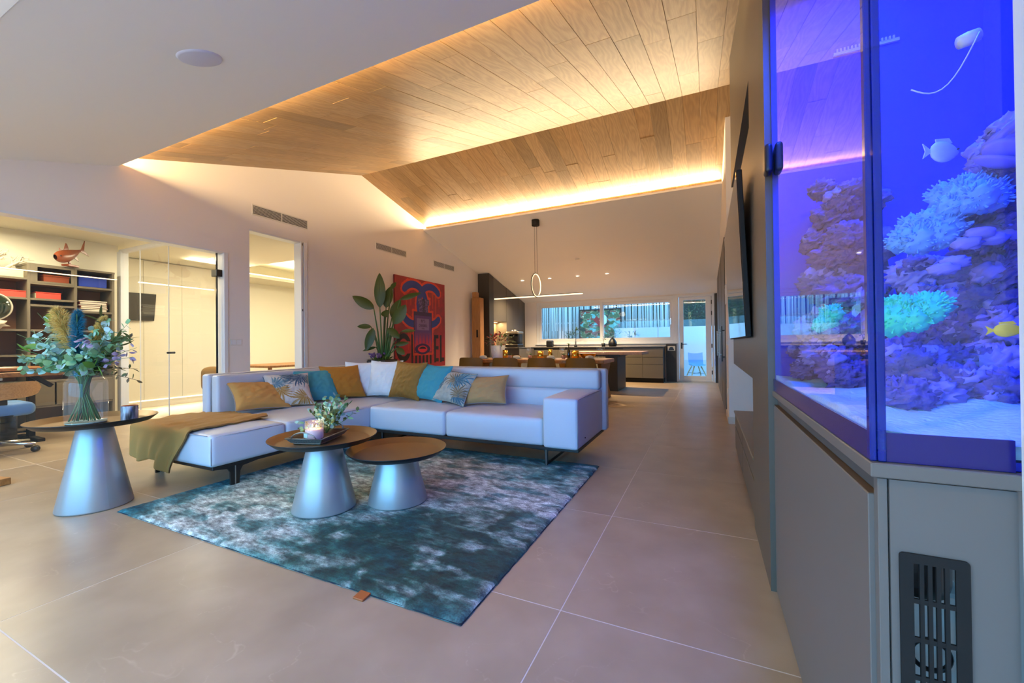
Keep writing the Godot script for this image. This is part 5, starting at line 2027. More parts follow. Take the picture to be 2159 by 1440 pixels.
# ---------------------------------------------------------------- sofa
func build_sofa() -> void:
	var s := thing("corner_sofa", "large white leather corner sofa with chaise on dark sled legs", "sofa", Vector3.ZERO)
	var L: Material = M.leather
	var wr := noise(61, 3.2, 3)
	var crease := func(p: Vector3) -> Vector3:
		return p + Vector3(0, 0.010 * wr.get_noise_2d(p.x * 1.6, p.z * 1.6), 0) * clampf((p.y - 0.34) * 8.0, 0, 1)
	# seats
	for q in [[-4.527, -3.370, -1.825, -2.441], [-4.527, -3.370, -2.446, -4.209], [-3.365, -2.370, -3.418, -4.209], [-2.365, -1.320, -3.418, -4.209]]:
		var st := S(true)
		rbox(st, Vector3((q[0] + q[1]) / 2, 0.315, (q[2] + q[3]) / 2), Vector3(q[1] - q[0], 0.248, q[2] - q[3]), 0.036, Vector3(0.004, 0.021, 0.011), crease, 22)
		obj("seat", st, L, s)
	# backrest shells and cushions
	for q in [[-4.536, -4.422, 0.19, 0.839, -2.375, -4.418], [-4.422, -0.953, 0.19, 0.835, -4.294, -4.418]]:
		var st := S(true)
		rbox(st, Vector3((q[0] + q[1]) / 2, (q[2] + q[3]) / 2, (q[4] + q[5]) / 2), Vector3(q[1] - q[0], q[3] - q[2], q[4] - q[5]), 0.028, Vector3.ZERO, null, 24)
		obj("back_shell", st, L, s)
	for q in [[-4.422, -4.309, 0.417, 0.830, -2.398, -4.304, 0], [-4.309, -1.0, 0.626, 0.830, -4.176, -4.294, 1], [-4.309, -1.0, 0.398, 0.628, -4.166, -4.294, 2]]:
		var st := S(true)
		var puff := Vector3(0.013, 0, 0) if q[6] == 0 else Vector3(0, 0.004, 0.013)
		rbox(st, Vector3((q[0] + q[1]) / 2, (q[2] + q[3]) / 2, (q[4] + q[5]) / 2), Vector3(q[1] - q[0], q[3] - q[2], q[4] - q[5]), 0.03, puff, null, 26)
		obj("back_cushion", st, L, s)
	# armrest
	var st := S(true)
	rbox(st, Vector3(-1.155, 0.41, -3.849), Vector3(0.319, 0.438, 0.929), 0.028, Vector3(0.006, 0.012, 0.006), null, 16)
	obj("armrest", st, L, s)
	# piping
	var pip := func(pts: Array):
		var t := S(true)
		tube(t, pts, 0.0032, 6)
		obj("piping", t, M.piping_grey, s)
	var ya := 0.4317
	pip.call([Vector3(-4.475, ya, -1.824), Vector3(-3.944, ya + 0.002, -1.815), Vector3(-3.413, ya, -1.824)])
	pip.call([Vector3(-3.377, ya - 0.012, -1.868), Vector3(-3.367, ya - 0.008, -2.133), Vector3(-3.377, ya - 0.012, -2.408)])
	pip.call([Vector3(-3.381, 0.209, -1.835), Vector3(-3.379, 0.313, -1.832), Vector3(-3.381, ya - 0.02, -1.835)])
	pip.call([Vector3(-3.377, ya - 0.012, -2.484), Vector3(-3.367, ya - 0.008, -2.939), Vector3(-3.377, ya - 0.012, -3.375)])
	pip.call([Vector3(-0.999, 0.209, -3.394), Vector3(-0.997, 0.436, -3.389), Vector3(-1.001, 0.607, -3.399), Vector3(-1.001, 0.618, -3.432), Vector3(-0.997, 0.623, -3.792), Vector3(-0.999, 0.618, -4.266)])
	pip.call([Vector3(-4.414, 0.455, -2.398), Vector3(-4.414, 0.740, -2.398), Vector3(-4.410, 0.806, -2.403), Vector3(-4.399, 0.827, -2.427), Vector3(-4.394, 0.833, -2.749), Vector3(-4.394, 0.833, -4.171)])
	pip.call([Vector3(-4.266, 0.833, -4.277), Vector3(-2.654, 0.835, -4.277), Vector3(-1.043, 0.833, -4.277), Vector3(-1.010, 0.816, -4.271), Vector3(-0.997, 0.787, -4.266), Vector3(-0.997, 0.645, -4.257)])
	# plinth frame
	st = S()
	bx(st, -4.50, -3.39, 0.166, 0.194, -1.85, -4.38, 0.003)
	bx(st, -3.39, -1.0, 0.166, 0.194, -3.42, -4.38, 0.003)
	obj("frame", st, M.dark_frame, s)
	# legs: blades flared into the frame; the long side stands on sleds
	for q in [[-1.313, -3.475, -4.31, 0.016, 0.0], [-3.30, -3.56, -4.31, 0.016, 0.0], [-4.30, -3.84, -4.31, 0.0, 0.0]]:
		st = S()
		var x: float = q[0]
		for e in 2:
			var z: float = q[1 + e]
			var y: float = q[3 + e]
			plate(st, [Vector2(-0.012, y), Vector2(-0.012, 0.130), Vector2(-0.022, 0.152), Vector2(-0.05, 0.167), Vector2(0.05, 0.167), Vector2(0.022, 0.152), Vector2(0.012, 0.130), Vector2(0.012, y)], 0.014, Vector3(x, 0, z))
			plate(st, [Vector2(-0.16, 0.153), Vector2(-0.16, 0.167), Vector2(0.16, 0.167), Vector2(0.16, 0.153), Vector2(0.05, 0.146), Vector2(-0.05, 0.146)], 0.012, Vector3(x, 0, z))
		bx(st, x - 0.012, x + 0.012, 0.017, 0.030, q[1] + 0.007, q[2] - 0.007, 0.002)
		obj("leg", st, M.dark_frame, s)
		st = S()
		bx(st, x - 0.004, x + 0.004, q[3] + 0.001, 0.166, q[1] + 0.0075, q[1] + 0.012, 0.001)
		obj("leg_edge", st, M.steel, s)
	for q in [[-3.405, -2.02, 0.016], [-4.42, -1.98, 0.0]]:
		st = S()
		var x: float = q[0]
		var z: float = q[1]
		plate(st, [Vector2(-0.032, q[2]), Vector2(-0.036, 0.115), Vector2(-0.055, 0.150), Vector2(-0.16, 0.167), Vector2(0.20, 0.167), Vector2(0.06, 0.150), Vector2(0.040, 0.115), Vector2(0.032, q[2])], 0.016, Vector3(x, 0, z), Basis(Vector3.UP, PI / 2))
		plate(st, [Vector2(-0.006, q[2]), Vector2(-0.006, 0.167), Vector2(0.006, 0.167), Vector2(0.006, q[2])], 0.06, Vector3(x - 0.012, 0, z), Basis(Vector3.UP, PI / 2) * Basis(Vector3.UP, PI / 2))
		obj("leg", st, M.dark_frame, s)
		st = S()
		bx(st, x + 0.008, x + 0.013, q[2] + 0.001, 0.166, z - 0.004, z + 0.004, 0.001)
		obj("leg_edge", st, M.steel, s)
	st = S(true)
	lathe(st, [Vector2(0, 0.006), Vector2(0.006, 0.005), Vector2(0.008, 0)], 12, Vector3(-0.992, 0.262, -3.60), Basis(Vector3.BACK, -PI / 2))
	obj("socket", st, M.black_plastic, s)
	throw()


func throw() -> void:
	# cloth over the end of the chaise: v runs from the far edge over the seat and down the end
	var top := 0.467
	var wr := noise(71, 5.0, 3)
	var f := func(u, v, side):
		# u 0 = wall side, 1 = room side
		var vt: float = v * 1.32
		var p: Vector3
		var xl: float = -4.489
		var xr: float
		if vt < 0.80:
			var k: float = vt / 0.80
			var zf: float = lerpf(-2.525, -2.467, u)
			xr = lerpf(-3.66, -3.617, smoothstep(0.0, 1.0, k)) + 0.045 * sin(PI * k)
			p = Vector3(lerpf(xl, xr, u), top + 0.008 * sin(PI * k), lerpf(zf, -1.832, k))
		else:
			var k: float = (vt - 0.80) / 0.52
			var a: float = minf(k / 0.16, 1.0) * PI / 2
			xr = lerpf(-3.617, -3.85, smoothstep(0.0, 1.0, k))
			var xb: float = lerpf(xl, -4.422, k)
			var drop: float = maxf(0.0, k - 0.16) / 0.84
			var hem: float = lerpf(0.21, 0.295, u) + 0.03 * sin(u * 9.0)
			p = Vector3(lerpf(xb, xr, u), top - 0.045 * (1 - cos(a)) - drop * hem, -1.832 + 0.040 * sin(a) + 0.012 * drop)
			p.z += (0.016 * sin(u * 26.0 + 1.5 * sin(k * 2)) + 0.012 * sin(u * 11.0)) * drop
		var fold: float = 0.012 * wr.get_noise_2d(u * 1.6 + v * 0.8, v * 0.9) + 0.007 * sin((u * 1.2 + v * 0.6) * 17.0) * u
		p.y += fold if vt < 0.8 else 0.0
		p.y += 0.020 * smoothstep(0.84, 0.93, u) * (1.0 - smoothstep(0.97, 1.0, u)) * (1.0 if vt < 0.85 else 0.3)
		if side == 1:
			p -= Vector3(0, 0.012, 0) if vt < 0.80 else Vector3(0, 0.006, 0.010)
		return p
	var st := S(true)
	grid(st, 60, 70, func(u, v): return f.call(u, v, 0))
	grid(st, 60, 70, func(u, v): return f.call(u, v, 1))
	grid(st, 70, 1, func(u, v): return f.call(1.0, u, 0 if v < 0.5 else 1))
	grid(st, 60, 1, func(u, v): return f.call(u, 1.0, 0 if v < 0.5 else 1))
	grid(st, 60, 1, func(u, v): return f.call(u, 0.0, 0 if v < 0.5 else 1))
	var t := obj("throw_blanket", st, M.throw_cloth)
	meta(t, "olive gold throw draped over the end of the white chaise", "blanket")


# ---------------------------------------------------------------- cushions
# base: middle of the bottom edge; yaw turns the face, lean tips the top back, roll tips sideways
func cushion(called: String, label: String, base: Vector3, w: float, h: float, t: float, yaw: float, lean: float, roll: float, m: Material, edge: Material = null) -> void:
	var o := thing(called, label, "cushion", base, 0.0, "")
	var nz := noise(int(absf(base.x * 100) + absf(base.z * 37)), 2.5, 3)
	var sh := func(u, v, sg):
		var a: float = 2 * u - 1
		var b: float = 2 * v - 1
		var x: float = a * (1 - 0.075 * (1 - b * b) + 0.03 * b * b * absf(a)) * w / 2
		var y: float = b * (1 - 0.075 * (1 - a * a) + 0.03 * a * a * absf(b)) * h / 2
		var k: float = pow(maxf(0.0, (1 - a * a) * (1 - b * b)), 0.42)
		var z: float = sg * (t / 2 * k * (1 + 0.22 * nz.get_noise_2d(a * 1.3 + sg * 4, b * 1.3)) * (1.0 - 0.12 * b) + 0.003)
		return Vector3(x, y + h / 2, z)
	var st := S(true)
	grid(st, 26, 26, func(u, v): return sh.call(u, v, 1.0))
	grid(st, 26, 26, func(u, v): return sh.call(1 - u, v, -1.0))
	obj("cover", st, m, o)
	st = S(true)
	var pts := []
	for k in 80:
		var s := k / 20.0
		var c := int(s)
		var f := s - c
		var uv: Vector2 = [Vector2(f, 0), Vector2(1, f), Vector2(1 - f, 1), Vector2(0, 1 - f)][c]
		var p: Vector3 = sh.call(uv.x, uv.y, 0.0)
		pts.append(p)
	tube(st, pts, 0.0055 if edge else 0.0042, 6, true)
	obj("piping" if edge else "seam", st, edge if edge else m, o)
	o.transform.basis = Basis(Vector3.UP, yaw) * Basis(Vector3.RIGHT, -lean) * Basis(Vector3.BACK, roll)


func build_cushions() -> void:
	var y := 0.4715
	# along the chaise back, facing the room
	cushion("scatter_cushion", "olive gold lumbar cushion nearest the throw, with grey piping", Vector3(-4.03, 0.478, -2.69), 0.52, 0.36, 0.142, deg_to_rad(84), 0.78, -0.08, M.mustard, M.grey_cloth)
	cushion("scatter_cushion", "palm print cushion with blue leaves behind the gold lumbar cushion", Vector3(-3.98, 0.474, -2.95), 0.44, 0.42, 0.152, deg_to_rad(66), 0.70, 0.0, M.palm_cloth)
	cushion("scatter_cushion", "plain teal cushion between the palm print and gold cushions on the left", Vector3(-4.03, 0.474, -3.34), 0.46, 0.42, 0.142, deg_to_rad(70), 0.62, 0.0, M.teal_cloth)
	cushion("scatter_cushion", "plain gold cushion on the left, closest to the sofa corner", Vector3(-3.97, 0.474, -3.67), 0.48, 0.43, 0.142, deg_to_rad(70), 0.50, 0.0, M.gold_cloth)
	# in the corner
	cushion("scatter_cushion", "white cushion in the sofa corner beside the left gold cushion", Vector3(-4.001, y, -3.925), 0.436, 0.436, 0.133, deg_to_rad(30), 0.28, 0.0, M.white_cloth)
	cushion("scatter_cushion", "white cushion with ruffled edge beside the sequined gold cushion", Vector3(-3.697, y, -3.982), 0.455, 0.446, 0.133, deg_to_rad(8), 0.26, 0.0, M.white_cloth, M.white_cloth)
	# along the long back
	cushion("scatter_cushion", "sequined gold cushion in the middle of the sofa", Vector3(-3.280, y, -3.887), 0.493, 0.446, 0.152, deg_to_rad(-6), 0.30, -0.04, M.sequin_cloth)
	cushion("scatter_cushion", "plain teal cushion right of the sequined gold cushion", Vector3(-2.920, y, -3.858), 0.474, 0.427, 0.142, deg_to_rad(-8), 0.38, -0.07, M.teal_cloth)
	cushion("scatter_cushion", "pale palm print cushion leaning on the beige piped cushion", Vector3(-2.579, y, -3.783), 0.465, 0.379, 0.152, deg_to_rad(-8), 0.55, -0.10, M.palm_cloth_pale)
	cushion("scatter_cushion", "beige gold cushion with pale piping nearest the armrest", Vector3(-2.152, y, -3.849), 0.474, 0.313, 0.142, deg_to_rad(6), 0.45, 0.05, M.beige_gold, M.grey_cloth)


# ---------------------------------------------------------------- pedestal tables
func pedestal(label: String, at: Vector3, ytop: float, rneck: float) -> void:
	var t := thing("pedestal_table", label, "table", at)
	var st := S(true)
	lathe(st, [Vector2(0, 0.003), Vector2(0.192, 0.0), Vector2(0.200, 0.004), Vector2(0.201, 0.012), Vector2(lerpf(0.200, rneck, 0.5), (ytop - 0.045) * 0.5), Vector2(rneck, ytop - 0.050), Vector2(rneck - 0.004, ytop - 0.040), Vector2(0, ytop - 0.040)], 72)
	obj("cone_base", st, M.lacquered_metal, t)
	st = S(true)
	lathe(st, [Vector2(0, ytop - 0.040), Vector2(0.285, ytop - 0.040), Vector2(0.300, ytop - 0.036), Vector2(0.338, ytop - 0.004), Vector2(0.340, ytop), Vector2(0.3385, ytop + 0.001)], 84)
	obj("tray_underside", st, M.tray_under, t)
	st = S(true)
	lathe(st, [Vector2(0.3390, ytop + 0.0012), Vector2(0.334, ytop), Vector2(0.300, ytop - 0.031), Vector2(0.286, ytop - 0.0345), Vector2(0, ytop - 0.0345)], 84)
	obj("tray_top", st, M.tray_bronze, t)


func build_tables() -> void:
	pedestal("tall bronze tray table on a grey cone, left of the sofa, carrying the vase", Vector3(-3.905, 0, -1.37), 0.615, 0.092)
	pedestal("taller bronze tray coffee table on the rug, carrying the candle tray", Vector3(-2.345, 0.017, -1.975), 0.483, 0.104)
	pedestal("lower empty bronze tray coffee table on the rug", Vector3(-1.975, 0.017, -2.275), 0.368, 0.128)
	# marbled tumbler candle
	var c := thing("tumbler", "small blue and white marbled tumbler candle beside the glass vase", "candle holder", Vector3(-3.80, 0.5805, -1.52))
	var st := S(true)
	UVS = Vector2(2, 0.6)
	lathe(st, [Vector2(0, 0), Vector2(0.046, 0), Vector2(0.049, 0.004), Vector2(0.049, 0.104), Vector2(0.047, 0.106)], 36)
	obj("cup", st, M.marbled, c)
	UVS = Vector2.ONE
	st = S(true)
	lathe(st, [Vector2(0.047, 0.106), Vector2(0.044, 0.106), Vector2(0.043, 0.07), Vector2(0, 0.07)], 36)
	obj("lining", st, M.copper, c)
	# tray with candle and greenery
	var T := Vector3(-2.385, 0.4665, -1.965)
	var t := thing("candle_tray", "rectangular silver tray with looped handles and mosaic rim on the taller coffee table", "tray", T, deg_to_rad(19))
	var hw := 0.125
	var hd := 0.17
	st = S()
	box(st, Vector3(0, 0.008, 0), Vector3(hw * 1.5, 0.012, hd * 1.6), 0.003)
	obj("foot", st, M.silver_dull, t)
	st = S()
	var lo := [Vector3(-hw * 0.82, 0.014, hd * 0.86), Vector3(hw * 0.82, 0.014, hd * 0.86), Vector3(hw * 0.82, 0.014, -hd * 0.86), Vector3(-hw * 0.82, 0.014, -hd * 0.86)]
	var hi := [Vector3(-hw, 0.045, hd), Vector3(hw, 0.045, hd), Vector3(hw, 0.045, -hd), Vector3(-hw, 0.045, -hd)]
	quad(st, lo[0], lo[3], lo[2], lo[1])
	quad(st, lo[0] + Vector3(0, 0.003, 0), lo[3] + Vector3(0, 0.003, 0), lo[2] + Vector3(0, 0.003, 0), lo[1] + Vector3(0, 0.003, 0))
	obj("dish", st, M.tray_brown, t)
	for k in 4:
		var k1 := (k + 1) % 4
		st = S()
		UVS = Vector2(6, 6)
		quad(st, lo[k], hi[k], hi[k1], lo[k1])
		obj("rim_panel", st, M.mosaic, t)
		st = S()
		var inn := 0.975
		quad(st, (lo[k] as Vector3) * Vector3(inn, 1, inn) + Vector3(0, 0.002, 0), (hi[k] as Vector3) * Vector3(inn, 1, inn), (hi[k1] as Vector3) * Vector3(inn, 1, inn), (lo[k1] as Vector3) * Vector3(inn, 1, inn) + Vector3(0, 0.002, 0))
		obj("rim_lining", st, M.tray_brown, t)
		UVS = Vector2.ONE
	st = S(true)
	tube(st, hi, 0.004, 6, true)
	obj("rim_wire", st, M.silver_dull, t)
	for s in [-1.0, 1.0]:
		st = S(true)
		var pts := []
		for k in 15:
			var u := k / 14.0
			pts.append(Vector3(lerpf(-0.085, 0.085, u), 0.046 + 0.042 * pow(sin(PI * u), 0.6), s * (hd + 0.012 * sin(PI * u))))
		tube(st, pts, 0.0042, 8)
		obj("handle", st, M.silver_dull, t)
	# jar candle
	var j := thing("jar_candle", "lit two-wick pink candle in a clear glass jar on the silver tray", "candle", T + Vector3(-0.005, 0.0185, 0.03))
	st = S(true)
	lathe(st, [Vector2(0, 0.001), Vector2(0.054, 0.001), Vector2(0.056, 0.006), Vector2(0.056, 0.060), Vector2(0.050, 0.064), Vector2(0, 0.064)], 36)
	obj("wax", st, M.wax, j)
	st = S(true)
	lathe(st, [Vector2(0.0585, 0.0), Vector2(0.0595, 0.004), Vector2(0.0595, 0.100), Vector2(0.056, 0.112), Vector2(0.0575, 0.118)], 48)
	obj("glass", st, M.thin_glass, j)
	st = S()
	box(st, Vector3(-0.012, 0.030, 0.0585), Vector3(0.034, 0.034, 0.002))
	obj("paper_label", st, mk("mint_label", Color(0.70, 0.86, 0.82), 0.6), j)
	for s in [-1.0, 1.0]:
		st = S(true)
		tube(st, [Vector3(0.018 * s, 0.063, 0), Vector3(0.018 * s, 0.073, 0)], 0.0012, 6)
		obj("wick", st, M.black_matte, j)
		st = S(true)
		lathe(st, [Vector2(0, 0.071), Vector2(0.004, 0.076), Vector2(0.0045, 0.081), Vector2(0.002, 0.090), Vector2(0, 0.095)], 12, Vector3(0.018 * s, 0, 0))
		obj("flame", st, M.flame, j)
		omni("candle_flame_light", j.position + Vector3(0.018 * s, 0.082, 0), Color(1.0, 0.68, 0.35), 0.025, 0.004)
	# greenery lying round the candle
	var g := thing("greenery_sprig", "grey green eucalyptus sprigs tucked behind the lit candle", "greenery", T + Vector3(0.0, 0.02, -0.055))
	for k in 17:
		var d := (Vector3(0.904, 0, -0.427) * lerpf(-0.85, 0.75, k / 16.0) + Vector3(0, rng.randf_range(0.55, 1.15), 0) - Vector3(0.427, 0, 0.904) * rng.randf_range(0.0, 0.35)).normalized()
		if k == 0: d = Vector3(-0.95, 0.16, 0.38).normalized()
		if k == 1: d = Vector3(-0.9, 0.32, 0.25).normalized()
		var l := rng.randf_range(0.14, 0.23)
		st = S(true)
		var p0 := Vector3(0, 0.015, -0.01)
		tube(st, [p0, p0 + d * l], [0.002, 0.001], 5)
		var sp := obj("sprig", st, M.stem_green, g)
		for i in 16:
			st = S(true)
			var u := 0.25 + 0.75 * i / 12.0
			var ld := (d * 0.4 + Vector3(rng.randf_range(-1, 1), rng.randf_range(-0.5, 0.8), rng.randf_range(-1, 1))).normalized()
			leaf(st, rng.randf_range(0.026, 0.044), rng.randf_range(0.02, 0.03), 0.2, 0.15, aim(ld, rng.randf() * TAU), p0 + d * l * u, 4)
			obj("leaf", st, [M.eucalyptus_green, M.eucalyptus, M.leaf_olive][rng.randi() % 3], sp)


# ---------------------------------------------------------------- vase and bouquet
func build_bouquet() -> void:
	var V := Vector3(-3.935, 0.5805, -1.335)
	var v := thing("glass_vase", "large clear glass vase with a narrow neck on the left tray table", "vase", V)
	var st := S(true)
	lathe(st, [Vector2(0, 0.004), Vector2(0.09, 0.003), Vector2(0.108, 0.012), Vector2(0.112, 0.03), Vector2(0.112, 0.275), Vector2(0.106, 0.30), Vector2(0.090, 0.318), Vector2(0.081, 0.335), Vector2(0.079, 0.36), Vector2(0.085, 0.392), Vector2(0.092, 0.400)], 64)
	obj("body", st, M.glass, v)
	st = S(true)
	var lip := []
	for k in 40:
		lip.append(Vector3(0.092 * cos(TAU * k / 40), 0.400, 0.092 * sin(TAU * k / 40)))
	tube(st, lip, 0.0028, 6, true)
	obj("lip", st, M.thin_glass, v)
	st = S(true)
	lathe(st, [Vector2(0, 0.005), Vector2(0.106, 0.006), Vector2(0.109, 0.016), Vector2(0.106, 0.014), Vector2(0, 0.011)], 48)
	obj("thick_foot", st, mk("foot_glass", Color(0.55, 0.68, 0.64), 0.1), v)
	var b := thing("bouquet", "big bouquet of eucalyptus, greenery and gold and teal pampas in the glass vase", "bouquet", V)
	# view axes on the table: r points to picture right, f towards the viewer
	var r := Vector3(0.904, 0, -0.427)
	var f := Vector3(0.427, 0, 0.904)
	# tips: right, up, towards viewer; kind
	var tips := [
		[-0.40, 0.46, 0.05, 0], [-0.37, 0.54, 0.0, 1], [-0.33, 0.62, 0.02, 1], [-0.28, 0.70, -0.02, 1], [-0.24, 0.58, 0.10, 0], [-0.20, 0.66, 0.06, 1],
		[-0.30, 0.44, 0.12, 0], [-0.22, 0.42, 0.16, 2], [-0.15, 0.52, 0.14, 0], [-0.34, 0.36, 0.10, 2], [-0.12, 0.44, 0.18, 2],
		[0.10, 0.64, 0.05, 0], [0.16, 0.70, 0.0, 1], [0.20, 0.62, 0.05, 1], [0.25, 0.68, -0.04, 2], [0.14, 0.52, 0.14, 0], [0.20, 0.48, 0.12, 2], [0.27, 0.52, 0.04, 2],
		[0.06, 0.46, 0.17, 2], [0.02, 0.50, 0.12, 0], [0.30, 0.58, 0.0, 4], [0.34, 0.50, 0.02, 5], [0.35, 0.44, 0.06, 5], [0.36, 0.36, 0.04, 4], [0.40, 0.28, 0.06, 4],
		[-0.42, 0.60, 0.02, 3], [-0.31, 0.74, 0.0, 3], [-0.38, 0.50, 0.06, 3], [0.09, 0.72, -0.02, 6], [0.28, 0.62, 0.03, 6], [0.32, 0.56, 0.06, 6], [0.22, 0.38, 0.14, 3], [-0.02, 0.40, 0.16, 2], [0.12, 0.36, 0.12, 2]]
	var n_leaf := 0
	var rest := {}
	for q in tips:
		var tip: Vector3 = r * q[0] * 1.10 + Vector3(0, q[1] * 1.05, 0) + f * q[2]
		var neck: Vector3 = r * clampf(q[0] * 0.22, -0.05, 0.05) + Vector3(0, 0.36, 0) + f * (q[2] * 0.25)
		var foot: Vector3 = -r * clampf(q[0] * 0.24, -0.075, 0.075) * rng.randf_range(0.6, 1.2) + Vector3(0, 0.022, 0) - f * rng.randf_range(-0.06, 0.05)
		var pts := []
		for k in 9:
			var u := k / 8.0
			if u < 0.45:
				pts.append(foot.lerp(neck, u / 0.45))
			else:
				var w := (u - 0.45) / 0.55
				var ctrl := neck + Vector3(0, 0.5 * (tip.y - neck.y) + 0.03, 0) + (tip - neck) * Vector3(0.35, 0, 0.35)
				pts.append(neck.lerp(ctrl, w).lerp(ctrl.lerp(tip, w), w))
		st = S(true)
		tube(st, pts, [0.0030, 0.0030, 0.0030, 0.0028, 0.0026, 0.0024, 0.002, 0.0016, 0.001], 6)
		var kind: int = q[3]
		var stem := obj("stem", st, M.stem_green if kind != 4 else M.dried_brown, b)
		var cnt: int = [21, 23, 20, 5, 14, 18, 14][kind]
		for i in cnt:
			var u := 0.0 + float(i) / cnt
			var seg := 4.0 + 3.95 * u
			var k0 := clampi(int(seg), 0, 7)
			var p: Vector3 = (pts[k0] as Vector3).lerp(pts[k0 + 1], seg - k0)
			var along: Vector3 = ((pts[k0 + 1] as Vector3) - pts[k0]).normalized()
			var side := along.cross(Vector3(rng.randf_range(-1, 1), rng.randf_range(-1, 1), rng.randf_range(-1, 1))).normalized()
			st = S(true)
			var lm: Material
			var ln := "leaf"
			match kind:
				0, 1, 2:
					var sz: float = rng.randf_range(0.042, 0.066) * (1.15 - 0.45 * u)
					leaf(st, sz, sz * 0.95, 0.15, 0.12, aim(along * 0.35 + side, rng.randf() * TAU), p, 5, 1.0)
					lm = [M.eucalyptus, M.eucalyptus_blue, M.eucalyptus_green][(kind + (rng.randi() % 3 if rng.randf() < 0.35 else 0)) % 3]
				3:
					leaf(st, rng.randf_range(0.08, 0.11), 0.042, 0.3, 0.2, aim(along * 0.8 + side * 0.8, rng.randf() * TAU), p, 6)
					lm = M.leaf_fresh
				4:
					leaf(st, rng.randf_range(0.028, 0.045), 0.018, 0.4, 0.3, aim(along * 0.5 + side, rng.randf() * TAU), p, 4)
					lm = M.dried_brown if i % 3 else M.leaf_olive
				5:
					leaf(st, rng.randf_range(0.03, 0.04), 0.03, 0.6, 0.3, aim(along * 0.4 + side, rng.randf() * TAU), p + side * 0.012, 4)
					lm = M.lilac_petal
					ln = "petal"
				6:
					leaf(st, rng.randf_range(0.08, 0.11), 0.018, 0.5, 0.3, aim(along * 0.7 + side * 0.8, rng.randf() * TAU), p, 6)
					lm = M.leaf_olive
			if n_leaf < 290 and i % 2 == 0:
				obj(ln, st, lm, stem)
				n_leaf += 1
			else:
				if not rest.has(lm):
					rest[lm] = S(true)
				var piece := st
				piece.generate_normals()
				(rest[lm] as SurfaceTool).append_from(piece.commit(), 0, Transform3D())
	var joined := ArrayMesh.new()
	for m in rest:
		(rest[m] as SurfaceTool).commit(joined)
		joined.surface_set_material(joined.get_surface_count() - 1, m)
	var fo := MeshInstance3D.new()
	fo.name = "foliage"
	fo.mesh = joined
	b.add_child(fo, true)
	meta(fo, "", "", "", "stuff")
	# a knot of lilac blossoms facing the viewer
	for i in 12:
		st = S(true)
		var p: Vector3 = r * (0.155 + 0.05 * rng.randf_range(-1, 1)) + Vector3(0, 0.575 + 0.03 * rng.randf_range(-1, 1), 0) + f * (0.16 + 0.02 * rng.randf())
		leaf(st, 0.036, 0.034, 0.5, 0.3, aim(f + Vector3(rng.randf_range(-1, 1), rng.randf_range(-1, 1), rng.randf_range(-1, 1))), p, 4)
		obj("petal", st, M.lilac_petal, b)
	plume(b, r * -0.02 + Vector3(0, 0.38, 0), r * -0.155 + Vector3(0, 0.78, 0) + f * 0.05, r * -0.20 + Vector3(0, 0.79, 0), 0.085, M.pampas, "gold pampas plume")
	plume(b, r * 0.0 + Vector3(0, 0.34, 0) + f * 0.06, r * 0.0 + Vector3(0, 0.76, 0) + f * 0.06, r * -0.05 + Vector3(0, 0.80, 0), 0.055, M.pampas_teal, "teal pampas plume")
	plume(b, r * 0.03 + Vector3(0, 0.40, 0), r * 0.10 + Vector3(0, 0.74, 0), r * 0.16 + Vector3(0, 0.74, 0), 0.045, M.pampas, "short gold pampas plume")


func plume(b: Node3D, a: Vector3, c: Vector3, tip: Vector3, w: float, m: Material, label: String) -> void:
	var st := S()
	for i in 2600:
		var u := pow(rng.randf(), 0.8)
		var p := a.lerp(c, u).lerp(c.lerp(tip, u), u * 0.5)
		var d := Vector3(rng.randf_range(-1, 1), rng.randf_range(-0.4, 1.4), rng.randf_range(-1, 1)).normalized()
		var l := w * (0.55 + 0.8 * sin(PI * clampf(u * 0.8 + 0.15, 0, 1)))
		var s := d.cross(Vector3(rng.randf_range(-1, 1), rng.randf_range(-1, 1), rng.randf_range(-1, 1))).normalized() * 0.0028
		var e := p + d * l * rng.randf_range(0.6, 1.0) + Vector3(0, -0.012 * rng.randf(), 0)
		tri(st, p - s, e, p + s)
	var o := obj("plume", st, m, b)
	meta(o, label, "", "", "stuff")
	st = S(true)
	tube(st, [a * 0.3 + Vector3(0, 0.02, 0), a, a.lerp(c, 0.5), c], 0.0025, 6)
	obj("stem", st, M.stem_green, b)


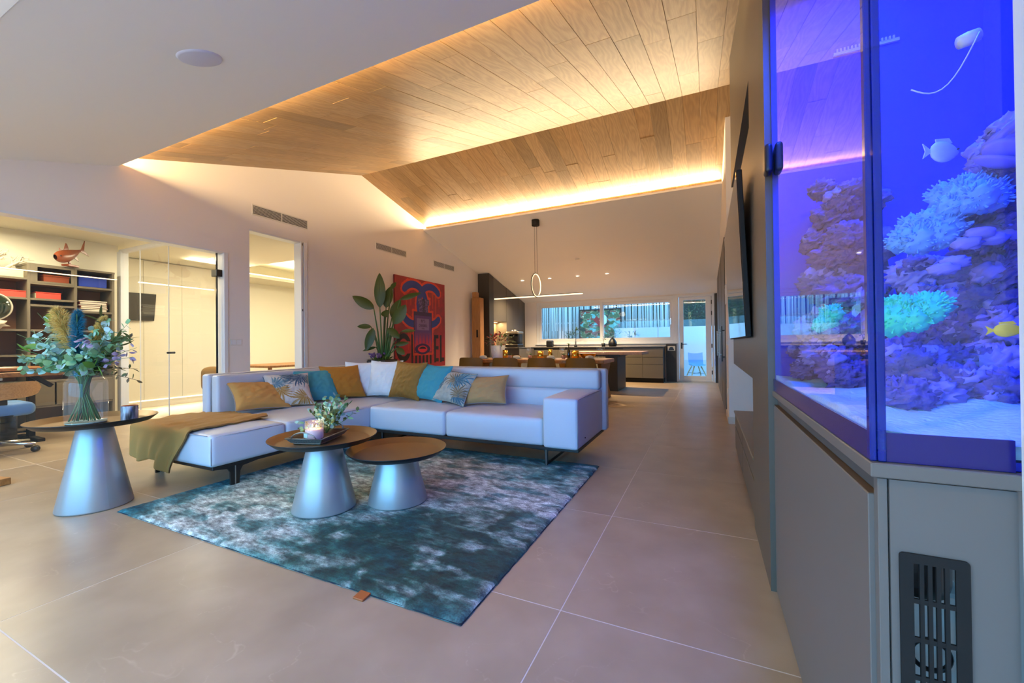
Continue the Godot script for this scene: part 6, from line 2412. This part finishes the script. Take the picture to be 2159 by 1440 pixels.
# ---------------------------------------------------------------- dining table
func build_dining() -> void:
	# natural slab on a frame, standing behind the sofa under the pendant
	var x0 := -4.75
	var x1 := -1.74
	var t := thing("dining_table", "long dining table with a thick natural wooden slab behind the sofa", "table", Vector3((x0 + x1) / 2, 0, -8.15))
	var hw := (x1 - x0) / 2
	var st := S()
	UVS = Vector2(0.5, 1.4)
	box(st, Vector3(0, 0.755, 0), Vector3(hw * 2, 0.075, 0.98), 0.012)
	obj("top", st, M.golden_slab, t)
	UVS = Vector2.ONE
	for s in [-1.0, 1.0]:
		st = S()
		plate(st, [Vector2(-0.42, 0.0), Vector2(-0.42, 0.05), Vector2(-0.10, 0.38), Vector2(-0.40, 0.68), Vector2(-0.40, 0.717), Vector2(0.40, 0.717), Vector2(0.40, 0.68), Vector2(0.10, 0.38), Vector2(0.42, 0.05), Vector2(0.42, 0.0)], 0.07, Vector3(s * (hw - 0.10), 0, 0), Basis(Vector3.UP, PI / 2))
		obj("leg", st, M.mustard_chair, t)
	# chairs on the near side, then the far side
	var chair: Node3D = null
	var cx := [-4.40, -3.40, -2.58, -1.98]
	var names4 := ["mustard chair at the far left of the dining table, back to the sofa", "mustard chair left of the middle of the dining table, back to the sofa", "mustard chair right of the middle of the dining table, back to the sofa", "mustard chair at the right end of the dining table, back to the sofa"]
	var k := 0
	for x in [-4.43, -3.64, -2.87, -2.10]:
		if chair == null:
			chair = make_chair(names4[0])
			chair.position = Vector3(x, 0, -7.42)
		else:
			dup(chair, Vector3(x, 0, -7.42), 0.0, names4[k])
		k += 1
	k = 0
	for x in [-4.30, -3.50, -2.75]:
		dup(chair, Vector3(x, 0, -8.95), PI, "mustard chair on the kitchen side of the dining table, %s from the tall cabinets" % ["first", "second", "third", "fourth"][k])
		k += 1
	# place settings
	var y := 0.7935
	k = 0
	for x in [-4.42, -3.62, -2.86, -2.06]:
		var p := thing("dinner_plate", ["first", "second", "third", "last"][k] + " white plate on the sofa side of the dining table, counted from the plant", "plate", Vector3(x, y, -7.87))
		st = S(true)
		lathe(st, [Vector2(0, 0), Vector2(0.08, 0), Vector2(0.135, 0.014), Vector2(0.137, 0.017), Vector2(0.10, 0.008), Vector2(0, 0.006)], 36)
		obj("rim", st, M.porcelain, p)
		st = S(true)
		lathe(st, [Vector2(0, 0.006), Vector2(0.06, 0.007), Vector2(0.095, 0.02), Vector2(0.097, 0.023), Vector2(0.06, 0.012), Vector2(0, 0.011)], 32)
		obj("soup_plate", st, M.porcelain, p)
		var np := thing("napkin", ["first", "second", "third", "last"][k] + " pale folded napkin standing on a plate, counted from the plant", "napkin", Vector3(x, y + 0.0125, -7.87), 0.3 * k)
		st = S(true)
		rbox(st, Vector3(0, 0.026, 0), Vector3(0.15, 0.05, 0.10), 0.022, Vector3(0, 0.012, 0))
		obj("fold", st, M.linen, np)
		wine_glass(Vector3(x + 0.22, y, -7.98), ["first", "second", "third", "last"][k] + " wine glass on the sofa side of the table, counted from the plant")
		wine_glass(Vector3(x + 0.05, y, -8.42), ["first", "second", "third", "last"][k] + " wine glass on the kitchen side of the table, counted from the plant")
		k += 1
	gold_cup(Vector3(-4.02, y, -8.15), 0.06, 0.19, "gold candle cup nearest the timber totem on the dining table")
	gold_cup(Vector3(-3.17, y, -8.10), 0.065, 0.16, "gold candle cup in the middle of the dining table")
	gold_cup(Vector3(-2.98, y, -8.18), 0.045, 0.20, "slim gold candle cup beside the middle one on the dining table")
	gold_cup(Vector3(-2.42, y, -8.12), 0.075, 0.17, "wide gold candle cup toward the right end of the dining table")
	flower_pot(Vector3(-4.28, y, -8.30))
	small_plant(Vector3(-3.42, y, -8.12), "little leafy plant in a pink pot in the middle of the dining table")
	small_plant(Vector3(-2.68, y, -8.15), "tiny green plant in a pink pot right of the middle of the dining table")
	small_plant(Vector3(-3.86, y, -8.05), "tiny green plant in a pink pot left on the dining table")
	# salad bowl
	var bw := thing("serving_bowl", "large gold lined white bowl at the right end of the dining table", "bowl", Vector3(-2.22, y, -8.30))
	st = S(true)
	lathe(st, [Vector2(0, 0), Vector2(0.08, 0.0), Vector2(0.16, 0.05), Vector2(0.19, 0.10), Vector2(0.192, 0.104)], 40)
	obj("bowl", st, M.gold_cup, bw)
	st = S(true)
	lathe(st, [Vector2(0.190, 0.104), Vector2(0.182, 0.10), Vector2(0.15, 0.053), Vector2(0, 0.006)], 40)
	obj("lining", st, M.porcelain, bw)
	# slim dark bottle
	var bo := thing("bottle", "slim dark bottle with a green sprig on the dining table", "bottle", Vector3(-2.62, y, -8.32))
	st = S(true)
	lathe(st, [Vector2(0, 0), Vector2(0.03, 0), Vector2(0.032, 0.01), Vector2(0.032, 0.16), Vector2(0.012, 0.21), Vector2(0.012, 0.29), Vector2(0, 0.29)], 20)
	obj("body", st, M.black_gloss, bo)
	for i in 5:
		st = S(true)
		leaf(st, 0.07, 0.025, 0.4, 0.2, aim(Vector3(cos(i * 1.3), 1.2, sin(i * 1.3))), Vector3(0, 0.285, 0), 5)
		obj("leaf", st, M.leaf_fresh, bo)


func make_chair(label: String) -> Node3D:
	var c := thing("dining_chair", label, "chair", Vector3.ZERO, 0.0, "mustard chairs round the dining table")
	var st := S(true)
	for side in 2:
		grid(st, 18, 8, func(u, v):
			var a: float = lerpf(-1, 1, u)
			var e: float = pow(maxf(0.0, 1 - pow(absf(a), 8)), 0.35)
			return Vector3(0.30 * a, 0.64 + 0.20 * (v - 0.5) * 2 * e, 0.12 - 0.13 * a * a + 0.03 * v + (0.025 if side == 1 else 0.0)))
	obj("backrest", st, M.mustard_chair, c)
	st = S(true)
	rbox(st, Vector3(0, 0.44, -0.10), Vector3(0.50, 0.07, 0.46), 0.03, Vector3(0, 0.012, 0))
	obj("seat", st, M.mustard_chair, c)
	for q in [[-1, 0.10], [1, 0.10], [-1, -0.30], [1, -0.30]]:
		st = S(true)
		tube(st, [Vector3(q[0] * 0.18, 0.42, q[1]), Vector3(q[0] * 0.23, 0.0, q[1] * 1.12)], [0.013, 0.010], 8)
		obj("leg", st, M.black_matte, c)
	return c


func wine_glass(at: Vector3, label: String) -> void:
	var g := thing("wine_glass", label, "glass", at)
	var st := S(true)
	lathe(st, [Vector2(0, 0.002), Vector2(0.042, 0.001), Vector2(0.042, 0.003), Vector2(0.007, 0.008), Vector2(0.005, 0.02), Vector2(0.005, 0.10), Vector2(0.014, 0.112)], 20)
	obj("stem", st, M.thin_glass, g)
	st = S(true)
	lathe(st, [Vector2(0.005, 0.105), Vector2(0.036, 0.125), Vector2(0.050, 0.165), Vector2(0.047, 0.205), Vector2(0.040, 0.245)], 24)
	obj("bowl", st, M.thin_glass, g)


func gold_cup(at: Vector3, r: float, h: float, label: String) -> void:
	var g := thing("candle_cup", label, "candle holder", at)
	var st := S(true)
	lathe(st, [Vector2(0, 0), Vector2(r * 0.9, 0), Vector2(r, 0.006), Vector2(r, h), Vector2(r - 0.003, h), Vector2(r - 0.003, h * 0.55)], 28)
	obj("cup", st, M.gold_cup, g)
	st = S(true)
	lathe(st, [Vector2(r - 0.003, h * 0.6), Vector2(0, h * 0.6)], 20)
	obj("wax", st, M.wax, g)


func small_plant(at: Vector3, label: String) -> void:
	var g := thing("potted_plant", label, "plant", at)
	var st := S(true)
	lathe(st, [Vector2(0, 0), Vector2(0.035, 0), Vector2(0.045, 0.04), Vector2(0.035, 0.075), Vector2(0.03, 0.075), Vector2(0, 0.07)], 20)
	obj("pot", st, mk("pink_pot", Color(0.62, 0.44, 0.38), 0.6), g)
	for i in 18:
		st = S(true)
		var d := Vector3(rng.randf_range(-1, 1), rng.randf_range(0.3, 1.4), rng.randf_range(-1, 1)).normalized()
		leaf(st, rng.randf_range(0.05, 0.10), 0.022, 0.4, 0.2, aim(d), Vector3(0, 0.07, 0), 4)
		obj("leaf", st, M.leaf_olive, g)


func flower_pot(at: Vector3) -> void:
	var g := thing("flower_arrangement", "pink and green flowers in a white pot on the dining table near the lit niche", "flowers", at)
	var st := S(true)
	lathe(st, [Vector2(0, 0), Vector2(0.13, 0), Vector2(0.145, 0.02), Vector2(0.165, 0.29), Vector2(0.157, 0.29), Vector2(0, 0.27)], 32)
	obj("pot", st, M.porcelain, g)
	for i in 130:
		var d := Vector3(rng.randf_range(-1, 1), rng.randf_range(0.0, 1.0), rng.randf_range(-1, 1)).normalized()
		var rr := rng.randf_range(0.14, 0.25)
		st = S(true)
		var pk := d.x < 0.35
		leaf(st, 0.085 if pk else 0.12, 0.05 if pk else 0.04, 0.4, 0.2, aim(d + Vector3(rng.randf_range(-0.7, 0.7), rng.randf_range(-0.4, 0.7), rng.randf_range(-0.7, 0.7))), Vector3(0.03, 0.32, 0) + d * rr * Vector3(1.3, 1.15, 1.2), 4)
		obj("petal" if pk else "leaf", st, [M.pink_flower, M.pink_flower, M.leaf_olive][i % 3] if pk else M.leaf_olive, g)
	for i in 16:
		var d := Vector3(rng.randf_range(-1, 1), rng.randf_range(0.4, 1.0), rng.randf_range(-1, 1)).normalized()
		st = S(true)
		tube(st, [Vector3(0, 0.2, 0), Vector3(0.02, 0.26, 0) + d * 0.2 * Vector3(0.9, 0.75, 0.9)], 0.002, 5)
		obj("stem", st, M.stem_green, g)


# ---------------------------------------------------------------- on and along the left wall
func vent(called_label: String, z0: float, z1: float, y0: float, y1: float) -> void:
	var v := thing("air_vent", called_label, "air vent", Vector3(LX, (y0 + y1) / 2, (z0 + z1) / 2))
	var hz := absf(z1 - z0) / 2
	var hy := (y1 - y0) / 2
	var st := S()
	bx(st, 0.0005, 0.008, hy - 0.014, hy, -hz, hz, 0.001)
	bx(st, 0.0005, 0.008, -hy, -hy + 0.014, -hz, hz, 0.001)
	bx(st, 0.0005, 0.008, -hy + 0.014, hy - 0.014, -hz, -hz + 0.014, 0.001)
	bx(st, 0.0005, 0.008, -hy + 0.014, hy - 0.014, hz - 0.014, hz, 0.001)
	bx(st, 0.0005, 0.007, -hy + 0.014, hy - 0.014, -0.006, 0.006)
	obj("frame", st, M.white_plastic, v)
	st = S()
	bx(st, 0.0004, 0.0012, -hy + 0.014, hy - 0.014, -hz + 0.014, hz - 0.014)
	obj("duct", st, mk("vent_dark", Color(0.20, 0.19, 0.17), 0.8), v)
	var n := 8
	for k in n:
		st = S()
		var y := lerpf(-hy + 0.02, hy - 0.02, k / float(n - 1))
		box(st, Vector3(0.0045, y, 0), Vector3(0.007, 0.0035, hz * 2 - 0.028), 0.0, Basis(Vector3.BACK, 0.5))
		obj("slat", st, M.white_plastic, v)


func build_wall_things() -> void:
	vent("long white air vent above the doorway", -3.68, -4.585, 2.972, 3.13)
	vent("middle white air vent, above the strelitzia and painting", -6.08, -6.99, 2.975, 3.12)
	vent("farthest white air vent, between the painting and the tall cabinets", -7.95, -8.83, 2.960, 3.105)
	var s := thing("light_switch", "white double light switch between the office glass and the doorway", "switch", Vector3(LX, 1.17, -3.455))
	var st := S()
	box(st, Vector3(0.004, 0, 0), Vector3(0.007, 0.085, 0.15), 0.002)
	obj("plate", st, M.white_plastic, s)
	for z in [-0.036, 0.036]:
		st = S()
		box(st, Vector3(0.0085, 0, z), Vector3(0.003, 0.062, 0.062), 0.001)
		obj("rocker", st, M.white_lacquer, s)
	st = S()
	bx(st, LX, LX + 0.010, 0, 0.08, -4.57, -10.0)
	struct("baseboard_left", st, M.white_lacquer, "white skirting along the left wall")
	painting()
	strelitzia()


func painting() -> void:
	var p := thing("wall_painting", "large red canvas with a purple perfume bottle and blue interlocked arcs", "painting", Vector3(LX + 0.022, 1.585, -7.455))
	var w := 1.77
	var h := 1.95
	var st := S()
	box(st, Vector3.ZERO, Vector3(0.036, h, w), 0.003)
	obj("stretcher", st, mk("canvas_red", Color(0.46, 0.10, 0.11), 0.7), p)
	var n := noise(301, 0.02, 3)
	var n2 := noise(302, 0.06, 2)
	var iw := 354
	var ih := 390
	var arc := func(q: Vector2, c: Vector2, right: bool) -> float:
		# distance to a thick C open to one side
		var d := q - c
		var a := d.angle() if right else (Vector2(-d.x, d.y)).angle()
		var lim := 0.78
		if absf(a) < lim:
			var e1 := Vector2(cos(lim), sin(lim)) * 0.43
			var e2 := Vector2(cos(lim), -sin(lim)) * 0.43
			if not right:
				e1.x = -e1.x
				e2.x = -e2.x
			return minf(d.distance_to(e1), d.distance_to(e2)) - 0.070
		return absf(d.length() - 0.43) - 0.078
	var art := mk("pop_art", Color.WHITE, 0.55)
	art.albedo_texture = image_tex(iw, ih, func(px, py):
		var q := Vector2(px + 0.5, py + 0.5) * Vector2(w / iw, h / ih)
		var g: float = n.get_noise_2d(px, py)
		var col := Color(0.50, 0.13, 0.12).lerp(Color(0.60, 0.10, 0.13), clampf(0.5 + g, 0, 1))
		if q.y > 1.1:
			col = col.lerp(Color(0.66, 0.10, 0.15), clampf((q.y - 1.1) * 1.6, 0, 0.8))
		var d1: float = minf(arc.call(q, Vector2(0.60, 0.56), false), arc.call(q, Vector2(1.20, 0.55), true))
		# bottle silhouette: body, shoulders, stopper
		var bx_: float = maxf(absf(q.x - 0.92) - 0.325, absf(q.y - 1.17) - 0.455)
		var nk: float = maxf(absf(q.x - 0.95) - (0.20 if q.y < 0.55 else 0.16), absf(q.y - 0.57) - 0.15)
		var bot := minf(bx_, nk)
		var wob: float = n2.get_noise_2d(px, py) * 0.018
		if minf(d1, bot) < 0.052 + wob:
			col = Color(0.80, 0.22, 0.08)
		# drips
		for k in 9:
			var dx: float = [0.36, 0.50, 0.42, 1.28, 1.40, 1.53, 0.62, 1.20, 0.48][k]
			var y0: float = [0.30, 0.40, 1.0, 0.25, 0.32, 0.38, 1.2, 1.62, 1.1][k]
			var y1: float = [0.75, 0.60, 1.55, 0.62, 0.86, 0.55, 1.75, 1.95, 1.45][k]
			if absf(q.x - dx) < 0.028 * (1.1 - (q.y - y0) / (y1 - y0) * 0.5) and q.y > y0 and q.y < y1:
				col = col.lerp(Color(0.72, 0.20, 0.10), 0.8)
		if d1 < 0.0:
			col = Color(0.15, 0.21, 0.52)
		if nk < 0.0:
			col = Color(0.26, 0.19, 0.36).lerp(Color(0.42, 0.34, 0.52), clampf(0.5 + 1.4 * n2.get_noise_2d(px * 2.0, py * 1.3), 0, 1))
			if absf(q.x - 0.95) < 0.05 and n2.get_noise_2d(px * 3.0, py * 3.0) > -0.05:
				col = Color(0.12, 0.08, 0.15)
		if bx_ < 0.0:
			var dn := clampf((q.y - 1.16) / 0.22, 0, 1)
			col = Color(0.34, 0.20, 0.45).lerp(Color(0.70, 0.14, 0.27), dn)
			if bx_ > -0.025: col = col.darkened(0.35)
			if q.y > 0.74 and q.y < 0.80: col = Color(0.22, 0.13, 0.30)
			if absf(q.x - 0.92) < 0.22 and absf(q.y - 0.99) < 0.13: col = Color(0.48, 0.38, 0.56)
			if q.y > 1.22 and q.y < 1.42 and sin(q.x * 52.0) > 0.45: col = col.lerp(Color(0.34, 0.18, 0.48), 0.7)
		# lips
		var lp := Vector2((q.x - 0.90) / 0.27, (q.y - 1.54) / 0.12)
		if lp.length() < 1.0 and absf(lp.y) < 1.0 - lp.x * lp.x * 0.6:
			col = Color(0.20, 0.09, 0.30) if lp.length() > 0.62 else Color(0.86, 0.14, 0.22)
			if lp.length() < 0.45 and lp.y < -0.05: col = Color(0.07, 0.03, 0.07)
		# black block capitals along the bottom: C H A N E L, partly behind the bottle
		var ink := false
		if bx_ > 0.03:
			var c1 := q - Vector2(0.26, 1.50)
			var cr := Vector2(c1.x / 0.24, c1.y / 0.30).length()
			if cr < 1.0 and cr > 0.62 and not (c1.x > 0.06 and absf(c1.y) < 0.13): ink = true
			if q.y > 1.22 and q.y < 1.86:
				if absf(q.x - 0.535) < 0.03: ink = true
				if absf(q.x - 1.36) < 0.035 or (q.x > 1.36 and q.x < 1.50 and (absf(q.y - 1.26) < 0.04 or absf(q.y - 1.52) < 0.04 or absf(q.y - 1.80) < 0.04)): ink = true
				if absf(q.x - 1.59) < 0.035 or (q.x > 1.59 and q.x < 1.73 and absf(q.y - 1.80) < 0.045): ink = true
		if q.y > 1.68 and q.x > 0.60 and q.x < 1.25 and absf(fposmod(q.x - 0.60, 0.13) - 0.065) < 0.035 and q.y < 1.88: ink = true
		if ink: col = Color(0.07, 0.025, 0.03)
		return col)
	st = S()
	for k in 6:
		var uv := [Vector2(0, 0), Vector2(1, 0), Vector2(1, 1), Vector2(0, 0), Vector2(1, 1), Vector2(0, 1)]
		var c: Vector2 = uv[k]
		st.set_uv(c)
		# u runs away from the viewer
		st.add_vertex(Vector3(0.0188, h / 2 - c.y * h, w / 2 - c.x * w))
	obj("canvas", st, art, p)
	# small print on the bottle label
	var inkm := mk("print_ink", Color(0.22, 0.14, 0.26), 0.7)
	var f := SystemFont.new()
	f.font_names = PackedStringArray(["Droid Sans"])
	for q in [["N°5", 0.09, 0.07], ["CHANEL", 0.085, -0.03], ["PARIS", 0.04, -0.095]]:
		var tm := TextMesh.new()
		tm.text = q[0]
		tm.font = f
		tm.font_size = 32
		tm.pixel_size = q[1] / 32.0
		tm.depth = 0.002
		var o := MeshInstance3D.new()
		o.name = "lettering"
		o.mesh = tm
		o.material_override = inkm
		p.add_child(o, true)
		o.position = Vector3(0.0195, h / 2 - 0.99 + q[2], w / 2 - 0.92)
		o.rotation.y = PI / 2


func strelitzia() -> void:
	var P := Vector3(-5.36, 0.0, -5.80)
	var t := thing("strelitzia", "tall bird of paradise plant with broad dark leaves behind the sofa", "plant", P)
	var st := S()
	box(st, Vector3(0.0, 0.42, 0), Vector3(0.44, 0.84, 0.36), 0.01)
	obj("planter", st, M.planter_grey, t)
	st = S()
	box(st, Vector3(0, 0.845, 0), Vector3(0.40, 0.012, 0.32))
	obj("soil", st, M.soil, t)
	# picture-plane axes at the plant: right and towards the viewer
	var r := Vector3(0.90, 0, -0.42)
	var f := Vector3(0.42, 0, 0.90)
	# base of blade, tip of blade, width, forward lean (in right, up)
	var L := [
		[-0.03, 1.80, -0.04, 2.44, 0.21, 0.10, 0], [0.06, 1.80, 0.13, 2.22, 0.19, -0.06, 1], [-0.13, 1.78, -0.50, 2.02, 0.19, 0.16, 0], [0.22, 1.50, 0.46, 1.84, 0.24, 0.18, 0],
		[0.16, 1.62, 0.30, 1.98, 0.18, -0.10, 1], [0.34, 1.95, 0.72, 2.08, 0.11, 0.05, 0], [-0.14, 1.42, -0.26, 1.02, 0.18, 0.20, 0], [-0.20, 1.45, -0.46, 1.47, 0.10, 0.05, 1],
		[0.14, 1.42, 0.36, 1.24, 0.14, 0.20, 0], [0.36, 1.36, 0.62, 1.38, 0.07, 0.05, 1], [0.06, 1.74, 0.12, 1.62, 0.16, 0.12, 1], [0.24, 1.12, 0.50, 1.16, 0.09, 0.08, 0], [-0.10, 1.08, -0.34, 1.02, 0.06, 0.12, 1], [0.16, 2.14, 0.24, 2.28, 0.09, -0.05, 1], [0.28, 1.06, 0.44, 0.95, 0.12, 0.16, 0]]
	for q in L:
		var a: Vector3 = r * q[0] + Vector3(0, q[1], 0) + f * (q[5] * 0.5)
		var b: Vector3 = r * q[2] + Vector3(0, q[3], 0) + f * q[5]
		var foot: Vector3 = r * clampf(q[0] * 0.25, -0.06, 0.08) + Vector3(0, 0.84, 0)
		st = S(true)
		var mid: Vector3 = foot.lerp(a, 0.55) + r * (-q[0] * 0.10)
		tube(st, [foot, foot.lerp(mid, 0.6), mid, a.lerp(mid, 0.3), a], [0.020, 0.016, 0.013, 0.010, 0.008], 8)
		var s := obj("stalk", st, M.leaf_olive if q[6] else M.stem_green, t)
		var d := b - a
		st = S(true)
		var y := d.normalized()
		var z := (f + Vector3(0, 0.35, 0) - y * y.dot(f + Vector3(0, 0.35, 0))).normalized()
		var x := y.cross(z)
		leaf(st, d.length(), q[4], -0.12, -0.28 if q[6] == 0 else 0.22, Basis(x, y, z), a, 12, 0.85)
		obj("leaf", st, M.leaf_dark, s)
		st = S(true)
		tube(st, [a, a.lerp(b, 0.5) - z * 0.02, b - z * 0.10 * d.length()], [0.005, 0.004, 0.001], 6)
		obj("midrib", st, M.leaf_olive, s)
	# underplanting
	for i in 60:
		st = S(true)
		var d := Vector3(rng.randf_range(-1, 1), rng.randf_range(0.3, 1.2), rng.randf_range(-0.6, 1)).normalized()
		leaf(st, rng.randf_range(0.08, 0.16), 0.03, 0.5, 0.2, aim(d), Vector3(rng.randf_range(-0.16, 0.18), 0.85, rng.randf_range(-0.1, 0.14)), 5)
		obj("leaf", st, M.leaf_fresh if i % 3 else M.leaf_olive, t)
	for i in 26:
		st = S(true)
		var p := Vector3(rng.randf_range(-0.22, 0.08), 0.89 + rng.randf_range(0, 0.07), rng.randf_range(0.0, 0.18))
		blob(st, p, Vector3(0.02, 0.022, 0.02), noise(5, 2, 2), 0.6, 8, 6)
		obj("flower", st, M.purple_flower, t)
